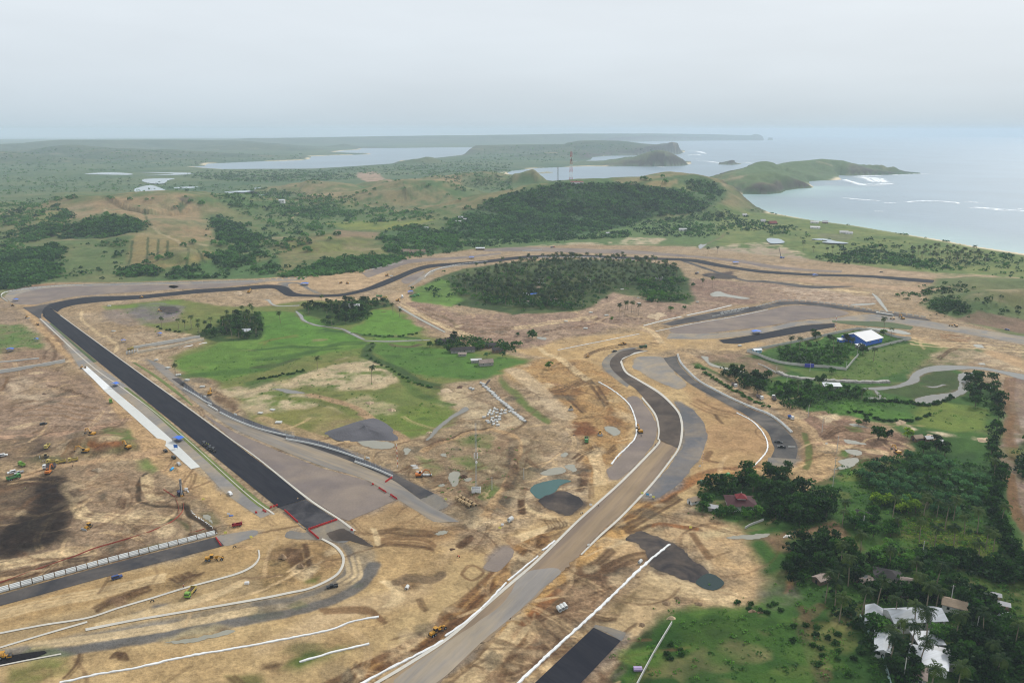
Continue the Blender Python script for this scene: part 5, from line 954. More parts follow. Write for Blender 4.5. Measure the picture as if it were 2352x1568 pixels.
def wheels(root, xs, ys, r, wd):
    for x in xs:
        for y in ys:
            wmb = MB().cyl((x, y-wd/2, r),(x, y+wd/2, r), r, n=12);o = wmb.build('wheel', TYRE, root)
            MB().cyl((x, y-wd/2-0.02, r),(x, y+wd/2+0.02, r), r*0.45, n=8).build('rim', CHROME, o)
def mk_car(body, kind='suv'):
    root = empty({'suv': 'parked_suv', 'car': 'parked_car', 'pickup': 'pickup_truck'}[kind]);Lc = 4.7 if kind != 'pickup' else 5.2;h = Lc/2
    m = MB().box(-h, h, -0.9,0.9,0.38,0.95, top=(0.985,0.95))
    if kind == 'suv': m.box(-h+0.08,1.0,-0.86,0.86,0.95,1.72, top=(0.84,0.82), shift=(-0.12,0))
    elif kind == 'car': m.box(-h+0.5,0.9,-0.84,0.84,0.93,1.46, top=(0.66,0.8), shift=(-0.1,0))
    else:
        m.box(-0.75,1.15,-0.86,0.86,0.95,1.72, top=(0.75,0.82), shift=(-0.1,0))
        m.box(-h, -0.85,-0.9,-0.8,0.9,1.18);m.box(-h, -0.85,0.8,0.9,0.9,1.18);m.box(-h, -h+0.1,-0.8,0.8,0.9,1.16)
    m.box(1.0, h-0.05,-0.84,0.84,0.93,1.05, top=(0.9,0.9));m.build('body', body, root)
    x0, x1 = {'suv': (-h+0.2,0.86), 'car': (-h+0.75,0.66), 'pickup': (-0.62,1.0)}[kind];zt = 1.6 if kind != 'car' else 1.36
    for s_ in (-1,1): MB().quad((x0, s_*0.875,1.0),(x1, s_*0.875,1.0),(x1-0.35, s_*0.765, zt),(x0+0.25, s_*0.765, zt)).build('side_window', GLASS, root)
    MB().quad((x1+0.16,-0.76,1.0),(x1+0.16,0.76,1.0),(x1-0.3,0.66, zt),(x1-0.3,-0.66, zt)).build('windscreen', GLASS, root)
    MB().quad((x0-0.16,-0.76,1.05),(x0-0.16,0.76,1.05),(x0+0.12,0.66, zt),(x0+0.12,-0.66, zt)).build('rear_window', GLASS, root)
    for s_ in (-1,1): MB().box(h-0.06, h+0.02, s_*0.65-0.16, s_*0.65+0.16,0.68,0.84).build('headlight', WHT, root)
    wheels(root, (-1.4,1.42),(-0.82,0.82),0.36,0.24);return root
def mk_truck(cabc, bedc, load=LOADS, big=True):
    root = empty('dump_truck');Lb = 5.4 if big else 3.8;W_ = 1.22 if big else 1.0;xc = Lb/2-0.2
    MB().box(-Lb/2-0.1, xc+2.0,-0.5,0.5,0.65,0.95).build('chassis', STEEL, root)
    c = MB().box(xc+0.3, xc+2.1,-W_+0.03, W_-0.03,0.75,1.75, top=(1,0.98)).box(xc+0.3, xc+2.1,-W_+0.05, W_-0.05,1.75,2.75, top=(0.86,0.9), shift=(-0.1,0)).build('cab', cabc, root)
    MB().quad((xc+2.115,-W_+0.15,1.8),(xc+2.115, W_-0.15,1.8),(xc+1.9, W_-0.22,2.55),(xc+1.9,-W_+0.22,2.55)).build('windscreen', GLASS, c)
    for s_ in (-1,1): MB().quad((xc+0.75, s_*(W_-0.035),1.8),(xc+1.8, s_*(W_-0.035),1.8),(xc+1.6, s_*(W_-0.125),2.5),(xc+0.75, s_*(W_-0.125),2.5)).build('side_window', GLASS, c)
    b_ = MB().box(-Lb/2, xc+0.1,-W_, W_, 1.05,1.15)
    for s_ in (-1,1): b_.box(-Lb/2, xc+0.1, s_*W_-0.05, s_*W_+0.05,1.15,2.25)
    b_.box(xc, xc+0.12,-W_, W_, 1.15,2.5).box(-Lb/2-0.05,-Lb/2+0.05,-W_, W_, 1.15,2.2)
    for k in range(5):
        x = -Lb/2+0.4+k*(Lb-0.9)/4
        for s_ in (-1,1): b_.box(x-0.06, x+0.06, s_*(W_+0.05)-0.06, s_*(W_+0.05)+0.06,1.1,2.22)
    b_.build('tipper_bed', bedc, root)
    if load is not None: MB().box(-Lb/2+0.1, xc-0.05,-W_+0.08, W_-0.08,1.16,2.15, top=(0.55,0.45)).build('load', load, root)
    wheels(root, (xc+1.2,-Lb/2+0.75,-Lb/2+1.95) if big else (xc+1.2,-Lb/2+0.9),(-W_+0.12, W_-0.12),0.52 if big else 0.42,0.34);return root
def mk_excavator(col, reach=1.0, cabd=BLK):
    root = empty('excavator')
    for s_ in (-1,1):
        t_ = MB();t_.box(-1.7,1.7, s_*1.2-0.3, s_*1.2+0.3,0.1,0.85);t_.cyl((-1.7, s_*1.2-0.3,0.47),(-1.7, s_*1.2+0.3,0.47),0.42);t_.cyl((1.7, s_*1.2-0.3,0.47),(1.7, s_*1.2+0.3,0.47),0.42)
        t_.build('crawler_track', STEEL, root)
    MB().box(-0.8,0.8,-0.9,0.9,0.5,1.05).build('undercarriage', STEEL, root)
    MB().box(-2.3,1.2,-1.35,1.35,1.05,1.5).box(-2.35,-0.4,-1.35,1.35,1.5,2.25, top=(0.94,0.95)).box(-0.4,1.1,-1.35,-0.45,1.5,1.95).build('house', col, root)
    c = MB().box(-0.35,1.35,0.4,1.33,1.5,2.95, top=(0.85,0.95)).build('cab', cabd, root)
    MB().box(-0.2,1.0,0.45,1.28,2.95,3.03).build('cab_roof', col, c)
    a = Vector((1.0,-0.1,1.7));b_ = Vector((3.6*reach, -0.1,4.3));d = Vector((6.0*reach, -0.1,3.6));e = Vector((6.9*reach, -0.1,1.1))
    bm_ = MB()
    for p, q, w0, w1 in ((a, b_, 0.34,0.42),(b_, d, 0.42,0.26)): bm_.cyl(p, q, w0, w1, n=6)
    bm_.build('boom', col, root);MB().cyl(d+Vector((-0.3,0,0.35)), e, 0.30,0.2, n=6).build('stick', col, root)
    MB().cyl(a+Vector((0.6,0,-0.2)), b_+Vector((0.1,0,-0.3)),0.1, n=6).build('ram', CHROME, root)
    MB().box(e.x-0.9, e.x+0.1,-0.7,0.5, e.z-0.95, e.z-0.1, top=(0.6,1), shift=(0.25,0)).build('bucket', STEEL, root);return root
def mk_dozer(col):
    root = empty('bulldozer')
    for s_ in (-1,1): MB().box(-1.7,1.6, s_*1.05-0.28, s_*1.05+0.28,0.1,0.95, top=(0.8,1)).build('crawler_track', STEEL, root)
    MB().box(-1.5,1.9,-0.72,0.72,0.6,1.3).box(0.2,1.9,-0.6,0.6,1.3,1.85, top=(0.94,0.9)).build('body', col, root)
    c = MB().box(-1.3,0.2,-0.8,0.8,1.3,2.75, top=(0.86,0.88)).build('cab', GLASS, root);MB().box(-1.4,0.3,-0.85,0.85,2.75,2.88).build('cab_roof', col, c)
    for s_ in (-1,1): MB().box(0.3,2.6, s_*1.42-0.09, s_*1.42+0.09,0.45,0.65).build('push_arm', col, root)
    MB().box(2.5,2.72,-1.75,1.75,0.05,1.3, shift=(0.12,0)).build('blade', CHROME, root)
    MB().box(-2.5,-1.6,-0.5,0.5,0.5,0.9).build('ripper', STEEL, root);return root
def mk_grader(col):
    root = empty('road_grader')
    MB().box(-3.9,-1.6,-0.75,0.75,0.95,2.0, top=(0.95,0.9)).box(-1.6,-0.1,-0.6,0.6,0.95,1.4).build('engine_cover', col, root)
    MB().cyl((-0.4,0,1.7),(2.2,0,2.15),0.26, n=6).cyl((2.2,0,2.15),(4.2,0,1.2),0.24, n=6).box(3.9,4.5,-0.45,0.45,0.85,1.35).build('frame', col, root)
    c = MB().box(-1.5,-0.1,-0.75,0.75,1.4,2.95, top=(0.95,0.95)).build('cab', GLASS, root);MB().box(-1.65,0.0,-0.85,0.85,2.95,3.08).build('cab_roof', col, c)
    MB().cyl((1.4,0,1.1),(1.4,0,1.3),0.75, n=14).box(0.7,2.1,-0.08,0.08,1.3,1.9).build('circle', col, root)
    MB().box(1.25,1.4,-1.85,1.85,0.12,0.75, rot=Matrix.Rotation(0.5,3, 'Z'), at=Vector((0.3,-0.6,0))).build('blade', STEEL, root)
    wheels(root, (-3.3,-1.9,3.9),(-1.0,1.0),0.66,0.4);return root
def mk_roller(col):
    root = empty('road_roller')
    MB().box(-2.3,0.1,-0.85,0.85,0.9,1.75, top=(0.94,0.95)).box(0.1,0.9,-0.4,0.4,0.8,1.2).build('body', col, root)
    c = MB()
    for x in (-1.3,-0.05):
        for y in (-0.75,0.75): c.box(x-0.05, x+0.05, y-0.05, y+0.05,1.7,2.75)
    c = c.build('cab_posts', STEEL, root);MB().box(-1.5,0.15,-0.9,0.9,2.75,2.87).build('cab_roof', col, c)
    MB().box(0.8,2.5,-1.1,-0.95,0.55,0.95).box(0.8,2.5,0.95,1.1,0.55,0.95).box(0.75,0.95,-1.1,1.1,0.55,0.95).build('yoke', col, root)
    MB().cyl((1.75,-0.95,0.75),(1.75,0.95,0.75),0.75, n=20).build('drum', STEEL, root)
    wheels(root, (-1.4,),(-0.8,0.8),0.7,0.4);return root
def mk_mixer():
    root = empty('concrete_mixer_truck');MB().box(-3.6,3.8,-0.5,0.5,0.65,0.95).build('chassis', STEEL, root)
    c = MB().box(2.1,3.9,-1.2,1.2,0.75,2.75, top=(0.9,0.93)).build('cab', WHT, root);MB().quad((3.92,-1,1.75),(3.92,1,1.75),(3.78,1,2.5),(3.78,-1,2.5)).build('windscreen', GLASS, c)
    MB().cyl((1.7,0,2.0),(0.6,0,2.3),0.7,1.25, n=16).cyl((0.6,0,2.3),(-1.2,0,2.55),1.25,1.25, n=16).cyl((-1.2,0,2.55),(-3.3,0,3.0),1.25,0.5, n=16).build('drum', WHT, root)
    MB().box(-3.7,-3.0,-0.35,0.35,1.1,2.6, top=(0.5,0.8)).build('chute', GREYP, root);wheels(root, (3.0,-2.6,-1.3),(-1.08,1.08),0.52,0.34);return root
def mk_crane():
    root = empty('mobile_crane');MB().box(-3.5,3.5,-1.2,1.2,0.7,1.4).build('chassis', TRB, root)
    c = MB().box(2.3,3.7,-1.2,1.2,1.4,2.5, top=(0.85,0.92)).build('cab', TRB, root);MB().quad((3.72,-1,1.6),(3.72,1,1.6),(3.6,1,2.3),(3.6,-1,2.3)).build('windscreen', GLASS, c)
    MB().box(-2.6,0.2,-1.1,1.1,1.4,2.6, top=(0.9,0.95)).build('slewing_house', TRB, root)
    MB().cyl((-1.8,0,2.4),(-4.2,0,11.0),0.42, n=6).build('boom', NAVY, root);MB().cyl((-4.2,0,11.0),(-6.2,0,18.0),0.28, n=6).build('jib', NAVY, root)
    MB().cyl((-6.2,0,18.0),(-6.2,0,9.0),0.03, n=4).box(-6.35,-6.05,-0.15,0.15,8.5,9.0).build('hook_rope', STEEL, root)
    wheels(root, (2.6,-2.5,-1.1),(-1.05,1.05),0.6,0.4);return root
def mk_rig():
    root = empty('drilling_rig')
    for s_ in (-1,1): MB().box(-2.2,2.0, s_*1.2-0.3, s_*1.2+0.3,0.1,0.95, top=(0.85,1)).build('crawler_track', STEEL, root)
    MB().box(-2.6,1.0,-1.2,1.2,0.95,2.3).build('house', NAVY, root);c = MB().box(0.2,1.5,0.3,1.25,1.2,2.8).build('cab', GLASS, root)
    MB().box(1.7,2.3,-0.35,0.35,0.4,9.6).build('mast', NAVY, root);MB().box(1.55,1.7,-0.45,-0.2,0.6,10.4).box(2.3,2.42,0.2,0.42,0.6,10.2).build('mast_rail', WHT, root)
    MB().box(1.5,2.6,-0.45,0.65,7.6,10.6).build('drive_head', GREYP, root);MB().cyl((2.75,0,0.0),(2.75,0,7.8),0.16, n=8).build('drill_string', CHROME, root)
    MB().box(1.5,2.9,-0.6,0.6,0.2,1.1).build('base_clamp', YEL, root);MB().cyl((-0.6,0,2.2),(1.8,0,5.6),0.12, n=6).build('ram', CHROME, root);return root
def mk_tender(col):
    root = empty('flatbed_trailer');b_ = MB().box(-2.6,2.4,-1.0,1.0,0.75,1.0)
    for s_ in (-1,1): b_.box(-2.6,2.4, s_*1.0-0.05, s_*1.0+0.05,1.0,1.65)
    b_.box(-2.65,-2.55,-1,1,1.0,1.6).build('bed', col, root);MB().box(1.7,2.6,-0.95,0.95,1.0,2.1, top=(0.8,0.9)).build('cab', col, root)
    MB().box(-1.6,-0.4,-0.6,0.6,1.0,1.8, top=(0.8,0.8)).build('pump', DRED, root);wheels(root, (-1.6,1.6),(-0.88,0.88),0.42,0.3);return root
def mk_bike(col):
    root = empty('motorcycle');MB().cyl((-0.5,0,0.55),(0.45,0,0.85),0.11, n=6).box(-0.75,0.05,-0.13,0.13,0.72,0.84).box(0.0,0.42,-0.15,0.15,0.8,1.0, top=(0.7,0.7)).build('body', col, root)
    MB().cyl((0.65,0,0.3),(0.45,0,1.0),0.05, n=6).cyl((0.45,-0.36,1.05),(0.45,0.36,1.05),0.03, n=6).build('handlebar', STEEL, root)
    for x in (-0.62,0.66): MB().cyl((x, -0.06,0.3),(x, 0.06,0.3),0.3, n=12).build('wheel', TYRE, root)
    return root
PROTO = {}
def ground_z(x, y): return float(max(hz(x, y),0.0))+0.16 if abs(float(hz(x, y))) < 0.01 else float(hz(x, y))
def put(key, maker, F, toward, label, cat, group=None, z=None, scale=1.0):
    if key in PROTO: o = copy_tree(PROTO[key])
    else: o = PROTO[key] = maker()
    x, y, zz = P3(*F);x2, y2, _ = P3(*toward)
    o.location = (x, y, (0.1 if abs(zz) < 0.05 else zz) if z is None else z);o.rotation_euler = (0,0, math.atan2(y2-y, x2-x));o.scale = (scale,)*3
    if 'group' in o: del o['group']
    return tag(o, label, cat, group)
EXC = lambda: mk_excavator(YEL)
for F, T, lb in (((212,999),(190,996),'yellow excavator on top of the red soil mound'),((294,1029),(272,1015),'yellow excavator digging the east face of the soil mound'),((196,1038),(172,1036),'yellow excavator beside three pale yellow trucks, arm stretched out'),((572,672),(590,664),'yellow excavator beside the grey road below the chicane'),((482,906),(490,890),'dusty excavator in a dark dug patch beside the run-off'),((888,634),(905,640),'small yellow excavator at the covered kerb line on the climb'),((913,692),(925,697),'yellow excavator at the muddy ford'),((2061,1041),(2044,1030),'yellow excavator parked by the bushes at the dirt yard'),((1470,993),(1462,985),'yellow excavator between white bund and S-bend'),((2073,733),(2050,724),'yellow excavator lifting pipes in the upper bend')):
    put('exc', EXC, F, T, lb, 'excavator')
put('exco', lambda: mk_excavator(ORG),(963,1094),(990,1092), 'orange excavator digging at the white pipes', 'excavator')
put('exco', None, (112,1087),(121,1078), 'orange excavator loading the white-cab truck', 'excavator')
YT = lambda: mk_truck(YTR, YTR, LOADS, False)
for F, T, lb in (((110,1027),(104,1033),'pale yellow tipper facing the camera beside a dark soil heap'),((144,1063),(128,1064),'middle pale yellow tipper in the row of three'),((172,1059),(156,1062),'loaded pale yellow tipper under the excavator, first of the row'),((123,1063),(110,1064),'pale yellow tipper half hidden behind the white-cab truck'),((298,804),(315,800),'pale yellow tipper at the concrete culvert'),((883,685),(895,685),'yellow tipper at the muddy ford')):
    put('ytr', YT, F, T, lb, 'dump truck')
put('wtr', lambda: mk_truck(WHT, solid('bed_grey', A(120,112,116),0.7,0.2,1), LOADS),(118,1075),(95,1079), 'big white-cab dump truck being loaded with soil', 'dump truck')
for F, T, lb in (((1686,886),(1700,895),'white-cab tipper on the dirt road under trees'),((1744,914),(1760,924),'white-cab tipper lower down the dirt road'),((1778,918),(1772,905),'white tipper with raised bed among the trees'),((1600,629),(1615,625),'white tipper on the pale concrete ramp')): put('wtr', None, F, T, lb, 'dump truck')
put('btr', lambda: mk_truck(WHT, TRB, None, False),(1815,961),(1825,966), 'white truck with a bright blue bed on the dirt road', 'dump truck')
put('gtr', lambda: mk_truck(GRN, GRN),(28,1101),(50,1096), 'long green dump truck beside the dark soil field', 'dump truck')
for F, T, lb in (((1347,1012),(1347,1030),'green dump truck on bare soil near the bulldozer'),((1660,1097),(1675,1096),'green dump truck on the haul road beside the dark trees'),((873,682),(860,682),'green dump truck by the muddy ford'),((946,682),(960,682),'green dump truck waiting below the blue tents'),((955,679.5),(968,680),'green dump truck behind another by the blue tents')): put('gtr', None, F, T, lb, 'dump truck')
put('ltr', lambda: mk_truck(LIME, YTR),(440,1362),(425,1380), 'lime-cab dump truck with an empty dusty bed on the near hairpin', 'dump truck')
put('dgt', lambda: mk_truck(DGRN, DGRN),(1622,1110),(1605,1115), 'dark green dump truck half under the trees on the haul road', 'dump truck')
put('dgt', None, (1475,799),(1488,798), 'dark green truck at the top of the S-bend', 'dump truck')
put('lts', lambda: mk_truck(LIME, LIME, None, False),(52,1071),(40,1066), 'small lime truck beside the orange timber', 'dump truck')
put('lts', None, (255,926),(252,915), 'small lime truck on the haul road beside the concrete pad', 'dump truck')
put('rtr', lambda: mk_truck(RED, GREYP),(1268,569),(1285,568), 'red-cab truck behind the palm grove', 'dump truck')
DZ = lambda: mk_dozer(YEL)
for F, T, lb in (((203,1213),(186,1221),'yellow bulldozer at the edge of the black soil'),((1378,998),(1380,1015),'yellow bulldozer pushing soil near the white bund'),((783,651),(770,651),'yellow bulldozer in the sand above the chicane'),((798,652),(812,652),'second machine, a bulldozer, in the sand above the chicane'),((62,731),(75,733),'bulldozer at the top of the haul road'),((29,703),(20,700),'bulldozer beside the far hairpin')): put('doz', DZ, F, T, lb, 'bulldozer')
put('dozo', lambda: mk_dozer(OLV),(103,1051),(88,1053), 'dusty tan bulldozer with a sunshade by the soil mound', 'bulldozer')
put('dozo', None, (1311,940),(1311,952), 'dusty bulldozer on the brown field west of the S-bend', 'bulldozer')
GD = lambda: mk_grader(YEL)
for F, T, lb in (((491,1286),(512,1284),'yellow grader on the sand above the curved kerb'),((1004,1453),(1025,1438),'yellow grader on the dark brown strip beside the white bund'),((1430,792),(1415,794),'yellow grader on the sand above the S-bend'),((2190,750),(2170,748),'yellow grader on the upper east road')): put('grd', GD, F, T, lb, 'grader')
RL = lambda: mk_roller(YEL)
for F, T, lb in (((12,1511),(30,1508),'yellow roller on the fresh black asphalt'),((1350,820),(1352,808),'yellow roller on the sand west of the S-bend'),((87,746),(93,752),'yellow roller on the haul road near the far hairpin'),((367,715),(380,714),'yellow loader on the dark stone heap'),((325,684.5),(312,683),'small yellow roller on the back stretch'),((2050,733.5),(2040,732),'yellow roller beside the pipe row in the upper bend'),((191,846),(199,845),'small yellow roller at the end of the white sheeting')): put('rol', RL, F, T, lb, 'roller')
RB = lambda: mk_roller(BLK)
for F, T, lb in (((421,884),(424,892),'black roller on the curved run-off asphalt'),((470,1023),(474,1028),'black roller at the head of the paving crew'),((483,1033),(487,1038),'black roller in the middle of the paving crew'),((491,1037),(495,1042),'black roller at the tail of the paving crew')): put('rolb', RB, F, T, lb, 'roller')
put('tend', lambda: mk_tender(DRED),(545,1208),(557,1205), 'dark red flatbed with a pump on the sand', 'trailer')
put('mix', mk_mixer, (924,684),(926,694), 'white concrete mixer at the muddy ford', 'mixer truck')
put('crane', mk_crane, (1796,593),(1805,593), 'blue mobile crane with its boom raised on the sand flat', 'crane')
put('rig', mk_rig, (415,1137),(424,1146), 'tall blue and white drilling rig beside the red tape', 'drilling rig')
for k, c, kind, F, T, lb in (('b', BLU, 'suv', (269,1328),(290,1322), 'dark blue estate car on the sand beside the dark road'),('k', BLK, 'suv', (380,1037),(374,1031), 'black car beside the concrete pad, higher of two'),('k', None, 'suv', (399,1052),(393,1046), 'black car beside the concrete pad, lower of two'),('s', SIL, 'car', (411,1067),(405,1060), 'silver car beside the cyan tank'),('w', WHT, 'car', (529,1135),(522,1127), 'white car on the sand beside the service strip'),('ws', WHT, 'suv', (8,1047),(25,1044), 'white car beside a green patch'),('ws', None, 'suv', (27,1086),(12,1090), 'white car parked in front of a silver pickup'),
    ('sp', SIL, 'pickup', (44,1087),(30,1091), 'silver pickup behind the green dump truck'),('kp', BLK, 'pickup', (763,1349),(748,1352), 'black pickup on the near hairpin'),('kp', None, 'pickup', (1411,808),(1400,810), 'black pickup on the grey stone shoulder'),('wc', WHT, 'car', (899,635),(910,634), 'white car by the climb to the palm grove'),('kc', BLK, 'car', (2024,625.5),(2035,626), 'black car on the sand by the back straight'),('bc', BLU, 'car', (2313,758),(2325,760), 'blue car under the cut green hill'),('ks', BLK, 'suv', (100,975),(112,972), 'dark car with a pale roof on the brown field'),('kt', BLK, 'pickup', (1795,1028),(1785,1027), 'black pickup behind the white barrier on the curved road'),('kd', BLK, 'pickup', (1788,1017),(1796,1018), 'dark crane pickup at the end of the curved road')):
    put('car_'+k, (lambda c=c, kind=kind: mk_car(c, kind)), F, T, lb, {'suv': 'car', 'car': 'car', 'pickup': 'pickup'}[kind])
for k, c, F, T, lb in (('r', RED, (1053,1279),(1045,1277), 'red motorcycle on the sandy crossroads'),('k', BLK, (350,1382),(340,1384), 'dark motorcycle under the curved kerb'),('g', BLK, (539,1257),(530,1258), 'dark motorcycle at the dark road end'),('s', SIL, (1336,1180),(1344,1178), 'pale motorcycle beside the kerb of the graded road')):
    put('bike_'+k, (lambda c=c: mk_bike(c)), F, T, lb, 'motorcycle')
# --- people: one continuous body grown on a skeleton, clothes and helmet on top
SKIN = solid('skin', A(150,104,76),0.6,0.1,3);HAIR = solid('hair', A(24,20,18),0.8,0.1,3);CLOTH = {k: solid('cloth_'+k, A(*c),0.9,0.15,3) for k, c in (('dark', (44,44,52)),('white', (214,214,208)),('red', (190,44,40)),('vest', (180,220,60)),('blue', (50,70,120)),('brown', (100,80,60)))}
def skin_mesh(name, J, E, rad, mat):
    me = bpy.data.meshes.new(name);me.from_pydata(J, E, []);o = bpy.data.objects.new(name, me);COL.objects.link(o)
    md = o.modifiers.new('s', 'SKIN'); 
    for v, r_ in zip(me.skin_vertices[0].data if me.skin_vertices else [], rad): v.radius = (r_, r_)
    if not me.skin_vertices:
        bm = bmesh.new();bm.from_mesh(me);ly = bm.verts.layers.skin.verify()
        for v, r_ in zip(bm.verts, rad): v[ly].radius = (r_, r_)
        list(bm.verts)[0][ly].use_root = True
        bm.to_mesh(me);bm.free()
    sb = o.modifiers.new('u', 'SUBSURF');sb.levels = 1
    dg = bpy.context.evaluated_depsgraph_get();m2 = bpy.data.meshes.new_from_object(o.evaluated_get(dg));m2.name = name
    bpy.data.objects.remove(o);m2.materials.clear();m2.materials.append(mat);m2.polygons.foreach_set('use_smooth', np.ones(len(m2.polygons), bool));return m2
BJ = [(0,0,.95),(0,0,1.2),(0,0,1.42),(0,0,1.52),(.02,0,1.64),(.02,0,1.72)]+[(0,.1,.9),(.05,.12,.5),(0,.12,.08),(.14,.13,.04),(0,-.1,.9),(-.06,-.12,.5),(-.12,-.12,.08),(.0,-.13,.04)]+[(0,.19,1.4),(-.02,.26,1.13),(.1,.27,.9),(.14,.27,.82),(0,-.19,1.4),(.0,-.26,1.13),(.14,-.25,.95),(.2,-.25,.9)]
BE = [(0,1),(1,2),(2,3),(3,4),(4,5),(0,6),(6,7),(7,8),(8,9),(0,10),(10,11),(11,12),(12,13),(2,14),(14,15),(15,16),(16,17),(2,18),(18,19),(19,20),(20,21)]
BR = [.14,.14,.15,.055,.1,.09,.095,.07,.045,.045,.095,.07,.045,.045,.06,.048,.036,.035,.06,.048,.036,.035]
body_me = skin_mesh('body', BJ, BE, BR, SKIN)
def cloth_me(nm, idx, grow, mat):
    J = [BJ[i] for i in idx];mp_ = {i: k for k, i in enumerate(idx)}; E = [(mp_[a], mp_[b_]) for a, b_ in BE if a in mp_ and b_ in mp_]
    return skin_mesh(nm, J, E, [BR[i]+grow for i in idx], mat)
shirts = {k: cloth_me('shirt', [2,1,0,14,15,18,19],0.02, CLOTH[k]) for k in ('white', 'red', 'vest', 'blue', 'dark')}
trou = cloth_me('trousers', [0,6,7,8,10,11,12],0.018, CLOTH['dark'])
helm = MB().cyl((0.02,0,1.70),(0.02,0,1.76),0.125,0.115, n=10).cyl((0.02,0,1.76),(0.02,0,1.83),0.115,0.06, n=10);helm_me = mesh('helmet', helm.v, helm.f, CLOTH['white'], True)
def person(F, shirt, label, group=None, z=None):
    r_ = empty('person');link('body', body_me, None, r_);link('shirt', shirts[shirt], None, r_);link('trousers', trou, None, r_);link('helmet', helm_me, None, r_)
    x, y, zz = P3(*F);r_.location = (x, y, 0.12 if z is None else z);r_.rotation_euler = (0,0, RNG.uniform(0,6.28));tag(r_, label, 'person', group)
for F, sh, lb in (((507.5,1138),'white','person in a pale helmet walking alone on the sand'),((95,1064),'vest','worker in a yellow-green vest behind the loaded truck'),((99,1063.5),'white','worker in a white shirt, middle of a group of three'),((102.5,1063),'blue','worker in a blue shirt, end of a group of three'),((145,1071),'white','person in white behind the big white-cab truck'),((167,1073),'dark','person in dark clothes on the pale dirt road'),((59,1126),'vest','worker in a bright vest on the dark soil'),((422,1350),'red','person in red standing on the curved kerb'),((1397,818),'white','worker beside the grey stone shoulder of the S-bend'),((1472,1002),'white','worker beside the excavator at the S-bend'),((1474,1003),'dark','second worker beside the excavator at the S-bend'),((1375,1163),'white','worker on the graded road kerb'),((1506,1024),'blue','worker in blue at the inner kerb of the S-bend'),((475,1022),'vest','paving worker in a bright vest'),((479,1024),'vest','paving worker in a vest between two black rollers'),((560,1126),'dark','dark-clothed person on the kerb by the verge')):
    person(F, sh, lb)
# --- precast barriers
BARM = solid('precast_concrete', A(214,214,210,.88),0.85,0.12,0.8, objrand=0.05);BARG = solid('precast_grey', A(188,186,180,.88),0.85,0.14,0.8, objrand=0.07)
def bar_me(Ln, terr=False, mat=None):
    m = MB()
    if terr:
        for y0, h0, h1 in ((0.0,0,0.95),(0.72,0.0,1.35),(1.44,0.0,1.75)): m.box(-Ln/2, Ln/2, y0, y0+0.66, h0, h1, top=(0.995,0.8))
    else: m.box(-Ln/2, Ln/2,-0.3,0.3,0,0.25).box(-Ln/2, Ln/2,-0.3,0.3,0.25,0.55, top=(1,0.62)).box(-Ln/2, Ln/2,-0.186,0.186,0.55,1.1, top=(1,0.8))
    return mesh('barrier', m.v, m.f, mat or BARM)
def barrier_row(F, Ln, gap, label, group, mat=None, name='concrete_barrier', terr=False, skip=(), jitter=0.02, off=0.0, z=0.1, flip=1, me=None, scale=1.0):
    C = catmull(W2(F),400);s_ = np.concatenate([[0], np.cumsum(np.linalg.norm(np.diff(C, axis=0), axis=1))]);n = int(s_[-1]/(Ln+gap));me = me or bar_me(Ln, terr, mat)
    for k in range(n):
        if k in skip: continue
        u = (k+0.5)*s_[-1]/n;x = np.interp(u, s_, C[:, 0]);y = np.interp(u, s_, C[:, 1]);x2 = np.interp(min(u+1, s_[-1]), s_, C[:, 0]);y2 = np.interp(min(u+1, s_[-1]), s_, C[:, 1]);x1 = np.interp(max(u-1,0), s_, C[:, 0]);y1 = np.interp(max(u-1,0), s_, C[:, 1])
        a = math.atan2(y2-y1, x2-x1);o = link(name, me);o.location = (x-math.sin(a)*off*flip, y+math.cos(a)*off*flip, z);o.rotation_euler = (0,0, a+RNG.normal(0, jitter)+(math.pi if flip < 0 else 0));tag(o, label, 'barrier', group)
barrier_row([(-25,1368),(0,1361),(250,1292),(496,1228)],4.1,0.22, 'white terraced concrete block in the long row beside the lower dark road', 'terraced barrier blocks', None, 'terraced_barrier', True, (),0.004)
ER = [(1555,814),(1562,833),(1581,855),(1606,877),(1642,897),(1679,916),(1729,938),(1764,952),(1791,970),(1817,994)]
barrier_row(ER, 3.8,0.3, 'pale concrete barrier in the front row along the curved east road', 'barriers along the curved east road', None, jitter=0.02)
barrier_row(ER, 3.8,0.35, 'pale concrete barrier in the back row along the curved east road', 'barriers along the curved east road', None, jitter=0.05, off=0.95)
barrier_row([(1780,1026.5),(1810,1028),(1831,1028.5)],4.5,0.4, 'pale barrier laid across the curved road', 'barriers across the curved road', BARG)
barrier_row([(1735,706),(1764,698),(1801,690.5),(1864,693.5),(1939,702.5),(2014,714.5),(2064,719.5),(2128,729.5)],5.5,1.4, 'pale barrier in the long row above the upper bend', 'barriers above the upper bend', BARG, jitter=0.01)
barrier_row([(1654,720),(1690,712),(1720,707)],5.0,1.2, 'pale barrier on the upper dark asphalt', 'barriers on the upper straight', BARM)
barrier_row([(1635,728),(1710,712)],6.0,0.5, 'low pale wall block in the middle of the upper asphalt', 'wall blocks on the upper straight', BARG)
barrier_row([(17,693),(5,684),(3,678),(12,672),(40,667),(100,660),(160,655.5),(190,655)],4.2,0.6, 'white barrier block round the outside of the far hairpin', 'barriers round the far hairpin', BARM, jitter=0.03)
barrier_row([(592,643.5),(640,641),(706,637.5)],6.5,1.3, 'pale barrier beside the ditch above the chicane', 'barriers above the chicane', BARG)
barrier_row([(190,654.5),(338,651),(480,648),(585,645)],8.0,0.4, 'low grey barrier along the service road of the back stretch', 'low barriers of the back stretch', BARG)
barrier_row([(839,623),(880,613),(925,603)],7.0,0.3, 'grey barrier on the climb to the grove', 'barriers on the climb', BARG)
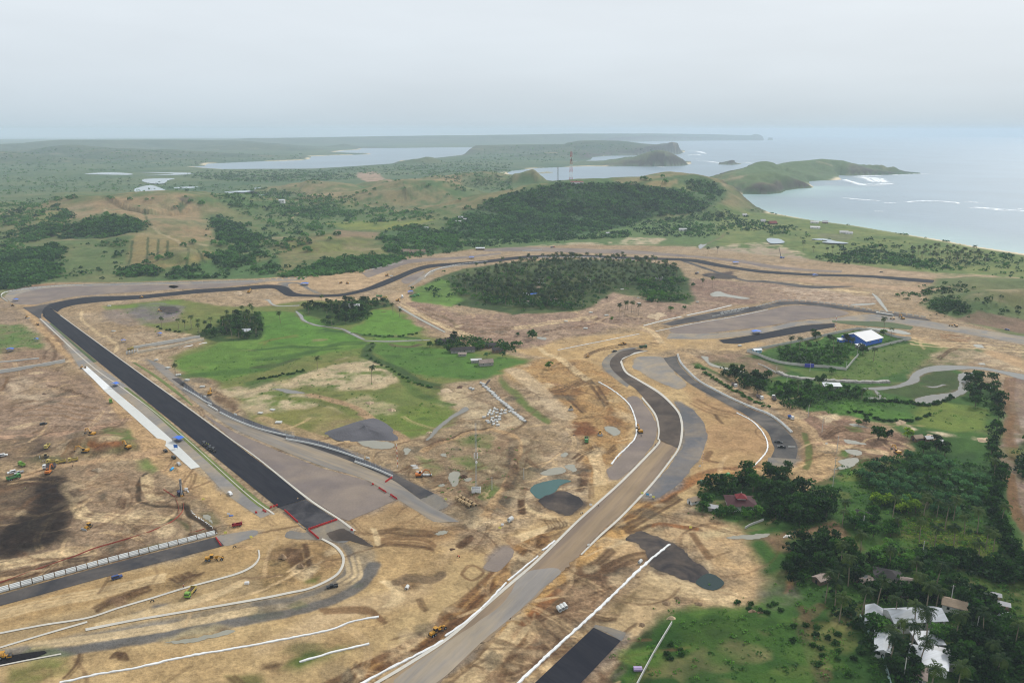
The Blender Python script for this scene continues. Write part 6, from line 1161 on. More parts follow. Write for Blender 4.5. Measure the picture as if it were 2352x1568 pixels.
barrier_row([(975,637),(985,627),(1000,620),(1030,612),(1075,605),(1120,600.5)],6.0,0.7, 'white barrier curving round the palm grove', 'barriers at the palm grove', BARM)
barrier_row([(1210,594),(1260,591.5),(1360,591.5),(1460,598)],9.0,0.8, 'white barrier glimpsed between palms behind the grove', 'barriers behind the grove', BARM)
barrier_row([(1200,577),(1245,574)],7.0,0.4, 'white barrier at the gravel strip behind the grove', 'barriers behind the grove gravel', BARM)
# wall with debris fence beside the pit exit road
FENCE = None
wire, t, b = newmat('wire_mesh');tr = t.nodes.new('ShaderNodeBsdfTransparent');mx = t.nodes.new('ShaderNodeMixShader');mx.inputs[0].default_value = 0.42;b.inputs['Base Color'].default_value = (0.22,0.25,0.30,1)
t.links.new(tr.outputs[0], mx.inputs[1]);t.links.new(b.outputs[0], mx.inputs[2]);t.links.new(mx.outputs[0], t.nodes['Material Output'].inputs['Surface'])
def debris_wall(F, label, fence=True, h=1.0):
    C = catmull(W2(F),24);c0 = C.mean(0);root = empty('barrier_wall', (c0[0], c0[1],0.1));tag(root, label, 'wall');C = C-c0
    T = np.gradient(C, axis=0);T /= np.linalg.norm(T, axis=1)[:, None];Nn = np.stack([-T[:, 1], T[:, 0]],1);V = [];F_ = []
    for i in range(24):
        for s_, zz in ((-0.4,0),(-0.25, h),(0.25, h),(0.4,0)): V.append((*(C[i]+Nn[i]*s_), zz))
    F_ = [(i*4+k, i*4+k+1, i*4+k+5, i*4+k+4) for i in range(23) for k in range(3)]+[(0,1,2,3),(95,94,93,92)]
    link('wall', mesh('wall', V, F_, BARM), None, root)
    if fence:
        V = []; 
        for i in range(24): V += [(*(C[i]+Nn[i]*0.45), h),(*(C[i]+Nn[i]*0.45), h+2.6)]
        link('wire_fence', mesh('wire_fence', V, [(2*i, 2*i+1,2*i+3,2*i+2) for i in range(23)], wire), None, root)
        for i in range(0,24,3): MB().cyl((*(C[i]+Nn[i]*0.5),0),(*(C[i]+Nn[i]*0.5), h+2.7),0.09, n=5).build('fence_post', CHROME, root)
debris_wall([(422,893),(450,909),(470,922),(487,930)], 'white concrete wall with wire fence at the start of the pit exit')
debris_wall([(478,931),(490,938),(500,944)], 'short white wall without a fence', False);debris_wall([(505,948),(540,965),(590,984),(640,997),(676,1004)], 'long white wall with wire fence in the middle of the pit exit')
debris_wall([(657,1009),(720,1021),(780,1038),(835,1057)], 'white wall with wire fence behind the gravel bed');debris_wall([(815,1061),(860,1077),(902,1095)], 'last white wall with wire fence toward the excavator')
for F, lb in (((541,953),'single white block behind the pit exit wall'),((845,1053),'single white block beside the fence end'),((471,912),'single white block near the start of the pit exit')):
    o = link('concrete_barrier', bar_me(3.2));x, y, _ = P3(*F);o.location = (x, y, 0.1);o.rotation_euler = (0,0,-0.6);tag(o, lb, 'barrier')
# red plastic barriers
rb = MB().box(-0.62,0.62,-0.28,0.28,0,0.35, top=(1,0.8)).box(-0.6,0.6,-0.2,0.2,0.35,1.0, top=(0.92,0.6)).box(-0.25,0.25,-0.21,0.21,0.55,0.75);rb_me = mesh('plastic_barrier', rb.v, rb.f, RED)
def reds(F, label, group, Ln=1.25, gap=0.15): barrier_row(F, Ln, gap, label, group, None, 'plastic_barrier', jitter=0.12, me=rb_me, z=0.2)
reds([(654,1173),(684,1200)], 'red plastic barrier along the west edge of the unfinished straight', 'red barriers on the west edge');reds([(708,1217),(775,1194)], 'red plastic barrier in the row closing the straight', 'red barriers across the straight');reds([(709,1218),(732,1238)], 'red plastic barrier in the row leading to the hairpin kerb', 'red barriers to the hairpin')
reds([(619,1167),(639,1161)], 'red plastic barrier beside the green verge end', 'red barriers at the verge');reds([(870,1121),(888,1132)], 'red plastic barrier in the row at the gravel bed', 'red barriers at the gravel bed');reds([(897,1137),(912,1147)], 'red plastic barrier in the shorter row at the gravel bed', 'red barriers at the gravel bed end');reds([(885,1108),(901,1097)], 'red plastic barrier across the curved asphalt', 'red barriers across the curved asphalt');reds([(496,1236),(508,1254)], 'red plastic barrier at the end of the terraced barriers', 'red barriers at the terraced row');reds([(603,1172),(612,1177)], 'red plastic barrier at the kerb end', 'red barriers at the kerb end');reds([(853,1112),(860,1114)], 'red plastic barrier alone on the service road', 'red barriers on the service road');reds([(805,1217),(811,1219)], 'red plastic barrier at the end of the infield kerb', 'red barriers at the infield kerb');reds([(584,1177),(593,1179)], 'red plastic barrier on the service strip', 'red barriers on the service strip')
# red warning tape on posts
def tape(F, label):
    C = catmull(W2(F),50);V = []; 
    for p in C: V += [(p[0], p[1],0.35),(p[0], p[1],1.05),(p[0]+0.05, p[1],1.05),(p[0]+0.05, p[1],0.35)]
    root = empty('safety_netting', (0,0,0));tag(root, label, 'netting');link('net', mesh('net', V, [(4*i+k, 4*i+(k+1) % 4,4*i+4+(k+1) % 4,4*i+4+k) for i in range(49) for k in range(4)], paint_mat('net_red', (178,84,68),0.8)), None, root)
    for p in C[::7]: MB().cyl((p[0], p[1],0),(p[0], p[1],1.2),0.06, n=5).build('post', RED, root)
tape([(422,1158),(420,1175),(405,1192),(380,1208),(330,1228),(270,1246),(215,1262),(170,1280),(110,1301),(30,1330),(-10,1343)], 'long orange-red safety netting curving across the soil');tape([(376,1126),(395,1138),(420,1153)], 'short red netting beside the drilling rig');tape([(376,1126),(400,1143),(410,1165),(411,1180)], 'second red netting loop beside the drilling rig');tape([(440,1226),(455,1222),(470,1217)], 'short red netting at the drain end')
# pipes
PIPE = solid('pipe_concrete', A(200,200,196,.88),0.8,0.14,0.7, objrand=0.08);PIPED = solid('pipe_dusty', A(176,150,112,.88),0.9,0.25,0.7, objrand=0.1)
def pipe(F, ang, Ln, r_, label, group, mat=PIPE, z=0.0, stand=False, tilt=0.0):
    key = ('pipe', Ln, r_, mat.name)
    if key not in PROTO: m = MB().tube((-Ln/2,0,0),(Ln/2,0,0), r_, r_*0.14,16);PROTO[key] = mesh('concrete_pipe', m.v, m.f, mat, False)
    o = link('concrete_pipe', PROTO[key]);x, y, _ = P3(*F);o.location = (x, y, z+r_+0.02);o.rotation_euler = (0, tilt, ang);return tag(o, label, 'pipe', group)
for i, p in enumerate(Z('B2', [(2325,1285),(2330,1312),(2290,1303),(2288,1328),(2255,1312),(2248,1338),(2215,1308),(2212,1335),(2190,1298),(2180,1325),(2150,1315),(2140,1338),(2130,1355),(2095,1368),(2165,1352),(2172,1374),(2205,1365),(2235,1368),(2125,1398),(2140,1418),(2162,1394),(2180,1408),(2180,1430),(2205,1392),(2215,1415),(2222,1440),(2235,1390)])):
    pipe(p, RNG.normal(0.35,0.45) if i % 4 else 1.5,2.4,0.85, 'short wide concrete pipe in the heap beside the long pipe line', 'pipes heaped by the pipe line')
for k, p in enumerate(catmull(Z('B2', [(2085,1065),(2130,1105),(2352,1305)])+Z('B3', [(60,1350),(100,1392)]),18)): pipe(p, math.atan2(-2.2,1.0)+0.28,7.0,0.85, 'concrete pipe in the long line laid along the trench', 'pipes of the long line')
for p in Z('B2', [(1968,1104),(1992,1112)]): pipe(p, 0.6,2.2,0.95, 'pale concrete pipe in the pair on bare soil', 'pair of pipes on bare soil')
for k in range(5):
    for j, q in enumerate(((1850,825,1965,890),(1880,808,2010,878))):
        pipe(Z('C2', [(q[0]+(q[2]-q[0])*k/4, q[1]+(q[3]-q[1])*k/4)])[0],-0.98,2.6,1.0, 'dusty tan pipe in the '+('front' if j == 0 else 'back')+' row beside the haul road', 'dusty pipes in two rows', PIPED)
for i, p in enumerate(Z('D3', [(432,902),(460,885),(488,871)])): pipe(p, 1.9,3.0,0.85,('pale pipe at the low end of three', 'middle pale pipe of three', 'pale pipe at the high end of three')[i]+' on the brown strip', 'pipe', PIPE)
for p in Z('C2', [(1445,515),(1460,518),(1462,532),(1478,538)]): pipe(p, 0.25,3.2,0.6, 'white pipe in the small stack north of the orange excavator', 'small pipe stack')
for p in Z('C2', [(1500,570),(1515,580),(1525,600),(1560,605),(1590,605)]): pipe(p, 0.2,3.4,0.6, 'white pipe lying beside the orange excavator arm', 'pipes at the orange excavator')
for i in range(16): pipe(Z('B4', [(1000+i*9.5,412+i*1.5)])[0],1.3,3.0,1.0, 'white pipe in the tight row beside the upper bend', 'pipe row in the upper bend')
pipe(Z('C2', [(2338,1030)])[0],0.9,3.0,1.2, 'wide pipe mouth in the flooded trench', None);pipe(Z('D2', [(1388,700)])[0],1.4,2.5,0.8, 'pipe mouth in the fenced pit', None);pipe(Z('D3', [(1178,465)])[0],1.0,2.5,0.8, 'white pipe mouth beside the long white bund', None)
# slab stacks and rubble: each stack is one thing
SLAB = solid('slab_grey', A(190,190,184,.88),0.85,0.15,1.0, objrand=0.06)
sl = MB()
for k in range(4):
    for j in range(3): sl.box(-1.6+j*1.1,-0.6+j*1.1,-1.2,1.2, k*0.28, k*0.28+0.24)
sl_me = mesh('slab_stack', sl.v, sl.f, SLAB)
for i, (F, lb) in enumerate((((598,949),'grey slab stack nearest the fenced wall bend'),((626,942),'grey slab stack on the meadow edge'),((640,971),'grey slab stack below two others'),((261,761),'slab stack beside the haul loop'),((251,703),'tall slab stack on the upper green strip'),((359,828),'slab stack at the culvert end'),((386,846),'slab stack under the lone palm'),((410,862),'slab stack beside the run-off road'),((465,889),'low slab stack on bare soil'),((430,874),'pale slab piece near the drain'),((1345,754.5),'small pale slab stack on the earth track'),((1429,665),'grey slab stack below the grove'),((1466,684.5),'grey slab stack in the clearing'),((1468,697),'slab stack above lone palms'),((1357,718),'spread slab stack on bare soil'),((1300,738),'long slab stack on bare soil'),((1393,725),'slab stack beside the earth road'),((1699,795),'slab stack along the sandy road'),((1602,694),'broken slab stack in worked soil'))):
    o = link('slab_stack', sl_me);x, y, zz = P3(*F);o.location = (x, y, zz+0.1);o.rotation_euler = (0,0, RNG.uniform(-0.6,0.6));o.scale = (RNG.uniform(0.8,1.4),)*2+(RNG.uniform(0.6,1.1),);tag(o, lb, 'slab stack')
# shelters, signs, boxes
def shelter(F, label, w_=5.5, d_=4.0, ang=0.0, mat=TARP, h=2.6):
    root = empty('canopy_shelter');x, y, zz = P3(*F);root.location = (x, y, zz+0.1);root.rotation_euler = (0,0, ang);tag(root, label, 'shelter')
    MB().add([(-w_/2,-d_/2, h),(0,-d_/2, h+0.7),(w_/2,-d_/2, h),(-w_/2, d_/2, h),(0, d_/2, h+0.7),(w_/2, d_/2, h),(-w_/2,-d_/2, h-.08),(0,-d_/2, h+0.62),(w_/2,-d_/2, h-.08),(-w_/2, d_/2, h-.08),(0, d_/2, h+0.62),(w_/2, d_/2, h-.08)],[(0,1,4,3),(1,2,5,4),(6,9,10,7),(7,10,11,8),(0,3,9,6),(2,8,11,5)]).build('canopy', mat, root)
    for sx in (-1,1):
        for sy in (-1,1): MB().cyl((sx*(w_/2-0.15), sy*(d_/2-0.15),0),(sx*(w_/2-0.15), sy*(d_/2-0.15), h),0.06, n=6).build('leg', STEEL, root)
    MB().box(-w_/2+0.6, w_/2-0.6,-d_/2+0.5, d_/2-0.5,0.75,0.85).box(-w_/2+0.8,-w_/2+0.95,-0.1,0.1,0,0.75).box(w_/2-0.95, w_/2-0.8,-0.1,0.1,0,0.75).build('table', NAVY, root)
for F, lb, w_, a in (((410,1013),'blue twin canopy beside the white concrete pad',6.5,-0.5),((265,887),'blue canopy at the top of the concrete pad',5.5,-0.3),((36,692),'small blue canopy on the far hairpin gravel',6,0.1),((700,655),'blue canopy beside the chicane',10,0.0),((1737,766),'blue canopy by the dark asphalt lane',9,0.1),((284,787),'small blue pump shelter at the drain',4,0.5),((367,771),'small blue tank shelter in the green field',4.5,0.0),((2048-176,635),'blue canopy below the back straight',7,0.0),((1690,606),'blue canopy on the gravel above the back straight',9,0.0),((943,674),'blue tent at the grove corner',7,0.3),((24,807),'blue and white tent beside the culvert wall',6,0.3),((84,784),'small white and blue tent on green ground',4,0.2),((1083,594),'blue canopy on the back stretch',8,0.1)): shelter(F, lb, w_, w_*0.7, a)
def panel_sign(F, label, w_, h_, mat, ang=0, lean=0.0, legs=True, hz_=0.5):
    root = empty('site_sign');x, y, zz = P3(*F);root.location = (x, y, zz+0.1);root.rotation_euler = (0,0, ang);tag(root, label, 'sign')
    MB().box(-w_/2, w_/2,-0.04,0.04, hz_, hz_+h_).build('panel', mat, root)
    for s_ in (-1,1): MB().box(s_*w_*0.4-0.05, s_*w_*0.4+0.05,0.05,0.13,0, hz_+h_*0.9).build('leg', STEEL, root)
panel_sign((404,1031), 'blue site board standing on the concrete pad', 2.6,2.2, TRB, 0.0, hz_=0.9)
for i, (F, m_, lb) in enumerate((((467,1149),YLO,'yellow sign panel on the sand below the rig'),((518,1226),YLO,'yellow sign panel beside the apron'),((577,1236),YLO,'yellow sign panel at the sand bend'),((525,1183),WHT,'white panel beside a blue sheet'),((1024,1149),YLO,'yellow sign panel on the curved asphalt end'),((1475,1135),YLO,'yellow panel first in a row of four'),((1487,1138),CYAN,'pale blue panel second in a row of four'),((1494,1140),WHT,'white panel third in a row of four'),((1501,1144),YLO,'yellow panel last in a row of four'),((1148,1215),YLO,'yellow panel at the flooded trench'),((1357,1162),WHT,'white panel beside the graded road kerb'),((1607,1073),WHT,'white panel on a green tuft'),((1352,1254),WHT,'white panel at the east kerb end'),((1586,1214),YLO,'yellow panel in the sandy clearing'),((1898,1021),WHT,'white panel beside the dirt road fork'))): panel_sign(F, lb, 1.5,1.1, m_, RNG.uniform(-0.4,0.4), hz_=0.3)
def box_thing(name, F, dims, mat, label, cat, ang=0.0, z=0.1):
    m = MB().box(-dims[0]/2, dims[0]/2,-dims[1]/2, dims[1]/2,0, dims[2], top=(0.96,0.9)).box(-dims[0]/2+0.1, dims[0]/2-0.1,-dims[1]*0.2, dims[1]*0.2, dims[2], dims[2]+0.12)
    o = m.build(name, mat);x, y, zz = P3(*F);o.location = (x, y, zz+z);o.rotation_euler = (0,0, ang);tag(o, label, cat)
o = MB().cyl((-1.5,0,0.75),(1.5,0,0.75),0.75, n=16).cyl((-1.7,0,0.75),(-1.5,0,0.75),0.45,0.75, n=16).cyl((1.5,0,0.75),(1.7,0,0.75),0.75,0.45, n=16).cyl((0,0,1.4),(0,0,1.65),0.25, n=10).build('water_tank', CYAN);x, y, _ = P3(395,1078);o.location = (x, y, 0.1);o.rotation_euler = (0,0,1.5);tag(o, 'cyan water tank lying beside the dirt road', 'tank')
box_thing('generator_box', (428,1126),(1.8,1.2,1.3), WHT, 'white generator box beside the drilling rig', 'generator', 0.4);box_thing('tool_box', (432,1130),(1.9,0.6,0.7), WHT, 'narrow white box beside the generator', 'box', -0.9)
box_thing('plastic_sheet', (531,1184),(2.2,1.2,0.12), TRB, 'blue plastic sheet on the sand', 'sheet', 0.2);box_thing('wooden_table', (1465,1537),(3.4,2.2,0.8), PINKP, 'mauve table top beside the thin field wall', 'table', 0.0);box_thing('concrete_box', (567,1340),(2.0,1.4,0.8), WHT, 'white concrete inspection box on the near hairpin island', 'box', 0.1);box_thing('white_box', (1154,1206+0.01),(1.4,1.0,0.8), WHT, 'white box by the flooded trench', 'box')
for i, (F, lb) in enumerate((((1308,1003+0.0),'flat timber board on the brown field'),)): box_thing('timber_board', F, (4,0.6,0.2), OLV, lb, 'board', 0.8)
# heaps: stone, soil
def heap(name, F, h, mat, label, cat='heap', n=40, world=False):
    P = W2(F);C = catmull(P, n+1, True)[:-1];c0 = C.mean(0);V = [];rings = 7;F_ = []
    for k in range(rings):
        q = k/(rings-1);zz = h*(1-(1-q)**1.3)*0.9
        for i in range(n):
            p = C[i]*(1-q)+c0*q;nz_ = fbm(np.array([p[0]]), np.array([p[1]]),5,3,15)[0];V.append((p[0], p[1], max(0.0,0.05+zz*(1+0.55*nz_)) if k else 0.0))
    F_ = [(k*n+i, k*n+(i+1) % n, (k+1)*n+(i+1) % n, (k+1)*n+i) for k in range(rings-1) for i in range(n)];F_.append(tuple((rings-1)*n+i for i in range(n)))
    tag(link(name, mesh(name, V, F_, mat, True)), label, cat)
heap('gravel_heap', Z('C2', [(630,210),(800,150),(1000,85),(1100,80),(1230,150),(1300,240),(1280,285),(1100,280),(900,292),(760,285),(690,255)]),4.0, solid('heap_stone', A(84,82,86),0.95,0.2,0.8, bump=0.6), 'broad dark grey gravel heap beside the meadow track')
heap('gravel_heap', [(365,703),(390,704),(410,708),(413,714),(395,718),(372,715)],2.5, darkg, 'black stone heap under the yellow loader')
sp = solid('heap_soil', A(146,122,94),0.95,0.3,0.5, bump=0.8, c2=A(118,96,74), s2=0.2);sd2 = solid('heap_pale', A(188,166,134),0.95,0.25,0.5, bump=0.8, c2=A(150,128,104), s2=0.15);sk = solid('heap_dark', A(84,62,46),0.95,0.3,0.5, bump=0.6)
for F, r_, h, m_, lb in (((1532,1386),14,1.8,sp,'round brown soil heap beside the grass'),((1603,1386),13,1.6,sp,'round brown soil heap alone at the grass edge'),((1726,1403),12,1.5,sp,'first of two small soil heaps in the grass'),((1747,1405),11,1.4,sp,'second of two small soil heaps in the grass'),((1475,1436),14,1.6,sp,'soil heap at the end of the field wall'),((1541,1420),14,1.5,sd2,'pale soil heap beside the field wall end'),((1554,1373),10,1.2,sp,'low soil heap behind two others'),((900,942),12,2.0,sd2,'pale soil heap at the meadow track'),((985,993),8,1.6,sd2,'pale boulder heap beside the water channel'),((1025,898),22,1.6,sd2,'pale sand heap at the pipe trench'),((1055,890),18,2.0,sk,'brush heap beside the pipe trench'),((850,925),14,1.4,sd2,'low pale heap beside the dark gravel'),((1065,1095),16,2.0,sk,'dark mound beside the orange excavator'),((1180,1065),20,2.4,sp,'earth mound west of the milky ponds'),((1320,1000),10,1.2,sk,'red brown soil heap in front of the bulldozer'),((1040,1262),10,1.0,sk,'small dark soil heap at the crossroads'),((650,1280),18,2.2,sp,'earth hump on the near hairpin island'),((690,1300),18,1.6,sp,'second earth hump on the near hairpin island'),((1510,725),40,1.8,sd2,'long pale sand heap above the dark asphalt'),((550,672),14,1.4,sd2,'pale heap beside the chicane road'),((100,905),10,0.8,sk,'low dark ridge on the brown field'),((225,1080),22,1.6,solid('boulders', A(150,132,108),0.95,0.5,1.2, bump=1.0),'heap of loose boulders on the soil'),((2070,970),26,2.0,sd2,'pale spoil heap along the ditch'),((2140,1003),30,1.8,sd2,'long pale spoil ridge along the field ditch'),((2260,1010),26,1.6,sd2,'pale spoil at the river bank'),((1905,965),26,2.4,sd2,'tall pale sand heap at the dirt yard'),((1810,1232),18,1.2,solid('rubble_white', A(206,200,190),0.9,0.4,1.4, bump=1.0),'heap of white rubble beside the farm track'),((1950,875),20,1.5,darkg,'dark heap on the stone bank, east one'),((1940,874),14,1.3,darkg,'dark heap on the stone bank, west one')):
    dpx = r_*(0.72 if r_ < 16 else 0.55);a_ = np.linspace(0,2*np.pi, 13)[:-1];heap('soil_heap', [(F[0]+dpx*math.cos(t_)*q_, F[1]+dpx*0.42*math.sin(t_)*q_) for t_, q_ in zip(a_, RNG.uniform(0.6,1.35,12))], h*0.85, m_, lb)
rail('stone_bank', Z('B4', [(90,950),(200,995),(420,1020),(640,1035),(850,1045),(1110,1040)]),4.0,1.5, solid('bag_grey', A(150,146,140),0.95,0.4,0.9), 'grey stone-bag bank along the green field', 'bank', wob=0.5)
# sandbags along the drain
for i, p in enumerate(catmull([(437,1173),(452,1186),(470,1198),(485,1208),(497,1222)],34)):
    o = MB().box(-0.35,0.35,-0.2,0.2,0,0.22, top=(0.7,0.7)).build('sandbag', WHT) if i == 0 else link('sandbag', bag)
    bag = o.data if i == 0 else bag;x, y, _ = P3(p[0]+RNG.normal(0,1.2), p[1]+RNG.normal(0,0.8));o.location = (x, y, 0.0);o.rotation_euler = (0,0, RNG.uniform(0,3));tag(o, 'small white sandbag lining the dark drain', 'sandbag', 'sandbags along the drain')
# ================================================================== BUILDINGS, WALLS, MASTS
WALLW = solid('wall_white', A(214,214,210,.88),0.85,0.12,0.6);WALLB = solid('wall_blue', A(58,108,200,.9),0.7,0.12,0.6);WALLG = solid('wall_grey', A(150,148,142,.88),0.9,0.2,0.6);WALLT = solid('wall_timber', A(112,92,74,.88),0.9,0.25,0.8)
RFW = solid('roof_white', A(198,202,208,.85),0.5,0.18,0.8, streak=(0.3,0.2,3.0), c2=A(186,188,190,.85), s2=0.3);RFG = solid('roof_grey', A(188,186,186,.88),0.55,0.10,0.5, streak=(0.3,0.3,3.0));RFD = solid('roof_dark', A(58,54,54,.9),0.9,0.25,0.7);RFR = solid('roof_red', A(66,28,32,.9),0.8,0.2,0.8);RFR2 = solid('roof_bright_red', A(120,42,46,.9),0.8,0.2,0.8);RFT = solid('roof_thatch', A(150,132,112,.88),0.95,0.3,0.9);RFU = solid('roof_rust', A(142,126,116,.88),0.8,0.4,0.9);RFGN = solid('roof_green', A(30,110,80,.9),0.6,0.1,0.6)
DARKW = solid('window_dark', A(36,40,46,1),0.2,0.1,1, spec=0.5)
def building(name, c, ang, Ln, Wd, hw, hr, wall, roof, label, cat='house', kind='gable', eave=0.6, nwin=3, z=None, door=True):
    x, y, zz = P3(*c) if len(c) == 2 else c;root = empty(name, (x, y, zz if z is None else z), ang);tag(root, label, cat);a, b_ = Ln/2, Wd/2
    w_ = MB().box(-a, a, -b_, b_, -0.3, hw)
    if kind == 'gable': w_.add([(-a, -b_, hw),(-a, b_, hw),(-a, 0, hw+hr)],[(0,2,1)]).add([(a, -b_, hw),(a, b_, hw),(a, 0, hw+hr)],[(0,1,2)])
    w_.build('wall', wall, root);A2, B2 = a+eave, b_+eave;t_ = 0.14;he = hw-hr*eave/max(b_, .1) if kind == 'gable' else hw
    if kind == 'gable':
        V = [(s_*A2, q, h_+d) for d in (0.06,0.06+t_) for s_ in (-1,1) for q, h_ in ((-B2, he),(0, hw+hr),(B2, he))]
        F = [(6,9,10,7),(7,10,11,8),(0,1,4,3),(1,2,5,4),(0,3,9,6),(2,8,11,5),(0,6,7,1),(1,7,8,2),(3,4,10,9),(4,5,11,10)]
        r_ = MB().add(V, F)
    elif kind == 'hip': r_ = MB().add([(-A2,-B2, hw),(A2,-B2, hw),(A2, B2, hw),(-A2, B2, hw),(-a*0.25,0, hw+hr),(a*0.25,0, hw+hr), ],[(0,1,5,4),(2,3,4,5),(1,2,5),(3,0,4),(3,2,1,0)])
    else: r_ = MB().add([(-A2,-B2, hw+0.05),(A2,-B2, hw+0.05),(A2, B2, hw+hr),(-A2, B2, hw+hr),(-A2,-B2, hw+0.2),(A2,-B2, hw+0.2),(A2, B2, hw+hr+.15),(-A2, B2, hw+hr+.15)],[(3,2,1,0),(4,5,6,7),(0,1,5,4),(1,2,6,5),(2,3,7,6),(3,0,4,7)])
    r_.build('roof', roof, root)
    for k in range(nwin):
        xw = -a+(k+0.5)*Ln/nwin
        f_ = MB().box(xw-0.6, xw+0.6,-b_-0.05,-b_+0.02, hw*0.42, hw*0.82).build('window', WALLW if wall is not WALLW else WALLG, root);MB().box(xw-0.5, xw+0.5,-b_-0.08,-b_-0.052, hw*0.45, hw*0.79).build('pane', DARKW, f_)
    if door: MB().box(-a-0.05,-a+0.02,-0.55,0.55,0, min(2.1, hw*0.8)).build('door', DARKW, root)
    return root
def by3(name, N, Rt, Lf, hw, hr, wall, roof, label, **k):
    n_, r_, l_ = [np.array(P3(*p)[:2]) for p in (N, Rt, Lf)];u = r_-n_;Ln = np.linalg.norm(u);u /= Ln;v = np.array([-u[1], u[0]]);Wd = abs(np.dot(l_-n_, v));c = n_+u*Ln/2+v*Wd/2
    return building(name, (c[0], c[1],0.0), math.atan2(u[1], u[0]), Ln, Wd, hw, hr, wall, roof, label, **k)
wh = by3('warehouse', (1988,795),(2026,786),(1942,779),5.0,4.6, WALLB, RFG, 'large blue warehouse with a wide pale grey gable roof in the walled compound', cat='warehouse', eave=0.9, nwin=2)
building('shed', (1975,799),0.35,7,5,2.8,0.7, WALLG, RFG, 'small grey shed in front of the blue warehouse', 'shed', 'mono', nwin=1)
building('shed', (1932,785),0.25,6,4,2.6,0.8, WALLB, RFW, 'small blue shed with white roof behind trees at the warehouse', 'shed', 'mono', nwin=1)
building('open_shed', (1910,892),-0.12,13,7,3.0,0.8, WALLG, RFW, 'flat white-roofed shed between the stream and bushes', 'shed', 'mono', nwin=2)
building('guard_hut', (1738,809),0.25,7.5,4.5,2.8,0.8, solid('wall_pale_blue', A(150,186,206)), RFW, 'pale blue guard hut with white roof at the compound corner', 'hut', nwin=2)
hs = building('village_house', (1700,1163),-0.08,14,12,3.4,2.6, WALLW, RFR, 'white house with dark red hipped roof and a raised red cap among trees', 'house', 'hip', eave=1.2, nwin=3)
MB().box(-2.2,2.2,-2.2,2.2,4.9,6.0).build('lantern_wall', WALLW, hs);MB().add([(-3,-3,6),(3,-3,6),(3,3,6),(-3,3,6),(0,0,8.2)],[(0,1,4),(1,2,4),(2,3,4),(3,0,4),(3,2,1,0)]).build('cap_roof', RFR2, hs)
MB().cyl((0,0,8.1),(0,0,9.0),0.12, n=6).build('finial', WALLW, hs);MB().box(0.5,5,-8.2,-6,0,2.4).build('porch', WALLW, hs)
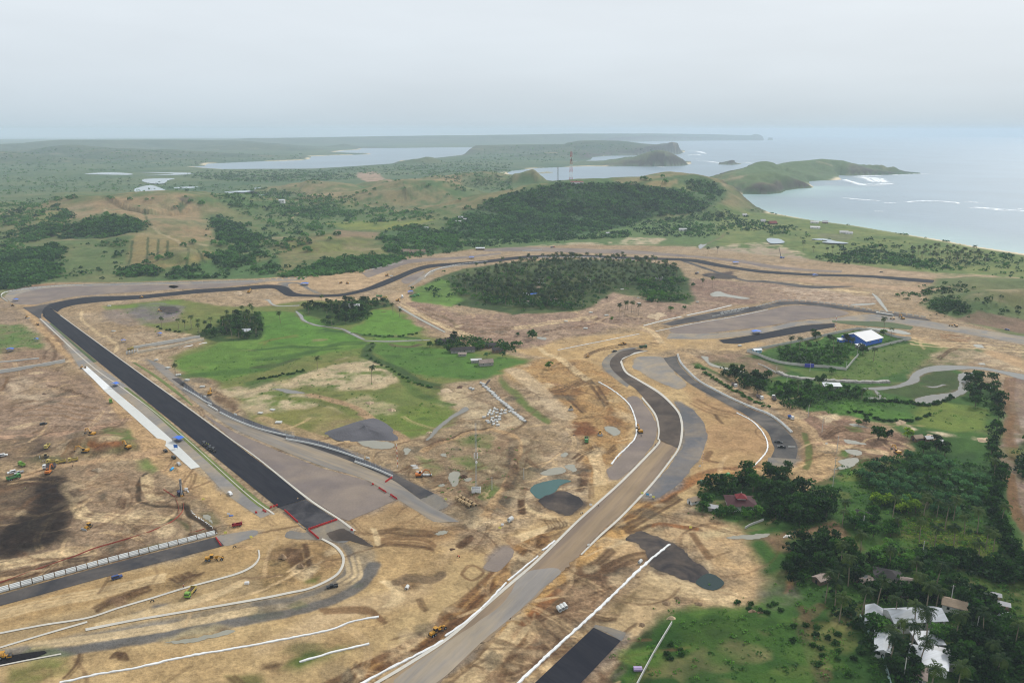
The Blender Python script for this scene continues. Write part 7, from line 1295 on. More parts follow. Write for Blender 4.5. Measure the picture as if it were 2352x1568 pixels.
BL = [((1592,1155),0.5,5.5,4,2.4,1.2, WALLW, RFT, 'small hut with a brown tiled roof west of the red-roofed house', 'gable'),((1639,1172),-0.4,5,4,2.4,1.0, WALLG, RFG, 'small grey hut below the red-roofed house', 'gable'),
 ((2005,1428),1.15,12,6,3.6,1.4, WALLW, RFW, 'white-roofed wing at the corner of the school yard', 'gable'),((2026,1488),1.15,15,5.5,3.2,1.2, WALLW, RFW, 'narrow white-roofed wing along the yard wall', 'gable'),
 ((2128,1483),0.0,10,7,3.2,1.0, WALLG, RFW, 'small white-roofed block in the yard', 'mono'),((2130,1530),-0.5,13,9,3.6,1.2, WALLW, RFW, 'bright white-roofed block at the foot of the yard under a tall palm', 'mono'),((2172,1525),-0.4,9,8,3.2,1.0, WALLG, RFG, 'stained pale roof beside the bright white block', 'mono'),((2102,1558),-0.5,7,7,2.8,0.8, WALLG, RFU, 'rusty sheet-roofed shack at the lower yard', 'mono'),
 ((2190,1400),-0.5,9,7,3.4,1.4, WALLW, RFT, 'brown-roofed annex at the end of the long white roof', 'gable'),((2206,1398),-0.5,5,4,2.8,0.4, WALLG, RFGN, 'green awning roof beside the annex', 'mono'),
 ((2291,1424),-0.3,7.5,5.5,2.8,0.9, WALLT, RFW, 'small white-roofed house in the dark trees', 'gable'),((2310,1453),-0.1,5.5,5,2.6,0.8, WALLG, RFG, 'small pale roof with a dish beside it', 'gable'),((2036,1332),-0.4,11,9,3.2,2.2, WALLW, RFD, 'dark hipped house under palms, largest of the hamlet', 'hip'),((2078,1345),-0.4,12,6,2.8,1.2, WALLG, RFU, 'grey sheet-roofed house east of the dark hipped house', 'gable'),((2082,1362),0.0,9,7,2.8,1.2, WALLG, RFD, 'dark-roofed house below the sheet-roofed house', 'gable'),((1985,1340),0.3,6,4.5,2.4,1.0, WALLT, RFU, 'weathered shack west of the dark hipped house', 'gable'),((1885,1336),0.5,6,4.5,2.4,1.0, WALLT, RFU, 'weathered shack beside the rubbish clearing', 'gable'),((1986,1192),-0.6,9,6,2.8,1.6, WALLT, RFD, 'dark-roofed house half hidden under bright trees', 'gable'),((1816,1155),0.0,7,5,2.6,1.2, WALLT, RFD, 'dark shed deep in the broad trees', 'gable'),
 ((2106,1011),0.3,6.5,4.5,2.5,1.4, WALLT, RFT, 'hut with pale sheet roof under the yellow-green tree', 'gable'),((2131,1012),0.2,5,4,2.4,1.2, WALLT, RFG, 'small pale-roofed hut beside the hut under the yellow-green tree', 'gable'),((2161,1024),0.9,5,4,2.4,1.2, WALLT, RFG, 'small pale hut half hidden in bushes', 'gable'),((2275,895),0.2,4.5,3.5,2.4,0.8, WALLT, RFW, 'tiny white-roofed hut by the wetland trees', 'gable'),
 ((1017,789),0.0,12,6,2.8,1.8, WALLG, RFD, 'grey-roofed farmhouse at the west end of the village', 'gable'),((1040,785),0.1,10,6,2.8,1.6, WALLG, RFD, 'dark-roofed farmhouse behind the trees of the village', 'gable'),((1050,809),0.1,12,7,2.8,1.8, WALLG, RFD, 'grey-roofed farmhouse in the middle of the village row', 'gable'),((1074,807),0.15,13,7,2.8,1.8, WALLG, RFD, 'dark-roofed farmhouse ending the village row', 'gable'),((1116,838),0.25,12,7,3.0,2.2, WALLG, RFU, 'lone grey barn on the village lawn', 'gable'),((1094,832),0.1,9,4,2.2,0.6, WALLG, RFG, 'roofless pale shelter beside the lone barn', 'mono'),((1128,798),0.0,10,7,2.8,1.8, WALLT, RFD, 'dark roof at the east end of the village', 'gable'),((1142,808),0.0,9,6,2.8,1.6, WALLT, RFD, 'low dark house below the east end of the village', 'gable'),((1062,817),0.0,7,4,2.0,0.6, WALLG, RFU, 'open animal pen below the village row', 'mono'),
 ((566,765),0.3,8,6,2.8,1.8, WALLW, RFW, 'white-roofed hut at the edge of the palm clump', 'gable'),((814,707),0.1,12,7,3,1.6, WALLW, RFG, 'pale-roofed house inside the tree clump by the chicane', 'gable'),((1201,682),0.05,13,9,3.2,2.0, WALLW, RFW, 'bright white-roofed house in the palm grove', 'gable'),((1232,666),0.1,9,7,3,1.8, WALLG, RFT, 'brown-roofed house in the palm grove', 'gable'),((1241,649),0.2,10,7,3,2.6, WALLW, RFG, 'pale steep-roofed house in the palm grove', 'gable'),((1192,657),0.0,6,5,2.6,0.8, WALLG, TARP, 'blue tarp hut in the palm grove', 'gable'),((1226,680),0.0,8,4,2.4,0.8, WALLG, TARP, 'second blue tarp roof near the bright white-roofed house', 'mono'),((1351,648),0.0,6,5,2.6,1.2, WALLW, RFW, 'tiny white-roofed house at the east side of the grove', 'gable'),((1512,643),0.2,10,8,2.8,1.4, WALLG, RFG, 'pale-roofed yard house at the east end of the grove', 'gable'),((1215,697),0.1,8,5,2.4,1.0, WALLG, RFU, 'rusty house at the southern edge of the grove', 'gable'),((1270,692),0.1,9,5,2.4,1.0, WALLG, RFU, 'grey shack under palms at the southern edge', 'gable'),
 ((931,581),0.0,16,9,2.5,4.0, WALLT, RFT, 'largest thatched hut under the hill wood', 'gable'),((946,582),0.2,9,8,2.4,4.0, WALLW, RFT, 'steep thatched hut second in the row of huts', 'gable'),((957,582),0.1,8,8,2.4,4.0, WALLW, RFT, 'steep thatched hut third in the row of huts', 'gable'),((972,581),0.1,7,7,2.4,3.6, WALLW, RFT, 'steep thatched hut last in the row of huts', 'gable'),((1103,574),0.0,15,8,3.0,1.0, WALLT, RFW, 'white flat shelter beside the road works', 'mono'),
 ((1053,512),0.1,16,8,3,2, WALLW, RFG, 'grey-roofed house on the wooded foot of the hill, lowest', 'gable'),((1058,502),0.1,14,8,3,2, WALLW, RFG, 'grey-roofed house on the wooded foot of the hill, upper', 'gable'),((1068,507),0.1,10,8,3,2, WALLW, RFW, 'white house on the wooded foot of the hill', 'gable'),((979,527),0.1,12,8,3,2, WALLW, RFW, 'lone white house in the valley wood', 'gable'),
 ((1871,513),-0.3,24,11,3,2, WALLW, RFW, 'pale house cluster roof nearest the beach', 'gable'),((1895,513),-0.3,16,11,3,3, WALLT, RFG, 'grey hut by the beach houses', 'gable'),((1872,525),-0.3,26,14,3,2, WALLW, RFW, 'long white-roofed house on the coastal plain', 'gable'),((1938,536),-0.3,22,10,3,2, WALLW, RFG, 'grey-roofed house on the coastal plain by two trees', 'gable'),((1950,538),-0.3,18,9,3,2, WALLW, RFW, 'white house beside the grey-roofed coastal house', 'gable'),((1774,515),0.2,16,12,3,4, WALLT, RFR2, 'red-roofed house in the coastal bushes', 'gable'),((1396,539),0.0,10,8,3,2, WALLW, RFW, 'tiny white house at the hill foot meadow', 'gable'),((1752,510),0.0,14,10,3,3, WALLW, RFW, 'white house above the red-roofed house', 'gable'),((1710,496),0.0,14,10,3,2, WALLW, RFW, 'white house in the plain behind the beach', 'gable'),((1568,530),0.0,22,9,3,2, WALLW, RFG, 'grey roofs among the coastal trees', 'gable'),((648,467),0.0,14,10,8,2, WALLW, RFW, 'white block house by the winding farm road', 'gable'),((1325,423),0.0,30,12,5,1.5, WALLW, RFR2, 'low station building at the foot of the striped tower', 'mono')]
for c, ang, Ln, Wd, hw, hr, wl, rf, lb, kd in BL:
    if c[1] < 545 and hr < 4 and Ln < 28 and hw < 5: Ln, Wd, rf = Ln*0.7, Wd*0.7,(RFG if rf is RFW else rf)
    building('village_house' if hw > 2.5 else 'hut', c, ang, Ln, Wd, hw, hr, wl, rf, lb, 'house' if hw > 2.5 else 'hut', kd, 0.5,2 if Ln > 6 else 1)
by3('long_house', (2052,1455),(2168,1450),(2036,1424),5.6,2.2, WALLW, RFW, 'long building with a bright white roof behind palms', cat='house', eave=0.8, nwin=6)
def gazebo(F, label, s_=4.0):
    root = empty('gazebo');x, y, zz = P3(*F);root.location = (x, y, zz);root.rotation_euler = (0,0,-0.5);tag(root, label, 'gazebo')
    for sx in (-1,1):
        for sy in (-1,1): MB().cyl((sx*s_*.4, sy*s_*.3,0),(sx*s_*.4, sy*s_*.3,2.3),0.08, n=5).build('post', WALLT, root)
    MB().add([(-s_*.55,-s_*.42,2.3),(s_*.55,-s_*.42,2.3),(s_*.55, s_*.42,2.3),(-s_*.55, s_*.42,2.3),(-s_*.4,0,3.4),(s_*.4,0,3.4)],[(0,1,5,4),(2,3,4,5),(1,2,5),(3,0,4),(3,2,1,0)]).build('roof', RFG, root);MB().box(-s_*.42, s_*.42,-s_*.32, s_*.32,0.5,0.65).build('platform', WALLT, root)
gazebo((2287,1376), 'small grey-roofed gazebo on the lawn, upper of two');gazebo((2305,1397), 'small grey-roofed gazebo on the lawn, lower of two', 4.6)
def dish(F, label, zz=0):
    root = empty('satellite_dish');x, y, z_ = P3(*F);root.location = (x, y, z_+zz);tag(root, label, 'satellite dish');MB().cyl((0,0,0),(0,0,1.2),0.08, n=6).build('mast', STEEL, root)
    m = MB();V = [(0,0.2,1.7)];F_ = []
    for k in range(1,4):
        for i in range(14): a = 2*math.pi*i/14;r_ = 1.1*k/3;V.append((r_*math.cos(a),0.2-0.35*(k/3)**2,1.7+r_*math.sin(a)*0.9+0.25*(k/3)**2))
    for i in range(14): F_.append((0,1+i, 1+(i+1) % 14))
    for k in range(2):
        for i in range(14): F_.append((1+k*14+i, 1+(k+1)*14+i, 1+(k+1)*14+(i+1) % 14,1+k*14+(i+1) % 14))
    m.add(V, F_).build('reflector', RFG, root)
dish((2037,1303), 'satellite dish above the dark hipped house', 3.5);dish((1985,1343), 'satellite dish beside the weathered shack', 2.5);dish((2312,1444), 'satellite dish beside the small pale roof', 2.0)
# walls
WALLP = solid('wall_panels', A(188,186,178,.88),0.9,0.2,0.35)
for F, lb in (([(1715,808),(1764,799),(1830,786),(1886,774),(1945,761),(1972,757)], 'pale panel wall along the north side of the compound'),([(1972,757),(2020,764),(2060,776),(2092,779)], 'pale panel wall behind the blue warehouse'),([(2092,780),(2060,787),(2020,797),(1990,805)], 'pale panel wall at the warehouse yard'),([(1971,818),(1958,832),(1943,850)], 'pale panel wall running down to the corner pole'),([(1943,850),(1900,845),(1870,843),(1800,836),(1764,826),(1740,816),(1715,808)], 'pale panel wall along the south side of the compound')): rail('panel_wall', F, 0.3,2.4, WALLP, lb, 'wall', z0=0)
rail('panel_wall', [(1848,842.5),(1869,843.8)],0.9,3.2, solid('blue_sheet', A(58,62,150),0.7,0.2,1.0), 'blue sheet hung on the compound wall', 'wall', z0=0)
rail('culvert_wall', [(306,803),(380,790),(460,777)],0.8,3.2, conc, 'upper concrete culvert wall beside the straight', 'wall', z0=0);rail('culvert_wall', [(316,812),(390,799),(468,782)],1.2,2.6, solid('conc_stained', A(196,184,164),0.9,0.2,0.4), 'lower stained concrete culvert wall beside the straight', 'wall', z0=0);rail('culvert_apron', [(408,800),(475,787)],2.4,0.4, sheet_w, 'white concrete apron below the culvert wall', 'apron', z0=0)
for k in range(5): o = MB().box(-1.0,1.0,-0.25,0.25,0,3.0, top=(1,0.9)).build('precast_slab', BARG);x, y, _ = P3(292+k*6,814-k*1.5);o.location = (x, y, 0);o.rotation_euler = (0,0,1.3);tag(o, 'upright concrete panel at the culvert mouth', 'slab', 'slabs at the culvert mouth')
rail('field_wall', [(-30,861),(0,857),(80,845),(150,832)],0.8,3.0, conc, 'long grey retaining wall on the west field', 'wall', z0=0);rail('field_wall', [(-30,836),(20,831),(90,824)],0.8,1.2, conc, 'low white wall above the grey retaining wall', 'wall', z0=0)
rail('field_wall', [(1454,1590),(1500,1504),(1543,1432)],0.35,1.3, BARG, 'thin grey block wall across the dark grass', 'wall', z0=0);rail('field_wall', [(1711,1214),(1725,1206),(1754,1195)],0.3,1.2, BARG, 'short grey garden wall below the red-roofed house', 'wall', z0=0)
rail('yard_wall', [(1974,1420),(1995,1454),(2010,1480),(2032,1530),(2046,1580)],0.3,2.2, solid('wall_pale_green', A(150,172,166)), 'pale green wall along the school yard', 'wall', z0=0)
rail('site_drain', [(1113,887),(1125,872)],2,0.2, darkg, 'dark trench start above the pipe line', 'drain')
for F, lb in (([(1741,837),(1760,845),(1783,857)], 'row of pale posts beside the dirt road'),): rail('post_row', F, 0.5,1.2, BARG, lb, 'fence', z0=0)
# masts and poles
def pole(F, h, label, mat=None, r_=0.16, arm=True, name='power_pole', cat='pole'):
    x, y, zz = P3(*F);root = empty(name, (x, y, zz));tag(root, label, cat);MB().cyl((0,0,0),(0,0, h), r_*1.3, r_, n=8).build('shaft', mat or POLEM, root)
    if arm: MB().box(-1.0,1.0,-0.08,0.08, h-0.7, h-0.52).build('crossarm', STEEL, root)
POLEM = solid('pole_concrete', A(180,178,172),0.85,0.12,0.6)
for F, h, lb in (((1888,992),10,'concrete pole on a green tuft in the dirt yard'),((1922,1038),11,'concrete pole beside the puddles'),((1916,1088),11,'concrete pole at the dirt road fork'),((1911,1132),11,'concrete pole in front of the broad trees'),((1981,1220),9,'concrete pole in the bright trees'),((2182,1395),11,'concrete pole behind the long white roof'),((2240,1467),11,'concrete pole on the lane below the long white roof'),((2074,1568),11,'concrete pole at the lower edge beside the yard'),((1856,957),9,'concrete pole beside the white shed trees'),((1806,888),9,'concrete pole west of the white shed'),((1783,857),8,'concrete pole at the compound corner road'),((1860,853),8,'concrete pole in front of the blue sheet'),((1943,851),8,'concrete pole at the compound wall corner'),((1968,820),7,'lamp pole inside the compound'),((1130,1125),8,'thin pole beside the mast enclosure'),((1203,1100),7,'thin pole beside the flooded trench'),((2118,1280),9,'pale pole in the hedge row')): pole(F, h, lb)
def striped(F, h, label, r_=0.14, n=9):
    x, y, zz = P3(*F);root = empty('striped_pole', (x, y, zz));tag(root, label, 'pole')
    for k in range(n): MB().cyl((0,0, h*k/n),(0,0, h*(k+1)/n), r_, n=8).build('band', RED if k % 2 else WHT, root)
striped((913,1072),15, 'red and white striped pole on the sand by the pit exit', 0.17);striped((1918,762),17, 'red and white striped pole above the compound', 0.2);striped((1614,1063),7, 'thin dark striped pole at the sand field edge', 0.1)
def lattice(F, Y, fy_top, wb, wt, label, bands, th_, name='lattice_tower', base=None):
    if base is None: gx, gy, gz = P3(*F); 
    else: gx, gy, gz = base
    d = ray([(F[0], fy_top)])[0];H = CAM_H+d[2]*gy/d[1]-gz;root = empty(name, (gx, gy, gz));tag(root, label, 'tower');nb = len(bands)
    for k, m_ in enumerate(bands):
        mb = MB();z0, z1 = H*k/nb, H*(k+1)/nb
        for sub in range(2):
            a0 = z0+(z1-z0)*sub/2;a1 = z0+(z1-z0)*(sub+1)/2;w0 = (wb+(wt-wb)*a0/H)/2;w1 = (wb+(wt-wb)*a1/H)/2;c0 = [(-w0,-w0),(w0,-w0),(w0, w0),(-w0, w0)];c1 = [(-w1,-w1),(w1,-w1),(w1, w1),(-w1, w1)]
            for i in range(4):
                j = (i+1) % 4;mb.cyl((*c0[i], a0),(*c1[i], a1), th_, n=4);mb.cyl((*c0[i], a0),(*c1[j], a1), th_*0.5, n=4);mb.cyl((*c0[j], a0),(*c1[i], a1), th_*0.5, n=4);mb.cyl((*c1[i], a1),(*c1[j], a1), th_*0.6, n=4)
        mb.build('lattice_section', m_, root)
    return root, H
WT = WHT;RD = RED
_b = atY(1311,421,1985);bz = float(hz(_b[0],1985));tw, H = lattice((1311,421),0,348,8.0,3.0, 'tall red and white lattice tower on the wooded hill', [RD, WT, WT, RD, RD, WT, RD, RD, WT, RD, RD],0.18, base=(_b[0],1985.0, bz))
MB().box(-0.7,0.7,-2.8,-2.2, H*0.66, H*0.78).build('antenna', BLK, tw);MB().cyl((-1.6,-2.6, H*0.8),(-1.6,-2.6, H*0.99),0.5, n=6).cyl((1.6,-2.6, H*0.8),(1.6,-2.6, H*0.97),0.5, n=6).build('antenna', RED, tw)
_b = atY(1281,422,1960);bz = float(hz(_b[0],1960));tw2, H2 = lattice((1281,422),0,383,3.6,2.0, 'slim grey lattice tower beside the striped tower', [GREYP]*6,0.2, base=(_b[0],1960.0, bz));MB().box(-3,3,-0.3,0.3, H2*0.9, H2*0.92).box(-3,-2.4,-0.4,0.4, H2*0.84, H2*0.98).box(2.4,3,-0.4,0.4, H2*0.84, H2*0.98).build('antenna', WHT, tw2)
mx_, my_, _ = P3(1094,1128);ms, H3 = lattice((1094,1128),0,972,0.9,0.7, 'slim guyed mast with white antennas and a fenced base', [CHROME]*10,0.06, 'guyed_mast', base=(mx_, my_, 0.0))
MB().box(-2.6,2.6,-1.8,1.8,0,0.25).box(-2.6,-2.45,-1.8,1.8,0.25,2.6).box(2.45,2.6,-1.8,1.8,0.25,2.6).box(-2.45,2.45,-1.8,-1.65,0.25,2.6).box(-2.45,2.45,1.65,1.8,0.25,2.6).build('enclosure', WHT, ms)
MB().cyl((-0.9,-0.6, H3*0.50),(-0.9,-0.6, H3*0.58),0.22, n=8).cyl((0.9,-0.6, H3*0.50),(0.9,-0.6, H3*0.58),0.22, n=8).build('antenna', WHT, ms);MB().cyl((0.3,-0.9, H3*0.45),(0.3,-1.2, H3*0.45),0.7, n=12).build('dish', WHT, ms)
for a in (0.3,2.4,4.5): MB().cyl((0,0, H3*0.75),(10*math.cos(a),10*math.sin(a),0),0.025, n=4).build('guy_wire', STEEL, ms)
# ================================================================== TREES, PALMS, BUSHES, WOODS
def leafmat(name, rgb, rgb2, rnd=0.3):
    m, t, b = newmat(name);n = t.nodes.new;l = t.links.new
    at = n('ShaderNodeAttribute');at.attribute_name = 'Col'; oi = n('ShaderNodeObjectInfo');mx = n('ShaderNodeMix');mx.data_type = 'RGBA'
    mx.inputs['A'].default_value = (*rgb, 1);mx.inputs['B'].default_value = (*rgb2,1)
    ad = n('ShaderNodeMath');ad.operation = 'ADD'; ad.use_clamp = True;s2 = n('ShaderNodeMath');s2.operation = 'MULTIPLY_ADD'; s2.inputs[1].default_value = 0.7;s2.inputs[2].default_value = -0.35
    l(oi.outputs['Random'], s2.inputs[0]);l(at.outputs['Fac'], ad.inputs[0]);l(s2.outputs[0], ad.inputs[1]);l(ad.outputs[0], mx.inputs['Factor'])
    l(mx.outputs['Result'], b.inputs['Base Color']);b.inputs['Roughness'].default_value = 0.6;b.inputs['Specular IOR Level'].default_value = 0.15
    tl = n('ShaderNodeBsdfTranslucent');l(mx.outputs['Result'], tl.inputs['Color']);sc = n('ShaderNodeMixShader');sc.inputs[0].default_value = 0.45;l(b.outputs[0], sc.inputs[1]);l(tl.outputs[0], sc.inputs[2]);l(sc.outputs[0], t.nodes['Material Output'].inputs['Surface'])
    return m
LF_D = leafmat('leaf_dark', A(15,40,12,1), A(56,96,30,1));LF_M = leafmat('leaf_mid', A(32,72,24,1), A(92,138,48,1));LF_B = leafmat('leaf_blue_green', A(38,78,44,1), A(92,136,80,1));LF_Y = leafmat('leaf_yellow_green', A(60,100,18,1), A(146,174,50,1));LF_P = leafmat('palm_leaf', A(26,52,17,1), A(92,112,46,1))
LF_H = leafmat('hill_leaf', A(24,64,28,1), A(80,126,54,1));BARK = solid('bark', A(96,84,70),0.9,0.25,1.5);PTR = solid('palm_trunk', A(128,116,98),0.9,0.2,1.2)
def rand_quads(C, size, rng, flat_=0.35):
    """leaf-sized faces at points C, turned every way but leaning to the sky"""
    n = len(C);nrm = rng.normal(size=(n, 3));nrm[:, 2] += flat_*2;nrm /= np.linalg.norm(nrm, axis=1)[:, None]
    a = np.cross(nrm, rng.normal(size=(n, 3)));a /= np.linalg.norm(a, axis=1)[:, None];b_ = np.cross(nrm, a);s_ = (size*rng.uniform(0.6,1.3, n))[:, None]
    V = np.stack([C-a*s_-b_*s_*0.6, C+a*s_*0.2-b_*s_*0.9, C+a*s_+b_*s_*0.5, C-a*s_*0.3+b_*s_*0.9],1).reshape(-1,3);F = np.arange(4*n).reshape(n, 4);return V, F
def crown_geo(rng, h, rad, lobes, per, leaf):
    Cs = [];Ts = []
    for k in range(lobes):
        a = rng.uniform(0,6.28);q = rad*math.sqrt(rng.uniform(0,1))*0.72;lz = h*rng.uniform(0.3,0.8);lr = rad*rng.uniform(0.38,0.6)
        d = rng.normal(size=(per, 3));d /= np.linalg.norm(d, axis=1)[:, None];d[:, 2] = np.where(d[:, 2] < -0.25,-d[:, 2], d[:, 2]);rr_ = lr*rng.uniform(0.62,1.06, per)[:, None]
        Cs.append(np.array([q*math.cos(a), q*math.sin(a), lz])+d*rr_*[1,1,0.75]);Ts.append(np.full(per, rng.uniform(0.1,0.75))+rng.normal(0,0.16, per))
    C = np.vstack(Cs);T = np.clip(np.concatenate(Ts),0,1);V, F = rand_quads(C, leaf, rng);return V, F, np.repeat(T, 4)
def tree_proto(name, mat, seed, h=9.0, rad=4.2, lobes=11, per=46, leaf=0.5):
    rng = np.random.default_rng(seed);root = empty(name);V, F, T = crown_geo(rng, h, rad, lobes, per, leaf)
    link('crown', mesh('crown', V, F, mat, False, np.stack([T]*3,1)), None, root);tb = MB();tb.cyl((0,0,-0.3),(rng.normal(0, .15), rng.normal(0, .15), h*0.45),0.035*h, 0.022*h, n=7)
    for k in range(5):
        a = rng.uniform(0,6.28);tb.cyl((0,0, h*rng.uniform(.28, .44)),(rad*.6*math.cos(a), rad*.6*math.sin(a), h*rng.uniform(.55, .75)),0.016*h, 0.006*h, n=5)
    tb.build('trunk', BARK, root);return root
def bush_proto(mat, seed, h=2.6, rad=2.2, lobes=7, per=34, leaf=0.34):
    rng = np.random.default_rng(seed);V, F, T = crown_geo(rng, h*0.8, rad, lobes, per, leaf);V[:, 2] = np.maximum(V[:, 2]-h*0.22,0.02)
    o = link('bush', mesh('bush', V, F, mat, False, np.stack([T]*3,1)));return o
def palm_proto(seed, h=11.5, fr=20, fl=3.9):
    rng = np.random.default_rng(seed);root = empty('coconut_palm');lean = rng.normal(0,0.05,2);tb = MB();prev = np.array([0,0,-0.3]);r0 = 0.26
    for k in range(1,8):
        q = k/7;p = np.array([lean[0]*h*q*q, lean[1]*h*q*q, h*q]);tb.cyl(prev, p, r0, r0*0.94, n=7, caps=k == 7);prev = p;r0 *= 0.94
    tb.build('trunk', PTR, root);V = [];F = [];T = [];top = prev
    for k in range(fr):
        a = k*2.399+rng.normal(0, .12);el = rng.uniform(-0.35,1.15);L_ = fl*rng.uniform(0.85,1.1);tint = np.clip((0.65 if el < 0.1 else 0.25)+rng.normal(0, .15),0,1);dirh = np.array([math.cos(a), math.sin(a),0]);side = np.array([-math.sin(a), math.cos(a),0]);p = top.copy();e = el;ns = 7;sp_ = []
        for s_ in range(ns+1): sp_.append(p.copy());p = p+(dirh*math.cos(e)+np.array([0,0, math.sin(e)]))*L_/ns;e -= 0.27
        for s_ in range(ns):
            wd = 0.75*math.sin(math.pi*min(1,(s_+0.9)/(ns+0.6)))**0.7
            for sg in (-1,1):
                a0, a1 = sp_[s_], sp_[s_+1];mid = a0*.4+a1*.6;tipv = a1+side*sg*wd+np.array([0,0,-0.42*wd])+(a1-a0)*0.35;i0 = len(V);V += [a0, mid, tipv, a0+(side*sg*wd*0.8+np.array([0,0,-0.36*wd]))+(a1-a0)*0.3];F.append((i0, i0+1, i0+2, i0+3));T += [tint]*4
    cr_ = link('crown', mesh('crown', V, np.array(F), LF_P, False, np.stack([np.array(T)]*3,1)), None, root);return root
PALMS = [palm_proto(100+i, h, f, l_) for i, (h, f, l_) in enumerate(((11.5,22,3.9),(13.0,20,4.1),(9.5,20,3.6),(12.2,24,4.2),(10.5,18,3.8)))]
KIND = {'dark': [tree_proto('broadleaf_tree', LF_D, 200+i, 9+i*.6,4.3+.3*i) for i in range(3)], 'mid': [tree_proto('broadleaf_tree', LF_M, 210+i, 8+i*.6,4.0+.3*i) for i in range(3)], 'blue': [tree_proto('thicket_shrub', LF_B, 220+i, 5.5+i*.5,3.4+.2*i, 9,40,0.42) for i in range(3)], 'yel': [tree_proto('broadleaf_tree', LF_Y, 230+i, 7+i*.5,4.0,10,46, .5) for i in range(2)]}
BUSH = {'dark': [bush_proto(LF_D, 300), bush_proto(LF_D, 301,3.0,2.0)], 'mid': [bush_proto(LF_M, 310), bush_proto(LF_M, 311,2.2,2.4)], 'blue': [bush_proto(LF_B, 320), bush_proto(LF_B, 321,3.2,2.5)], 'yel': [bush_proto(LF_Y, 330)]}
USED = set();CNT = {'palm': 0, 'tree': 0, 'bush': 0}
def stand(proto, x, y, label, cat, group=None, sc=1.0, zz=None):
    if proto.name not in USED: o = proto;USED.add(proto.name)
    else: o = copy_tree(proto)
    o.location = (x, y, (float(hz(x, y)) if zz is None else zz)-0.05);o.rotation_euler = (0,0, RNG.uniform(0,6.28));s_ = sc*RNG.uniform(0.88,1.12);o.scale = (s_, s_, s_*RNG.uniform(0.92,1.1));CNT[{'coconut palm': 'palm', 'tree': 'tree', 'shrub': 'bush', 'bush': 'bush'}[cat]] += 1
    for k in ('group',):
        if k in o and not group: del o[k]
    return tag(o, label, cat, group)
def inpoly(F, n):
    F = np.asarray(F, float);x0, y0 = F.min(0);x1, y1 = F.max(0);res = np.zeros((0,2));poly = [tuple(p) for p in F]
    while len(res) < n:
        p = np.stack([RNG.uniform(x0, x1,4*n), RNG.uniform(y0, y1,4*n)],1);p = p[inside(p[:, 0], p[:, 1], poly)];res = np.vstack([res, p])
    return res[:n]
def even(F, n):          # spread with some spacing
    P = inpoly(F, n*6);P = P[RNG.permutation(len(P))];keep = [P[0]];sc = np.array([1,2.0])
    for p in P[1:]:
        if len(keep) >= n: break
        if min(np.sum(((np.array(keep)-p)*sc)**2, axis=1)) > (0.45*math.sqrt(2*np.ptp(P[:, 0])*np.ptp(P[:, 1])/n))**2: keep.append(p)
    while len(keep) < n: keep.append(P[RNG.integers(len(P))])
    return np.array(keep)
def crown_at(F, h): return flat([F], h)[0]
PI_ = [0]
def palm(xy, label, group=None, sc=1.0): PI_[0] += 1;return stand(PALMS[PI_[0] % 5], xy[0], xy[1], label, 'coconut palm', group, sc)
GROVE = [(1045,655),(1075,628),(1130,612),(1210,603),(1300,596),(1400,597),(1480,603),(1545,612),(1555,640),(1500,655),(1440,662),(1400,665),(1355,690),(1335,708),(1250,708),(1170,704),(1100,690)]
for p in hit(even(GROVE, 150)): palm(p, 'coconut palm in the dense grove inside the far bend', 'palms of the dense grove', 1.0)
for p in hit(even([(1200,606),(1300,598),(1400,599),(1540,614),(1540,622),(1300,612)],34)): palm(p, 'coconut palm along the back edge of the grove', 'palms on the back edge of the grove', 1.1)
for F, lb in (((1422,725),'first of five lone palms in the clearing'),((1435,721),'leaning palm, second of five in the clearing'),((1441,712),'slim palm at the back of five in the clearing'),((1450,719),'tallest palm of five in the clearing'),((1467,724),'palm standing apart at the end of five in the clearing'),((729,848),'lone palm in the meadow before the sandy patch'),((853,880),'lone palm on the white sandy patch'),((403,860),'lone palm beside the curved run-off road'),((644,742),'lone slender palm beside the palm clump'),((1612,662),'ragged palm on worked soil west of another'),((1637,660),'ragged palm on worked soil below the back straight'),((1553,625),'tall palm at the east tip of the grove'),((1213,597),'lone palm by the road at the grove end'),((2030,760),'palm behind the blue warehouse'),((2046,779),'palm beside the blue warehouse corner'),((1815,802),'palm at the compound north wall'),((1832,910),'tall palm west of the white shed'),((1978,918),'palm beside the wetland stream'),((1953,803),'palm in front of the blue warehouse'),((1836,805),'palm in the compound bushes'),((1851,812),'second palm in the compound bushes'),((1914,812),'palm in the middle of the compound'),((802,700),'palm above the chicane tree clump'),((740,700),'palm in the west of the chicane clump'),((2006,830),'small bent palm on the compound meadow'),((1900,585),'palm at the edge of the coastal plain'),((1846,578),'first palm of a row on the coastal plain'),((1868,580),'second palm of a row on the coastal plain'),((1912,583),'last palm of a row on the coastal plain'),((1647,583),'lone palm on the sand flat'),((1626,586),'second lone palm on the sand flat'),((903,722),'small palm in the bright meadow corner'),((918,728),'second small palm in the bright meadow corner')): palm(P3(*F), lb)
for q in Z('B1', [(1485,545),(1640,555),(1700,560),(1760,545),(1815,540),(1885,580),(1940,555),(1830,600)]): palm(P3(*q), 'palm in the loose row west of the dense clump', 'palms west of the dense clump', 0.95)
for p in hit(even(Z('B1', [(1980,640),(2050,470),(2150,420),(2352,420),(2420,520),(2380,620),(2200,660)]),20)): palm(p, 'palm in the dense dark clump in the meadow', 'palms of the meadow clump', 1.0)
for q in Z('B2', [(485,420),(620,380),(700,400),(770,400),(835,410),(700,540),(655,440),(1020,380),(760,380)]): palm(P3(*q), 'palm standing over the tree clump by the chicane', 'palms of the chicane clump', 0.95)
for p in hit(even([(2085,580),(2150,575),(2270,590),(2265,606),(2180,612),(2100,600)],44)): palm(p, 'palm in the thin plantation on the coastal plain', 'palms of the coastal plantation', 1.1)
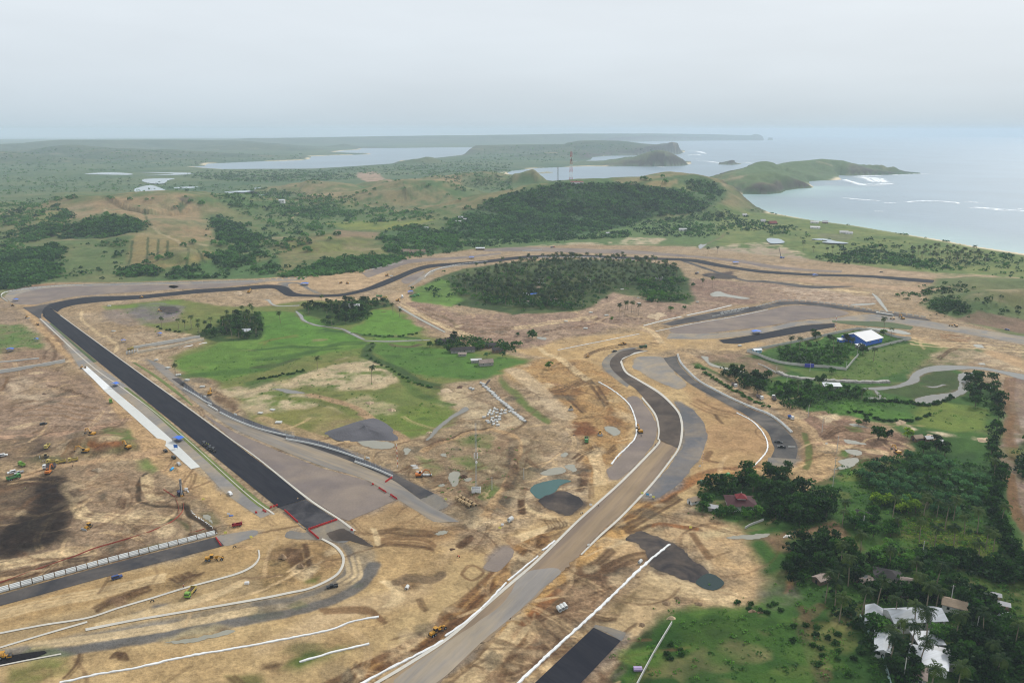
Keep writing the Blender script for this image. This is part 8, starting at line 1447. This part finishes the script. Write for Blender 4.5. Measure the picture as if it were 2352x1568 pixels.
for k, q in enumerate(Z('C4', [(700,905),(725,830),(1160,870),(1215,960),(1450,830),(1575,820),(1730,840),(1650,930),(1830,960),(1415,1030),(1555,1075),(1730,1090),(1950,960),(1960,1230),(2095,1150),(2030,1090),(2165,900),(2100,480),(1485,740)])): palm(crown_at(q, 11), 'palm standing in the overgrown field', 'palms of the overgrown field', 1.0)
for k, q in enumerate(Z('D4', [(870,240),(690,310),(1140,340),(550,620),(650,490),(760,470),(680,790),(890,740),(1030,660),(1380,460),(1420,590),(1570,700),(1480,720),(1370,870),(1270,980),(1480,1000),(1340,1080),(1750,990),(2000,990),(2100,1190),(2130,1330),(1130,1090),(1150,1190),(1420,1210),(1530,1410),(1770,1440),(2300,1060),(640,650),(1560,560),(1190,800)])): palm(crown_at(q, 11.5), 'palm above the dark hamlet roofs', 'palms of the hamlet', 1.12)
def grow(kind, F, n, label, group, sc=1.0, ev=True):
    for p in hit(even(F, n) if ev else inpoly(F, n)): L_ = KIND[kind];stand(L_[RNG.integers(len(L_))], p[0], p[1], label, 'shrub' if kind == 'blue' else 'tree', group, sc)
def bushes(kind, F, n, label, group, sc=1.0):
    for p in hit(even(F, n)): L_ = BUSH[kind];stand(L_[RNG.integers(len(L_))], p[0], p[1], label, 'bush', group, sc)
def along(kind, F, n, label, group, sc=1.0, bush=True, jit=2.0):
    for p in hit(catmull(F, n)+RNG.normal(0, jit, (n, 2))*[1, .6]):
        L_ = (BUSH if bush else KIND)[kind];stand(L_[RNG.integers(len(L_))], p[0], p[1], label, 'bush' if bush else 'tree', group, sc)
grow('dark', [(1600,1125),(1640,1112),(1720,1092),(1770,1090),(1822,1098),(1830,1130),(1780,1150),(1730,1140),(1640,1135)],17, 'dark broad tree in the wood behind the red-roofed house', 'trees behind the red-roofed house', 1.0)
grow('dark', [(1750,1165),(1830,1135),(1900,1140),(1925,1170),(1900,1195),(1840,1205),(1780,1200)],20, 'big dark tree in the wood east of the red-roofed house', 'trees east of the red-roofed house', 1.1)
grow('mid', [(1600,1185),(1650,1190),(1740,1195),(1735,1180),(1640,1165),(1610,1140)],9, 'leafy tree round the red-roofed house', 'trees round the red-roofed house', 0.7)
grow('blue', [(1970,1080),(2080,1050),(2180,1060),(2260,1110),(2240,1180),(2130,1190),(2020,1150),(1985,1110)],42, 'blue-green thicket tree in the overgrown plot', 'thicket of the overgrown plot', 1.0)
grow('yel', [(1990,1145),(2040,1140),(2050,1165),(2000,1165)],6, 'bright yellow-green tree in the plot row', 'yellow-green trees, west group', 0.85);grow('yel', [(2065,1155),(2115,1160),(2110,1180),(2070,1180)],5, 'bright yellow-green tree east in the plot row', 'yellow-green trees, east group', 0.85)
grow('mid', [(1940,1200),(1990,1180),(2060,1205),(2060,1235),(1980,1235)],11, 'leafy tree behind the lane', 'trees behind the lane', 0.9)
grow('dark', [(2100,1275),(2180,1275),(2260,1290),(2340,1325),(2330,1340),(2200,1310),(2110,1300)],16, 'dark hedge tree along the lower field', 'hedge trees of the lower field', 0.7)
along('dark', [(2285,930),(2290,1000),(2275,1030),(2300,1080),(2290,1130),(2280,1180),(2300,1220),(2320,1260),(2345,1300),(2365,1340)],24, 'dark tree in the line beside the dry river', 'trees beside the dry river', 0.8, False, 5)
grow('dark', [(1800,1270),(1880,1235),(1940,1270),(1990,1300),(1960,1345),(1880,1310),(1830,1345),(1800,1310)],18, 'dark tree beside the rubbish clearing', 'trees beside the rubbish clearing', 0.9)
grow('mid', [(1990,1280),(2060,1265),(2100,1300),(2090,1320),(2010,1310)],9, 'leafy tree above the hamlet', 'trees above the hamlet', 0.9)
grow('dark', [(2190,1345),(2260,1370),(2290,1440),(2352,1480),(2360,1570),(2200,1580),(2180,1500),(2230,1450)],26, 'dark tree below the gazebos', 'trees below the gazebos', 1.0)
grow('dark', [(2070,1375),(2150,1365),(2180,1385),(2060,1395),(1990,1380),(1960,1370)],12, 'dark tree behind the long white roof', 'trees behind the long white roof', 0.85)
grow('mid', [(1985,1452),(2025,1440),(2030,1462),(2000,1475)],3, 'round tree between the white roofs', 'trees between the white roofs', 0.95);grow('mid', [(2145,1462),(2180,1465),(2180,1490),(2150,1490)],3, 'leafy tree in the yard', 'trees in the yard', 0.9)
grow('dark', [(2040,1530),(2100,1500),(2110,1535),(2080,1585),(2045,1580)],7, 'dark tree at the foot of the yard', 'trees at the foot of the yard', 0.8)
grow('dark', [(2218,865),(2260,858),(2290,890),(2305,930),(2280,955),(2240,935),(2222,905)],14, 'dark round tree at the wetland edge', 'trees at the wetland edge', 1.0)
grow('dark', Z('B3', [(1930,930),(2050,920),(2150,980),(2352,990),(2352,1130),(2250,1150),(2150,1100),(1960,1000)]),10, 'dark tree beside the dirt road with parked trucks', 'trees at the parked trucks', 0.85)
grow('mid', Z('B4', [(0,1100),(200,1060),(400,1080),(520,1120),(820,1130),(850,1190),(560,1200),(300,1290),(130,1280),(60,1200)]),18, 'leafy tree south of the white shed', 'trees south of the white shed', 0.75)
grow('dark', Z('B2', [(380,370),(480,350),(600,330),(880,310),(900,290),(1200,290),(1250,350),(1050,370),(1040,440),(900,500),(760,500),(620,520),(610,470),(760,450),(640,390),(480,410)]),26, 'dark tree in the clump below the chicane', 'trees of the chicane clump', 0.85)
grow('dark', Z('B1', [(1800,570),(1980,560),(2050,480),(2200,400),(2352,420),(2420,560),(2352,640),(2000,650)]),14, 'dark tree in the meadow palm clump', 'trees of the meadow clump', 0.8)
for F, k, s_, lb in (((1042,783),'dark',1.0,'big dark tree behind the village roofs'),((987,797),'mid',.8,'bright round tree at the village edge'),((1032,808),'mid',.75,'round tree in front of the village row'),((1098,803),'mid',.9,'broad tree in the middle of the village'),((1160,800),'mid',.9,'tree at the east end of the village'),((1118,822),'blue',.9,'feathery tree below the village'),((1155,820),'blue',.9,'second feathery tree below the village'),((1222,779),'mid',1.15,'round tree beside the small puddle'),((1189,771),'mid',.5,'small tree beside the drain'),((1261,847),'yel',.9,'lone bright tree on bare sand'),((2016,1010),'dark',1.3,'large dark tree in the dirt yard'),((2035,1008),'dark',.9,'tree leaning on the large dark tree of the dirt yard'),((2084,1004),'yel',1.0,'bright yellow-green tree beside the hut'),((1990,973),'dark',.6,'small dark tree in the field'),((1972,975),'mid',.55,'small pale tree in the dirt yard'),((2150,1035),'dark',1.1,'dark tree beside the yellow excavator hut'),((2120,1040),'dark',1.0,'dark tree east of the yellow excavator'),((2170,1045),'dark',.9,'last dark tree of the excavator clump'),((1541,713),'mid',.7,'lone tree on worked soil near the pale heap'),((1572,710),'mid',.6,'second lone tree on worked soil'),((1405,736),'yel',.55,'small bright bush tree at the earth road'),((1393,687),'dark',.5,'small dark tree in the clearing'),((1592,658),'mid',.7,'tree standing between two ragged palms'),((1883,883),'dark',1.0,'dark tree beside the white shed'),((1873,778),'dark',1.0,'dark round tree at the compound north wall'),((1905,782),'dark',.8,'slim dark tree at the compound north wall'),((1948,786),'dark',1.1,'dark tree hiding the warehouse gable'),((1982,812),'dark',1.0,'dark tree at the compound inner corner'),((2029,772),'yel',.95,'yellow-green tree behind the warehouse'),((1911,858),'mid',.7,'round bush tree outside the compound wall'),((947,665),'mid',.6,'small tree beside the blue tent'),((1055,704),'mid',.45,'tiny round tree on the grove lawn')):
    p = P3(*F);L_ = KIND[k];stand(L_[0], p[0], p[1], lb, 'tree', None, s_)
# hill trees one can tell apart

HT = [(319,476),(352,457),(337,461),(250,455),(297,460),(425,452),(440,466),(463,470),(400,476),(245,498),(287,497),(421,567),(443,560),(493,562),(512,565),(527,579),(349,590),(362,598),(424,598),(336,606),(390,592),(48,570),(20,575),(110,635),(135,625),(257,460),(160,458),(20,447),(117,450),(170,455),(812,450),(820,446),(838,442),(850,447),(865,551),(860,437),(930,434),(907,463),(866,467),(985,430),(990,426),(1029,450),(1055,460),(1021,479),(1075,480),(700,545),(707,555),(712,560),(735,541),(775,540),(708,578),(757,551),(710,525),(732,517),(760,525),(786,516),(1061,497),(935,487),(880,485),(897,487),(953,412),(918,415),(909,416),(890,419),(1049,403),(1066,405),(1508,437),(1515,431),(1528,420),(1478,413),(1522,408),(1494,415),(1485,414),(680,428),(708,420),(720,421),(738,422),(650,445),(596,505),(570,520),(620,515),(700,500),(640,520),(575,555),(606,550)]
bushes('mid', [(1790,800),(1870,785),(1930,790),(1960,805),(1930,835),(1860,840),(1800,828)],34, 'bush in the overgrown walled compound', 'bushes of the compound', 1.2)
along('mid', Z('B3', [(1690,900),(1770,950),(1840,1000),(1930,1060),(2030,1110),(2130,1170),(2250,1230),(2340,1270)]),26, 'bush in the hedge between the curved road and the dirt road', 'hedge bushes of the curved road', 0.9)
along('dark', Z('B4', [(880,1210),(1100,1220),(1350,1240),(1500,1250),(1700,1190)]),22, 'bush on the bank of the wetland pool', 'bushes on the pool bank', 1.2)
along('dark', Z('B4', [(760,1310),(900,1340),(1010,1390),(1200,1400),(1330,1390),(1480,1340)]),18, 'bush in the hedge across the bright field', 'hedge bushes of the bright field', 1.0)
along('dark', [(594,872),(640,862),(700,852)],14, 'bush in the low hedge above the sandy patch', 'hedge bushes above the sand', 0.8);along('mid', [(860,790),(848,805),(850,820),(868,832),(900,850),(950,880),(990,890)],20, 'bush in the scrub line between the meadows', 'scrub line bushes', 0.8)
along('mid', [(840,770),(900,772),(960,768)],12, 'bush along the thin ditch', 'bushes along the ditch', 0.8);along('dark', Z('B1', [(1440,540),(1500,560),(1600,570),(1660,590)]),6, 'bush below the loose palm row', 'bushes below the palm row', 0.9)
along('mid', [(2100,1195),(2200,1215),(2290,1235)],10, 'bush at the top of the yellow-green field', 'bushes of the yellow field', 0.8)
bushes('dark', [(1800,1440),(1960,1420),(1990,1500),(1960,1568),(1850,1560)],18, 'low bush on the dark lawn beside the yard wall', 'bushes beside the yard wall', 0.8)
bushes('dark', [(1690,1385),(1760,1370),(1800,1400),(1720,1420)],8, 'low bush beside the rubbish heap', 'bushes beside the rubbish heap', 0.8);bushes('dark', [(1520,1480),(1560,1475),(1570,1510),(1530,1515)],5, 'dark bush in the dead branches on the lawn', 'bushes in the dead branches', 0.8)
# --- woods and scrub nobody could count
def woods(name, regions, mat, label, lo=1.6, hi=3.2, per=16, leaf=0.85, squash=0.8, zo=(0,0), spread=5.0, pts=None):
    P = np.vstack([hit(inpoly(F, n)) for F, n in regions]) if pts is None else hit(pts);ok = (P[:, 2] > 0.3) | (np.hypot(P[:, 0], P[:, 1]) < 1500);ok &= np.hypot(P[:, 0], P[:, 1]) < 12000;ok &= (fbm(P[:, 0], P[:, 1],75,3,99)+RNG.normal(0, .22, len(P)) > -0.16) | (pts is not None);P = P[ok];n = len(P)
    # keep density from collapsing where slopes turn away: spread a little in plan
    P[:, :2] += RNG.normal(0,1,(n, 2))*(spread*RNG.uniform(0,1.6,(n, 1))**2);P[:, 2] = hz(P[:, 0], P[:, 1])+RNG.uniform(*zo, n);r_ = lo*0.7+(hi*1.25-lo*0.7)*RNG.uniform(0,1, n)**1.7;d = RNG.normal(size=(n, per, 3));d /= np.linalg.norm(d, axis=2)[:, :, None];d[:, :, 2] = np.abs(d[:, :, 2])*squash+0.15
    C = (P[:, None, :]+d*r_[:, None, None]).reshape(-1,3);sz = np.repeat(r_, per)*leaf*0.5;V, F = rand_quads(C, sz, RNG, 0.5);T = np.clip(np.repeat(np.clip(RNG.uniform(0,0.9, n)+0.5*fbm(P[:, 0], P[:, 1],45,2,98),0,1), per)+RNG.normal(0, .12, n*per),0,1)
    tag(link(name, mesh(name, V, F, mat, False, np.stack([np.repeat(T, 4)]*3,1))), label, None, None, 'stuff');return n
H6F = [(1035,507),(1080,484),(1130,460),(1176,446),(1238,430),(1283,424),(1426,424),(1470,432),(1540,436),(1600,446),(1645,468),(1600,488),(1480,500),(1440,520),(1330,538),(1176,548),(1060,548),(1000,535)]
woods('woodland', [], LF_H, 'small lone trees dotted over the dry hills', 3.4,6.0,34,0.75,0.9,(0.5,2.0),1.0, HT)
woods('grove_wood', [([(1060,655),(1090,630),(1200,608),(1300,600),(1480,606),(1545,616),(1550,640),(1440,662),(1400,668),(1355,695),(1330,712),(1250,712),(1170,706),(1090,692)],750),([(950,660),(1060,625),(1075,690),(1050,700)],160),(Z('B3', [(880,140),(1100,110),(1350,90),(1560,110),(1570,180),(1640,260),(1640,310),(1250,300),(1200,240),(1080,170)]),420),([(1080,655),(1180,650),(1330,668),(1350,695),(1320,714),(1240,708),(1110,698)],500)], LF_M, 'leafy understorey filling the palm grove', 1.3,3.8,22,0.7,0.8,(0.3,3.5),5.0)
pv = [];pf = [];pc = [];po = 0
for i, p in enumerate(hit(inpoly([(1055,652),(1200,604),(1300,597),(1480,603),(1552,614),(1548,642),(1400,666),(1340,692),(1250,702),(1100,684)],520))):
    me_ = [c for c in PALMS[i % 5].children if c.name.startswith('crown')][0].data;nv = len(me_.vertices);v_ = np.empty(nv*3);me_.vertices.foreach_get('co', v_);v_ = v_.reshape(-1,3);a_ = RNG.uniform(0,6.28);c_, s_ = math.cos(a_), math.sin(a_)
    v_ = v_ @ np.array([[c_, s_, 0],[-s_, c_, 0],[0,0,1]]);pv.append(v_*RNG.uniform(0.85,1.1)+[p[0], p[1], p[2]-RNG.uniform(0,2.5)]);
    pf.append(np.arange(nv).reshape(-1,4)+po);po += nv;pc.append(np.clip(np.full(nv, RNG.uniform(0.1,0.9))+RNG.normal(0, .1, nv),0,1))
tag(link('palm_wood', mesh('palm_wood', np.vstack(pv), np.vstack(pf), LF_P, False, np.stack([np.concatenate(pc)]*3,1))), 'massed palm crowns of the dense grove', None, None, 'stuff')
woods('thicket', [(Z('B1', [(1800,600),(1980,560),(2060,470),(2200,400),(2380,420),(2420,560),(2352,640),(2000,655)]),260),(Z('B2', [(380,380),(480,350),(600,330),(880,310),(900,290),(1200,290),(1240,340),(1050,370),(1040,440),(900,500),(620,520),(600,470),(760,450),(640,390)]),300),([(1000,785),(1080,780),(1190,795),(1180,812),(1090,800),(1000,800)],160)], LF_D, 'dark thicket between the meadow palms', 1.4,2.8,18,0.75,0.8,(0.3,3.0),1.5)
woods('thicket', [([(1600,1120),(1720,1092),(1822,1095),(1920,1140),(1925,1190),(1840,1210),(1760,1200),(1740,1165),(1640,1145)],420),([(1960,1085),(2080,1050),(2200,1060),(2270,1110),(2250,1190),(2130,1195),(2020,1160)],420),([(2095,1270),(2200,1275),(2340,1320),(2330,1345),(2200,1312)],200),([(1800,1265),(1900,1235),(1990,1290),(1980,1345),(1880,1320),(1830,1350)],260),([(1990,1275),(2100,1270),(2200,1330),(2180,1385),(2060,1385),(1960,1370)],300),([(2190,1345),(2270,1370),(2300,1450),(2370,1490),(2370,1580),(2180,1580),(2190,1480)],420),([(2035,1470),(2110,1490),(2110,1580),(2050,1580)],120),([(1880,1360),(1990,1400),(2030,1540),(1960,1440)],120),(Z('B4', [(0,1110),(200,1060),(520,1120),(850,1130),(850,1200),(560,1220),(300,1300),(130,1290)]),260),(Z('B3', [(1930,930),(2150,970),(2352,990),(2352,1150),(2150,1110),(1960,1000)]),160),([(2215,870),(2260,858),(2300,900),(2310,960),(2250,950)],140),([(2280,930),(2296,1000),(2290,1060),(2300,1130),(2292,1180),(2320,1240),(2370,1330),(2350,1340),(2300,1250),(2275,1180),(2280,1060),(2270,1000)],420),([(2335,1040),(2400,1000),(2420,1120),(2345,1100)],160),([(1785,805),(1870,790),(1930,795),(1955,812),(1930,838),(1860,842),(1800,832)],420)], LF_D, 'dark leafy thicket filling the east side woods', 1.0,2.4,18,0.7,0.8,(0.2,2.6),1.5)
woods('woodland', [(H6F, 9500),([(1570,420),(1620,416),(1660,440),(1640,464),(1580,470),(1500,470),(1560,446)],650),([(1110,466),(1176,446),(1283,423),(1426,423),(1480,427),(1480,434),(1300,432),(1176,456)],900)], LF_H, 'dense green woodland over the tower hill', 2.4,4.6,18,0.8)
woods('woodland', [([(130,548),(170,515),(200,505),(260,497),(320,508),(335,518),(300,535),(250,545),(200,548)],1700),([(-30,580),(60,575),(130,560),(140,600),(125,640),(60,660),(-30,668)],2800),([(50,530),(110,510),(150,480),(175,500),(140,535),(60,560)],900),([(480,492),(520,500),(600,545),(590,560),(505,555)],1100),([(395,622),(440,612),(520,625),(520,640),(390,640)],600),([(290,612),(355,616),(360,632),(270,636)],260),([(480,590),(590,560),(640,590),(640,635),(530,630)],700),([(140,560),(300,550),(290,620),(140,640)],110),([(500,550),(690,500),(700,560),(640,590),(520,600)],420),([(0,470),(140,470),(60,560),(0,580)],380),([(480,445),(700,440),(690,500),(560,495)],420)], LF_H, 'dark thickets on the big brown hill', 2.2,4.4,18,0.8)
woods('woodland', [([(680,625),(740,602),(850,590),(935,592),(880,612),(760,632),(640,636)],1900),([(870,532),(960,515),(1050,545),(1062,577),(960,590),(890,578)],2000),([(590,600),(640,615),(650,632),(590,632)],150),([(640,520),(720,500),(800,505),(790,515),(660,545)],160),([(800,470),(815,455),(830,480),(810,510),(790,510)],170),([(700,480),(800,470),(810,500),(720,500)],140),([(840,505),(990,495),(1000,505),(850,512)],200)], LF_H, 'green scrub woods along the valley foot', 2.2,4.2,18,0.8)
woods('scrub', [([(0,455),(140,455),(140,470),(60,530),(0,540)],330),([(520,475),(640,470),(800,450),(860,470),(1000,490),(1000,500),(800,500),(620,520)],520),([(0,400),(300,410),(620,430),(640,460),(480,440),(300,440),(0,445)],700),([(560,420),(700,445),(820,450),(690,500),(600,470)],500),([(900,395),(1100,370),(1170,390),(1180,440),(1060,440),(1000,410)],700),([(640,470),(1000,480),(980,500),(640,530)],300)], LF_H, 'scattered scrub over the rolling hills', 2.4,4.8,14,0.8)
woods('scrub', [([(400,405),(480,392),(590,392),(720,390),(820,386),(900,380),(1000,375),(1080,360),(1180,375),(1160,395),(1060,395),(960,405),(820,400),(560,420)],2600),([(480,405),(600,402),(820,400),(820,412),(620,420),(520,415)],900)], LF_H, 'dark scrub plain between salt pans and bay', 3.0,5.5,12,0.9,0.6)
woods('scrub', [([(0,345),(160,335),(310,345),(480,350),(700,355),(690,366),(480,372),(440,382),(200,395),(0,400)],900),([(1080,345),(1176,338),(1330,330),(1400,330),(1530,340),(1500,350),(1350,355),(1250,375),(1100,365)],700)], LF_H, 'far scrub on the hazy hills', 4.0,7.0,10,0.9,0.6)
woods('scrub', [([(1440,520),(1600,490),(1660,480),(1764,510),(1764,530),(1600,545),(1480,540)],1100),([(1180,540),(1330,540),(1440,530),(1450,545),(1300,552),(1180,560)],450),([(1960,560),(1995,548),(2045,548),(2090,560),(2070,568),(1990,568)],130),([(1890,588),(1990,575),(2080,582),(2130,600),(2090,612),(1990,605),(1900,600)],500),([(1764,520),(1830,520),(1830,535),(1764,540)],130),([(1040,560),(1110,545),(1180,545),(1180,562),(1050,572)],200),([(1820,540),(2352,590),(2352,640),(2150,620),(1900,570)],350),([(2100,608),(2200,612),(2200,620),(2090,616)],60)], LF_H, 'loose scrub on the coastal plain', 1.8,3.8,16,0.8)
woods('scrub', [([(2060,678),(2110,670),(2180,650),(2240,660),(2200,672),(2080,690)],130),([(2120,690),(2180,680),(2225,705),(2220,720),(2160,720)],260),([(2240,680),(2352,690),(2352,720),(2280,720)],60)], LF_D, 'dark thickets on the cut green hill', 1.2,2.8,20,0.7)
woods('scrub', [([(1700,480),(1764,486),(1870,504),(1960,517),(1960,519),(1760,490)],70),([(1960,517),(2080,536),(2352,580),(2352,586),(2080,541)],110)], LF_H, 'low beach scrub along the sand', 1.5,3.0,14,0.8,0.6)
woods('undergrowth', [([(1400,1568),(1440,1490),(1540,1405),(1680,1400),(1780,1420),(1960,1420),(2000,1568)],600),([(1930,1070),(2280,1040),(2300,1250),(2100,1260),(1980,1180),(1930,1120)],1800),([(1590,1170),(1720,1190),(1830,1210),(1930,1220),(1960,1200),(1740,1160)],400),([(1800,1300),(2100,1290),(2340,1340),(2352,1568),(2000,1568),(1990,1420),(1830,1400)],1800),([(1760,890),(2000,900),(2200,950),(2280,940),(2270,1000),(2100,960),(1900,950)],900),([(1780,800),(1960,770),(2090,785),(1990,810),(1950,845),(1800,830)],900)], LF_M, 'rank undergrowth and weeds on the east side', 0.35,1.1,12,0.7,0.6)
woods('undergrowth', [([(2000,815),(2150,800),(2170,830),(2050,860),(1900,870)],350),([(400,830),(700,720),(960,770),(1000,800),(1200,825),(1120,870),(1000,880),(1040,960),(900,970),(760,940),(560,900)],900),([(230,705),(400,700),(480,760),(380,780),(300,730)],200),([(0,740),(80,760),(95,790),(0,800)],120),([(1030,990),(1180,1000),(1210,1060),(1100,1160),(1000,1110)],260)], LF_M, 'tufts and weeds on the meadows', 0.3,0.9,10,0.7,0.5)
woods('undergrowth', [([(2090,1190),(2280,1235),(2290,1290),(2150,1290),(2060,1240)],1800)], LF_Y, 'yellow-green crop in the walled field', 0.3,0.7,8,0.7,0.5)
for o in list(PALMS)+sum(KIND.values(),[])+sum(BUSH.values(),[]):
    if o.name not in USED:
        for c in list(o.children): bpy.data.objects.remove(c)
        bpy.data.objects.remove(o)
print('counts', CNT)
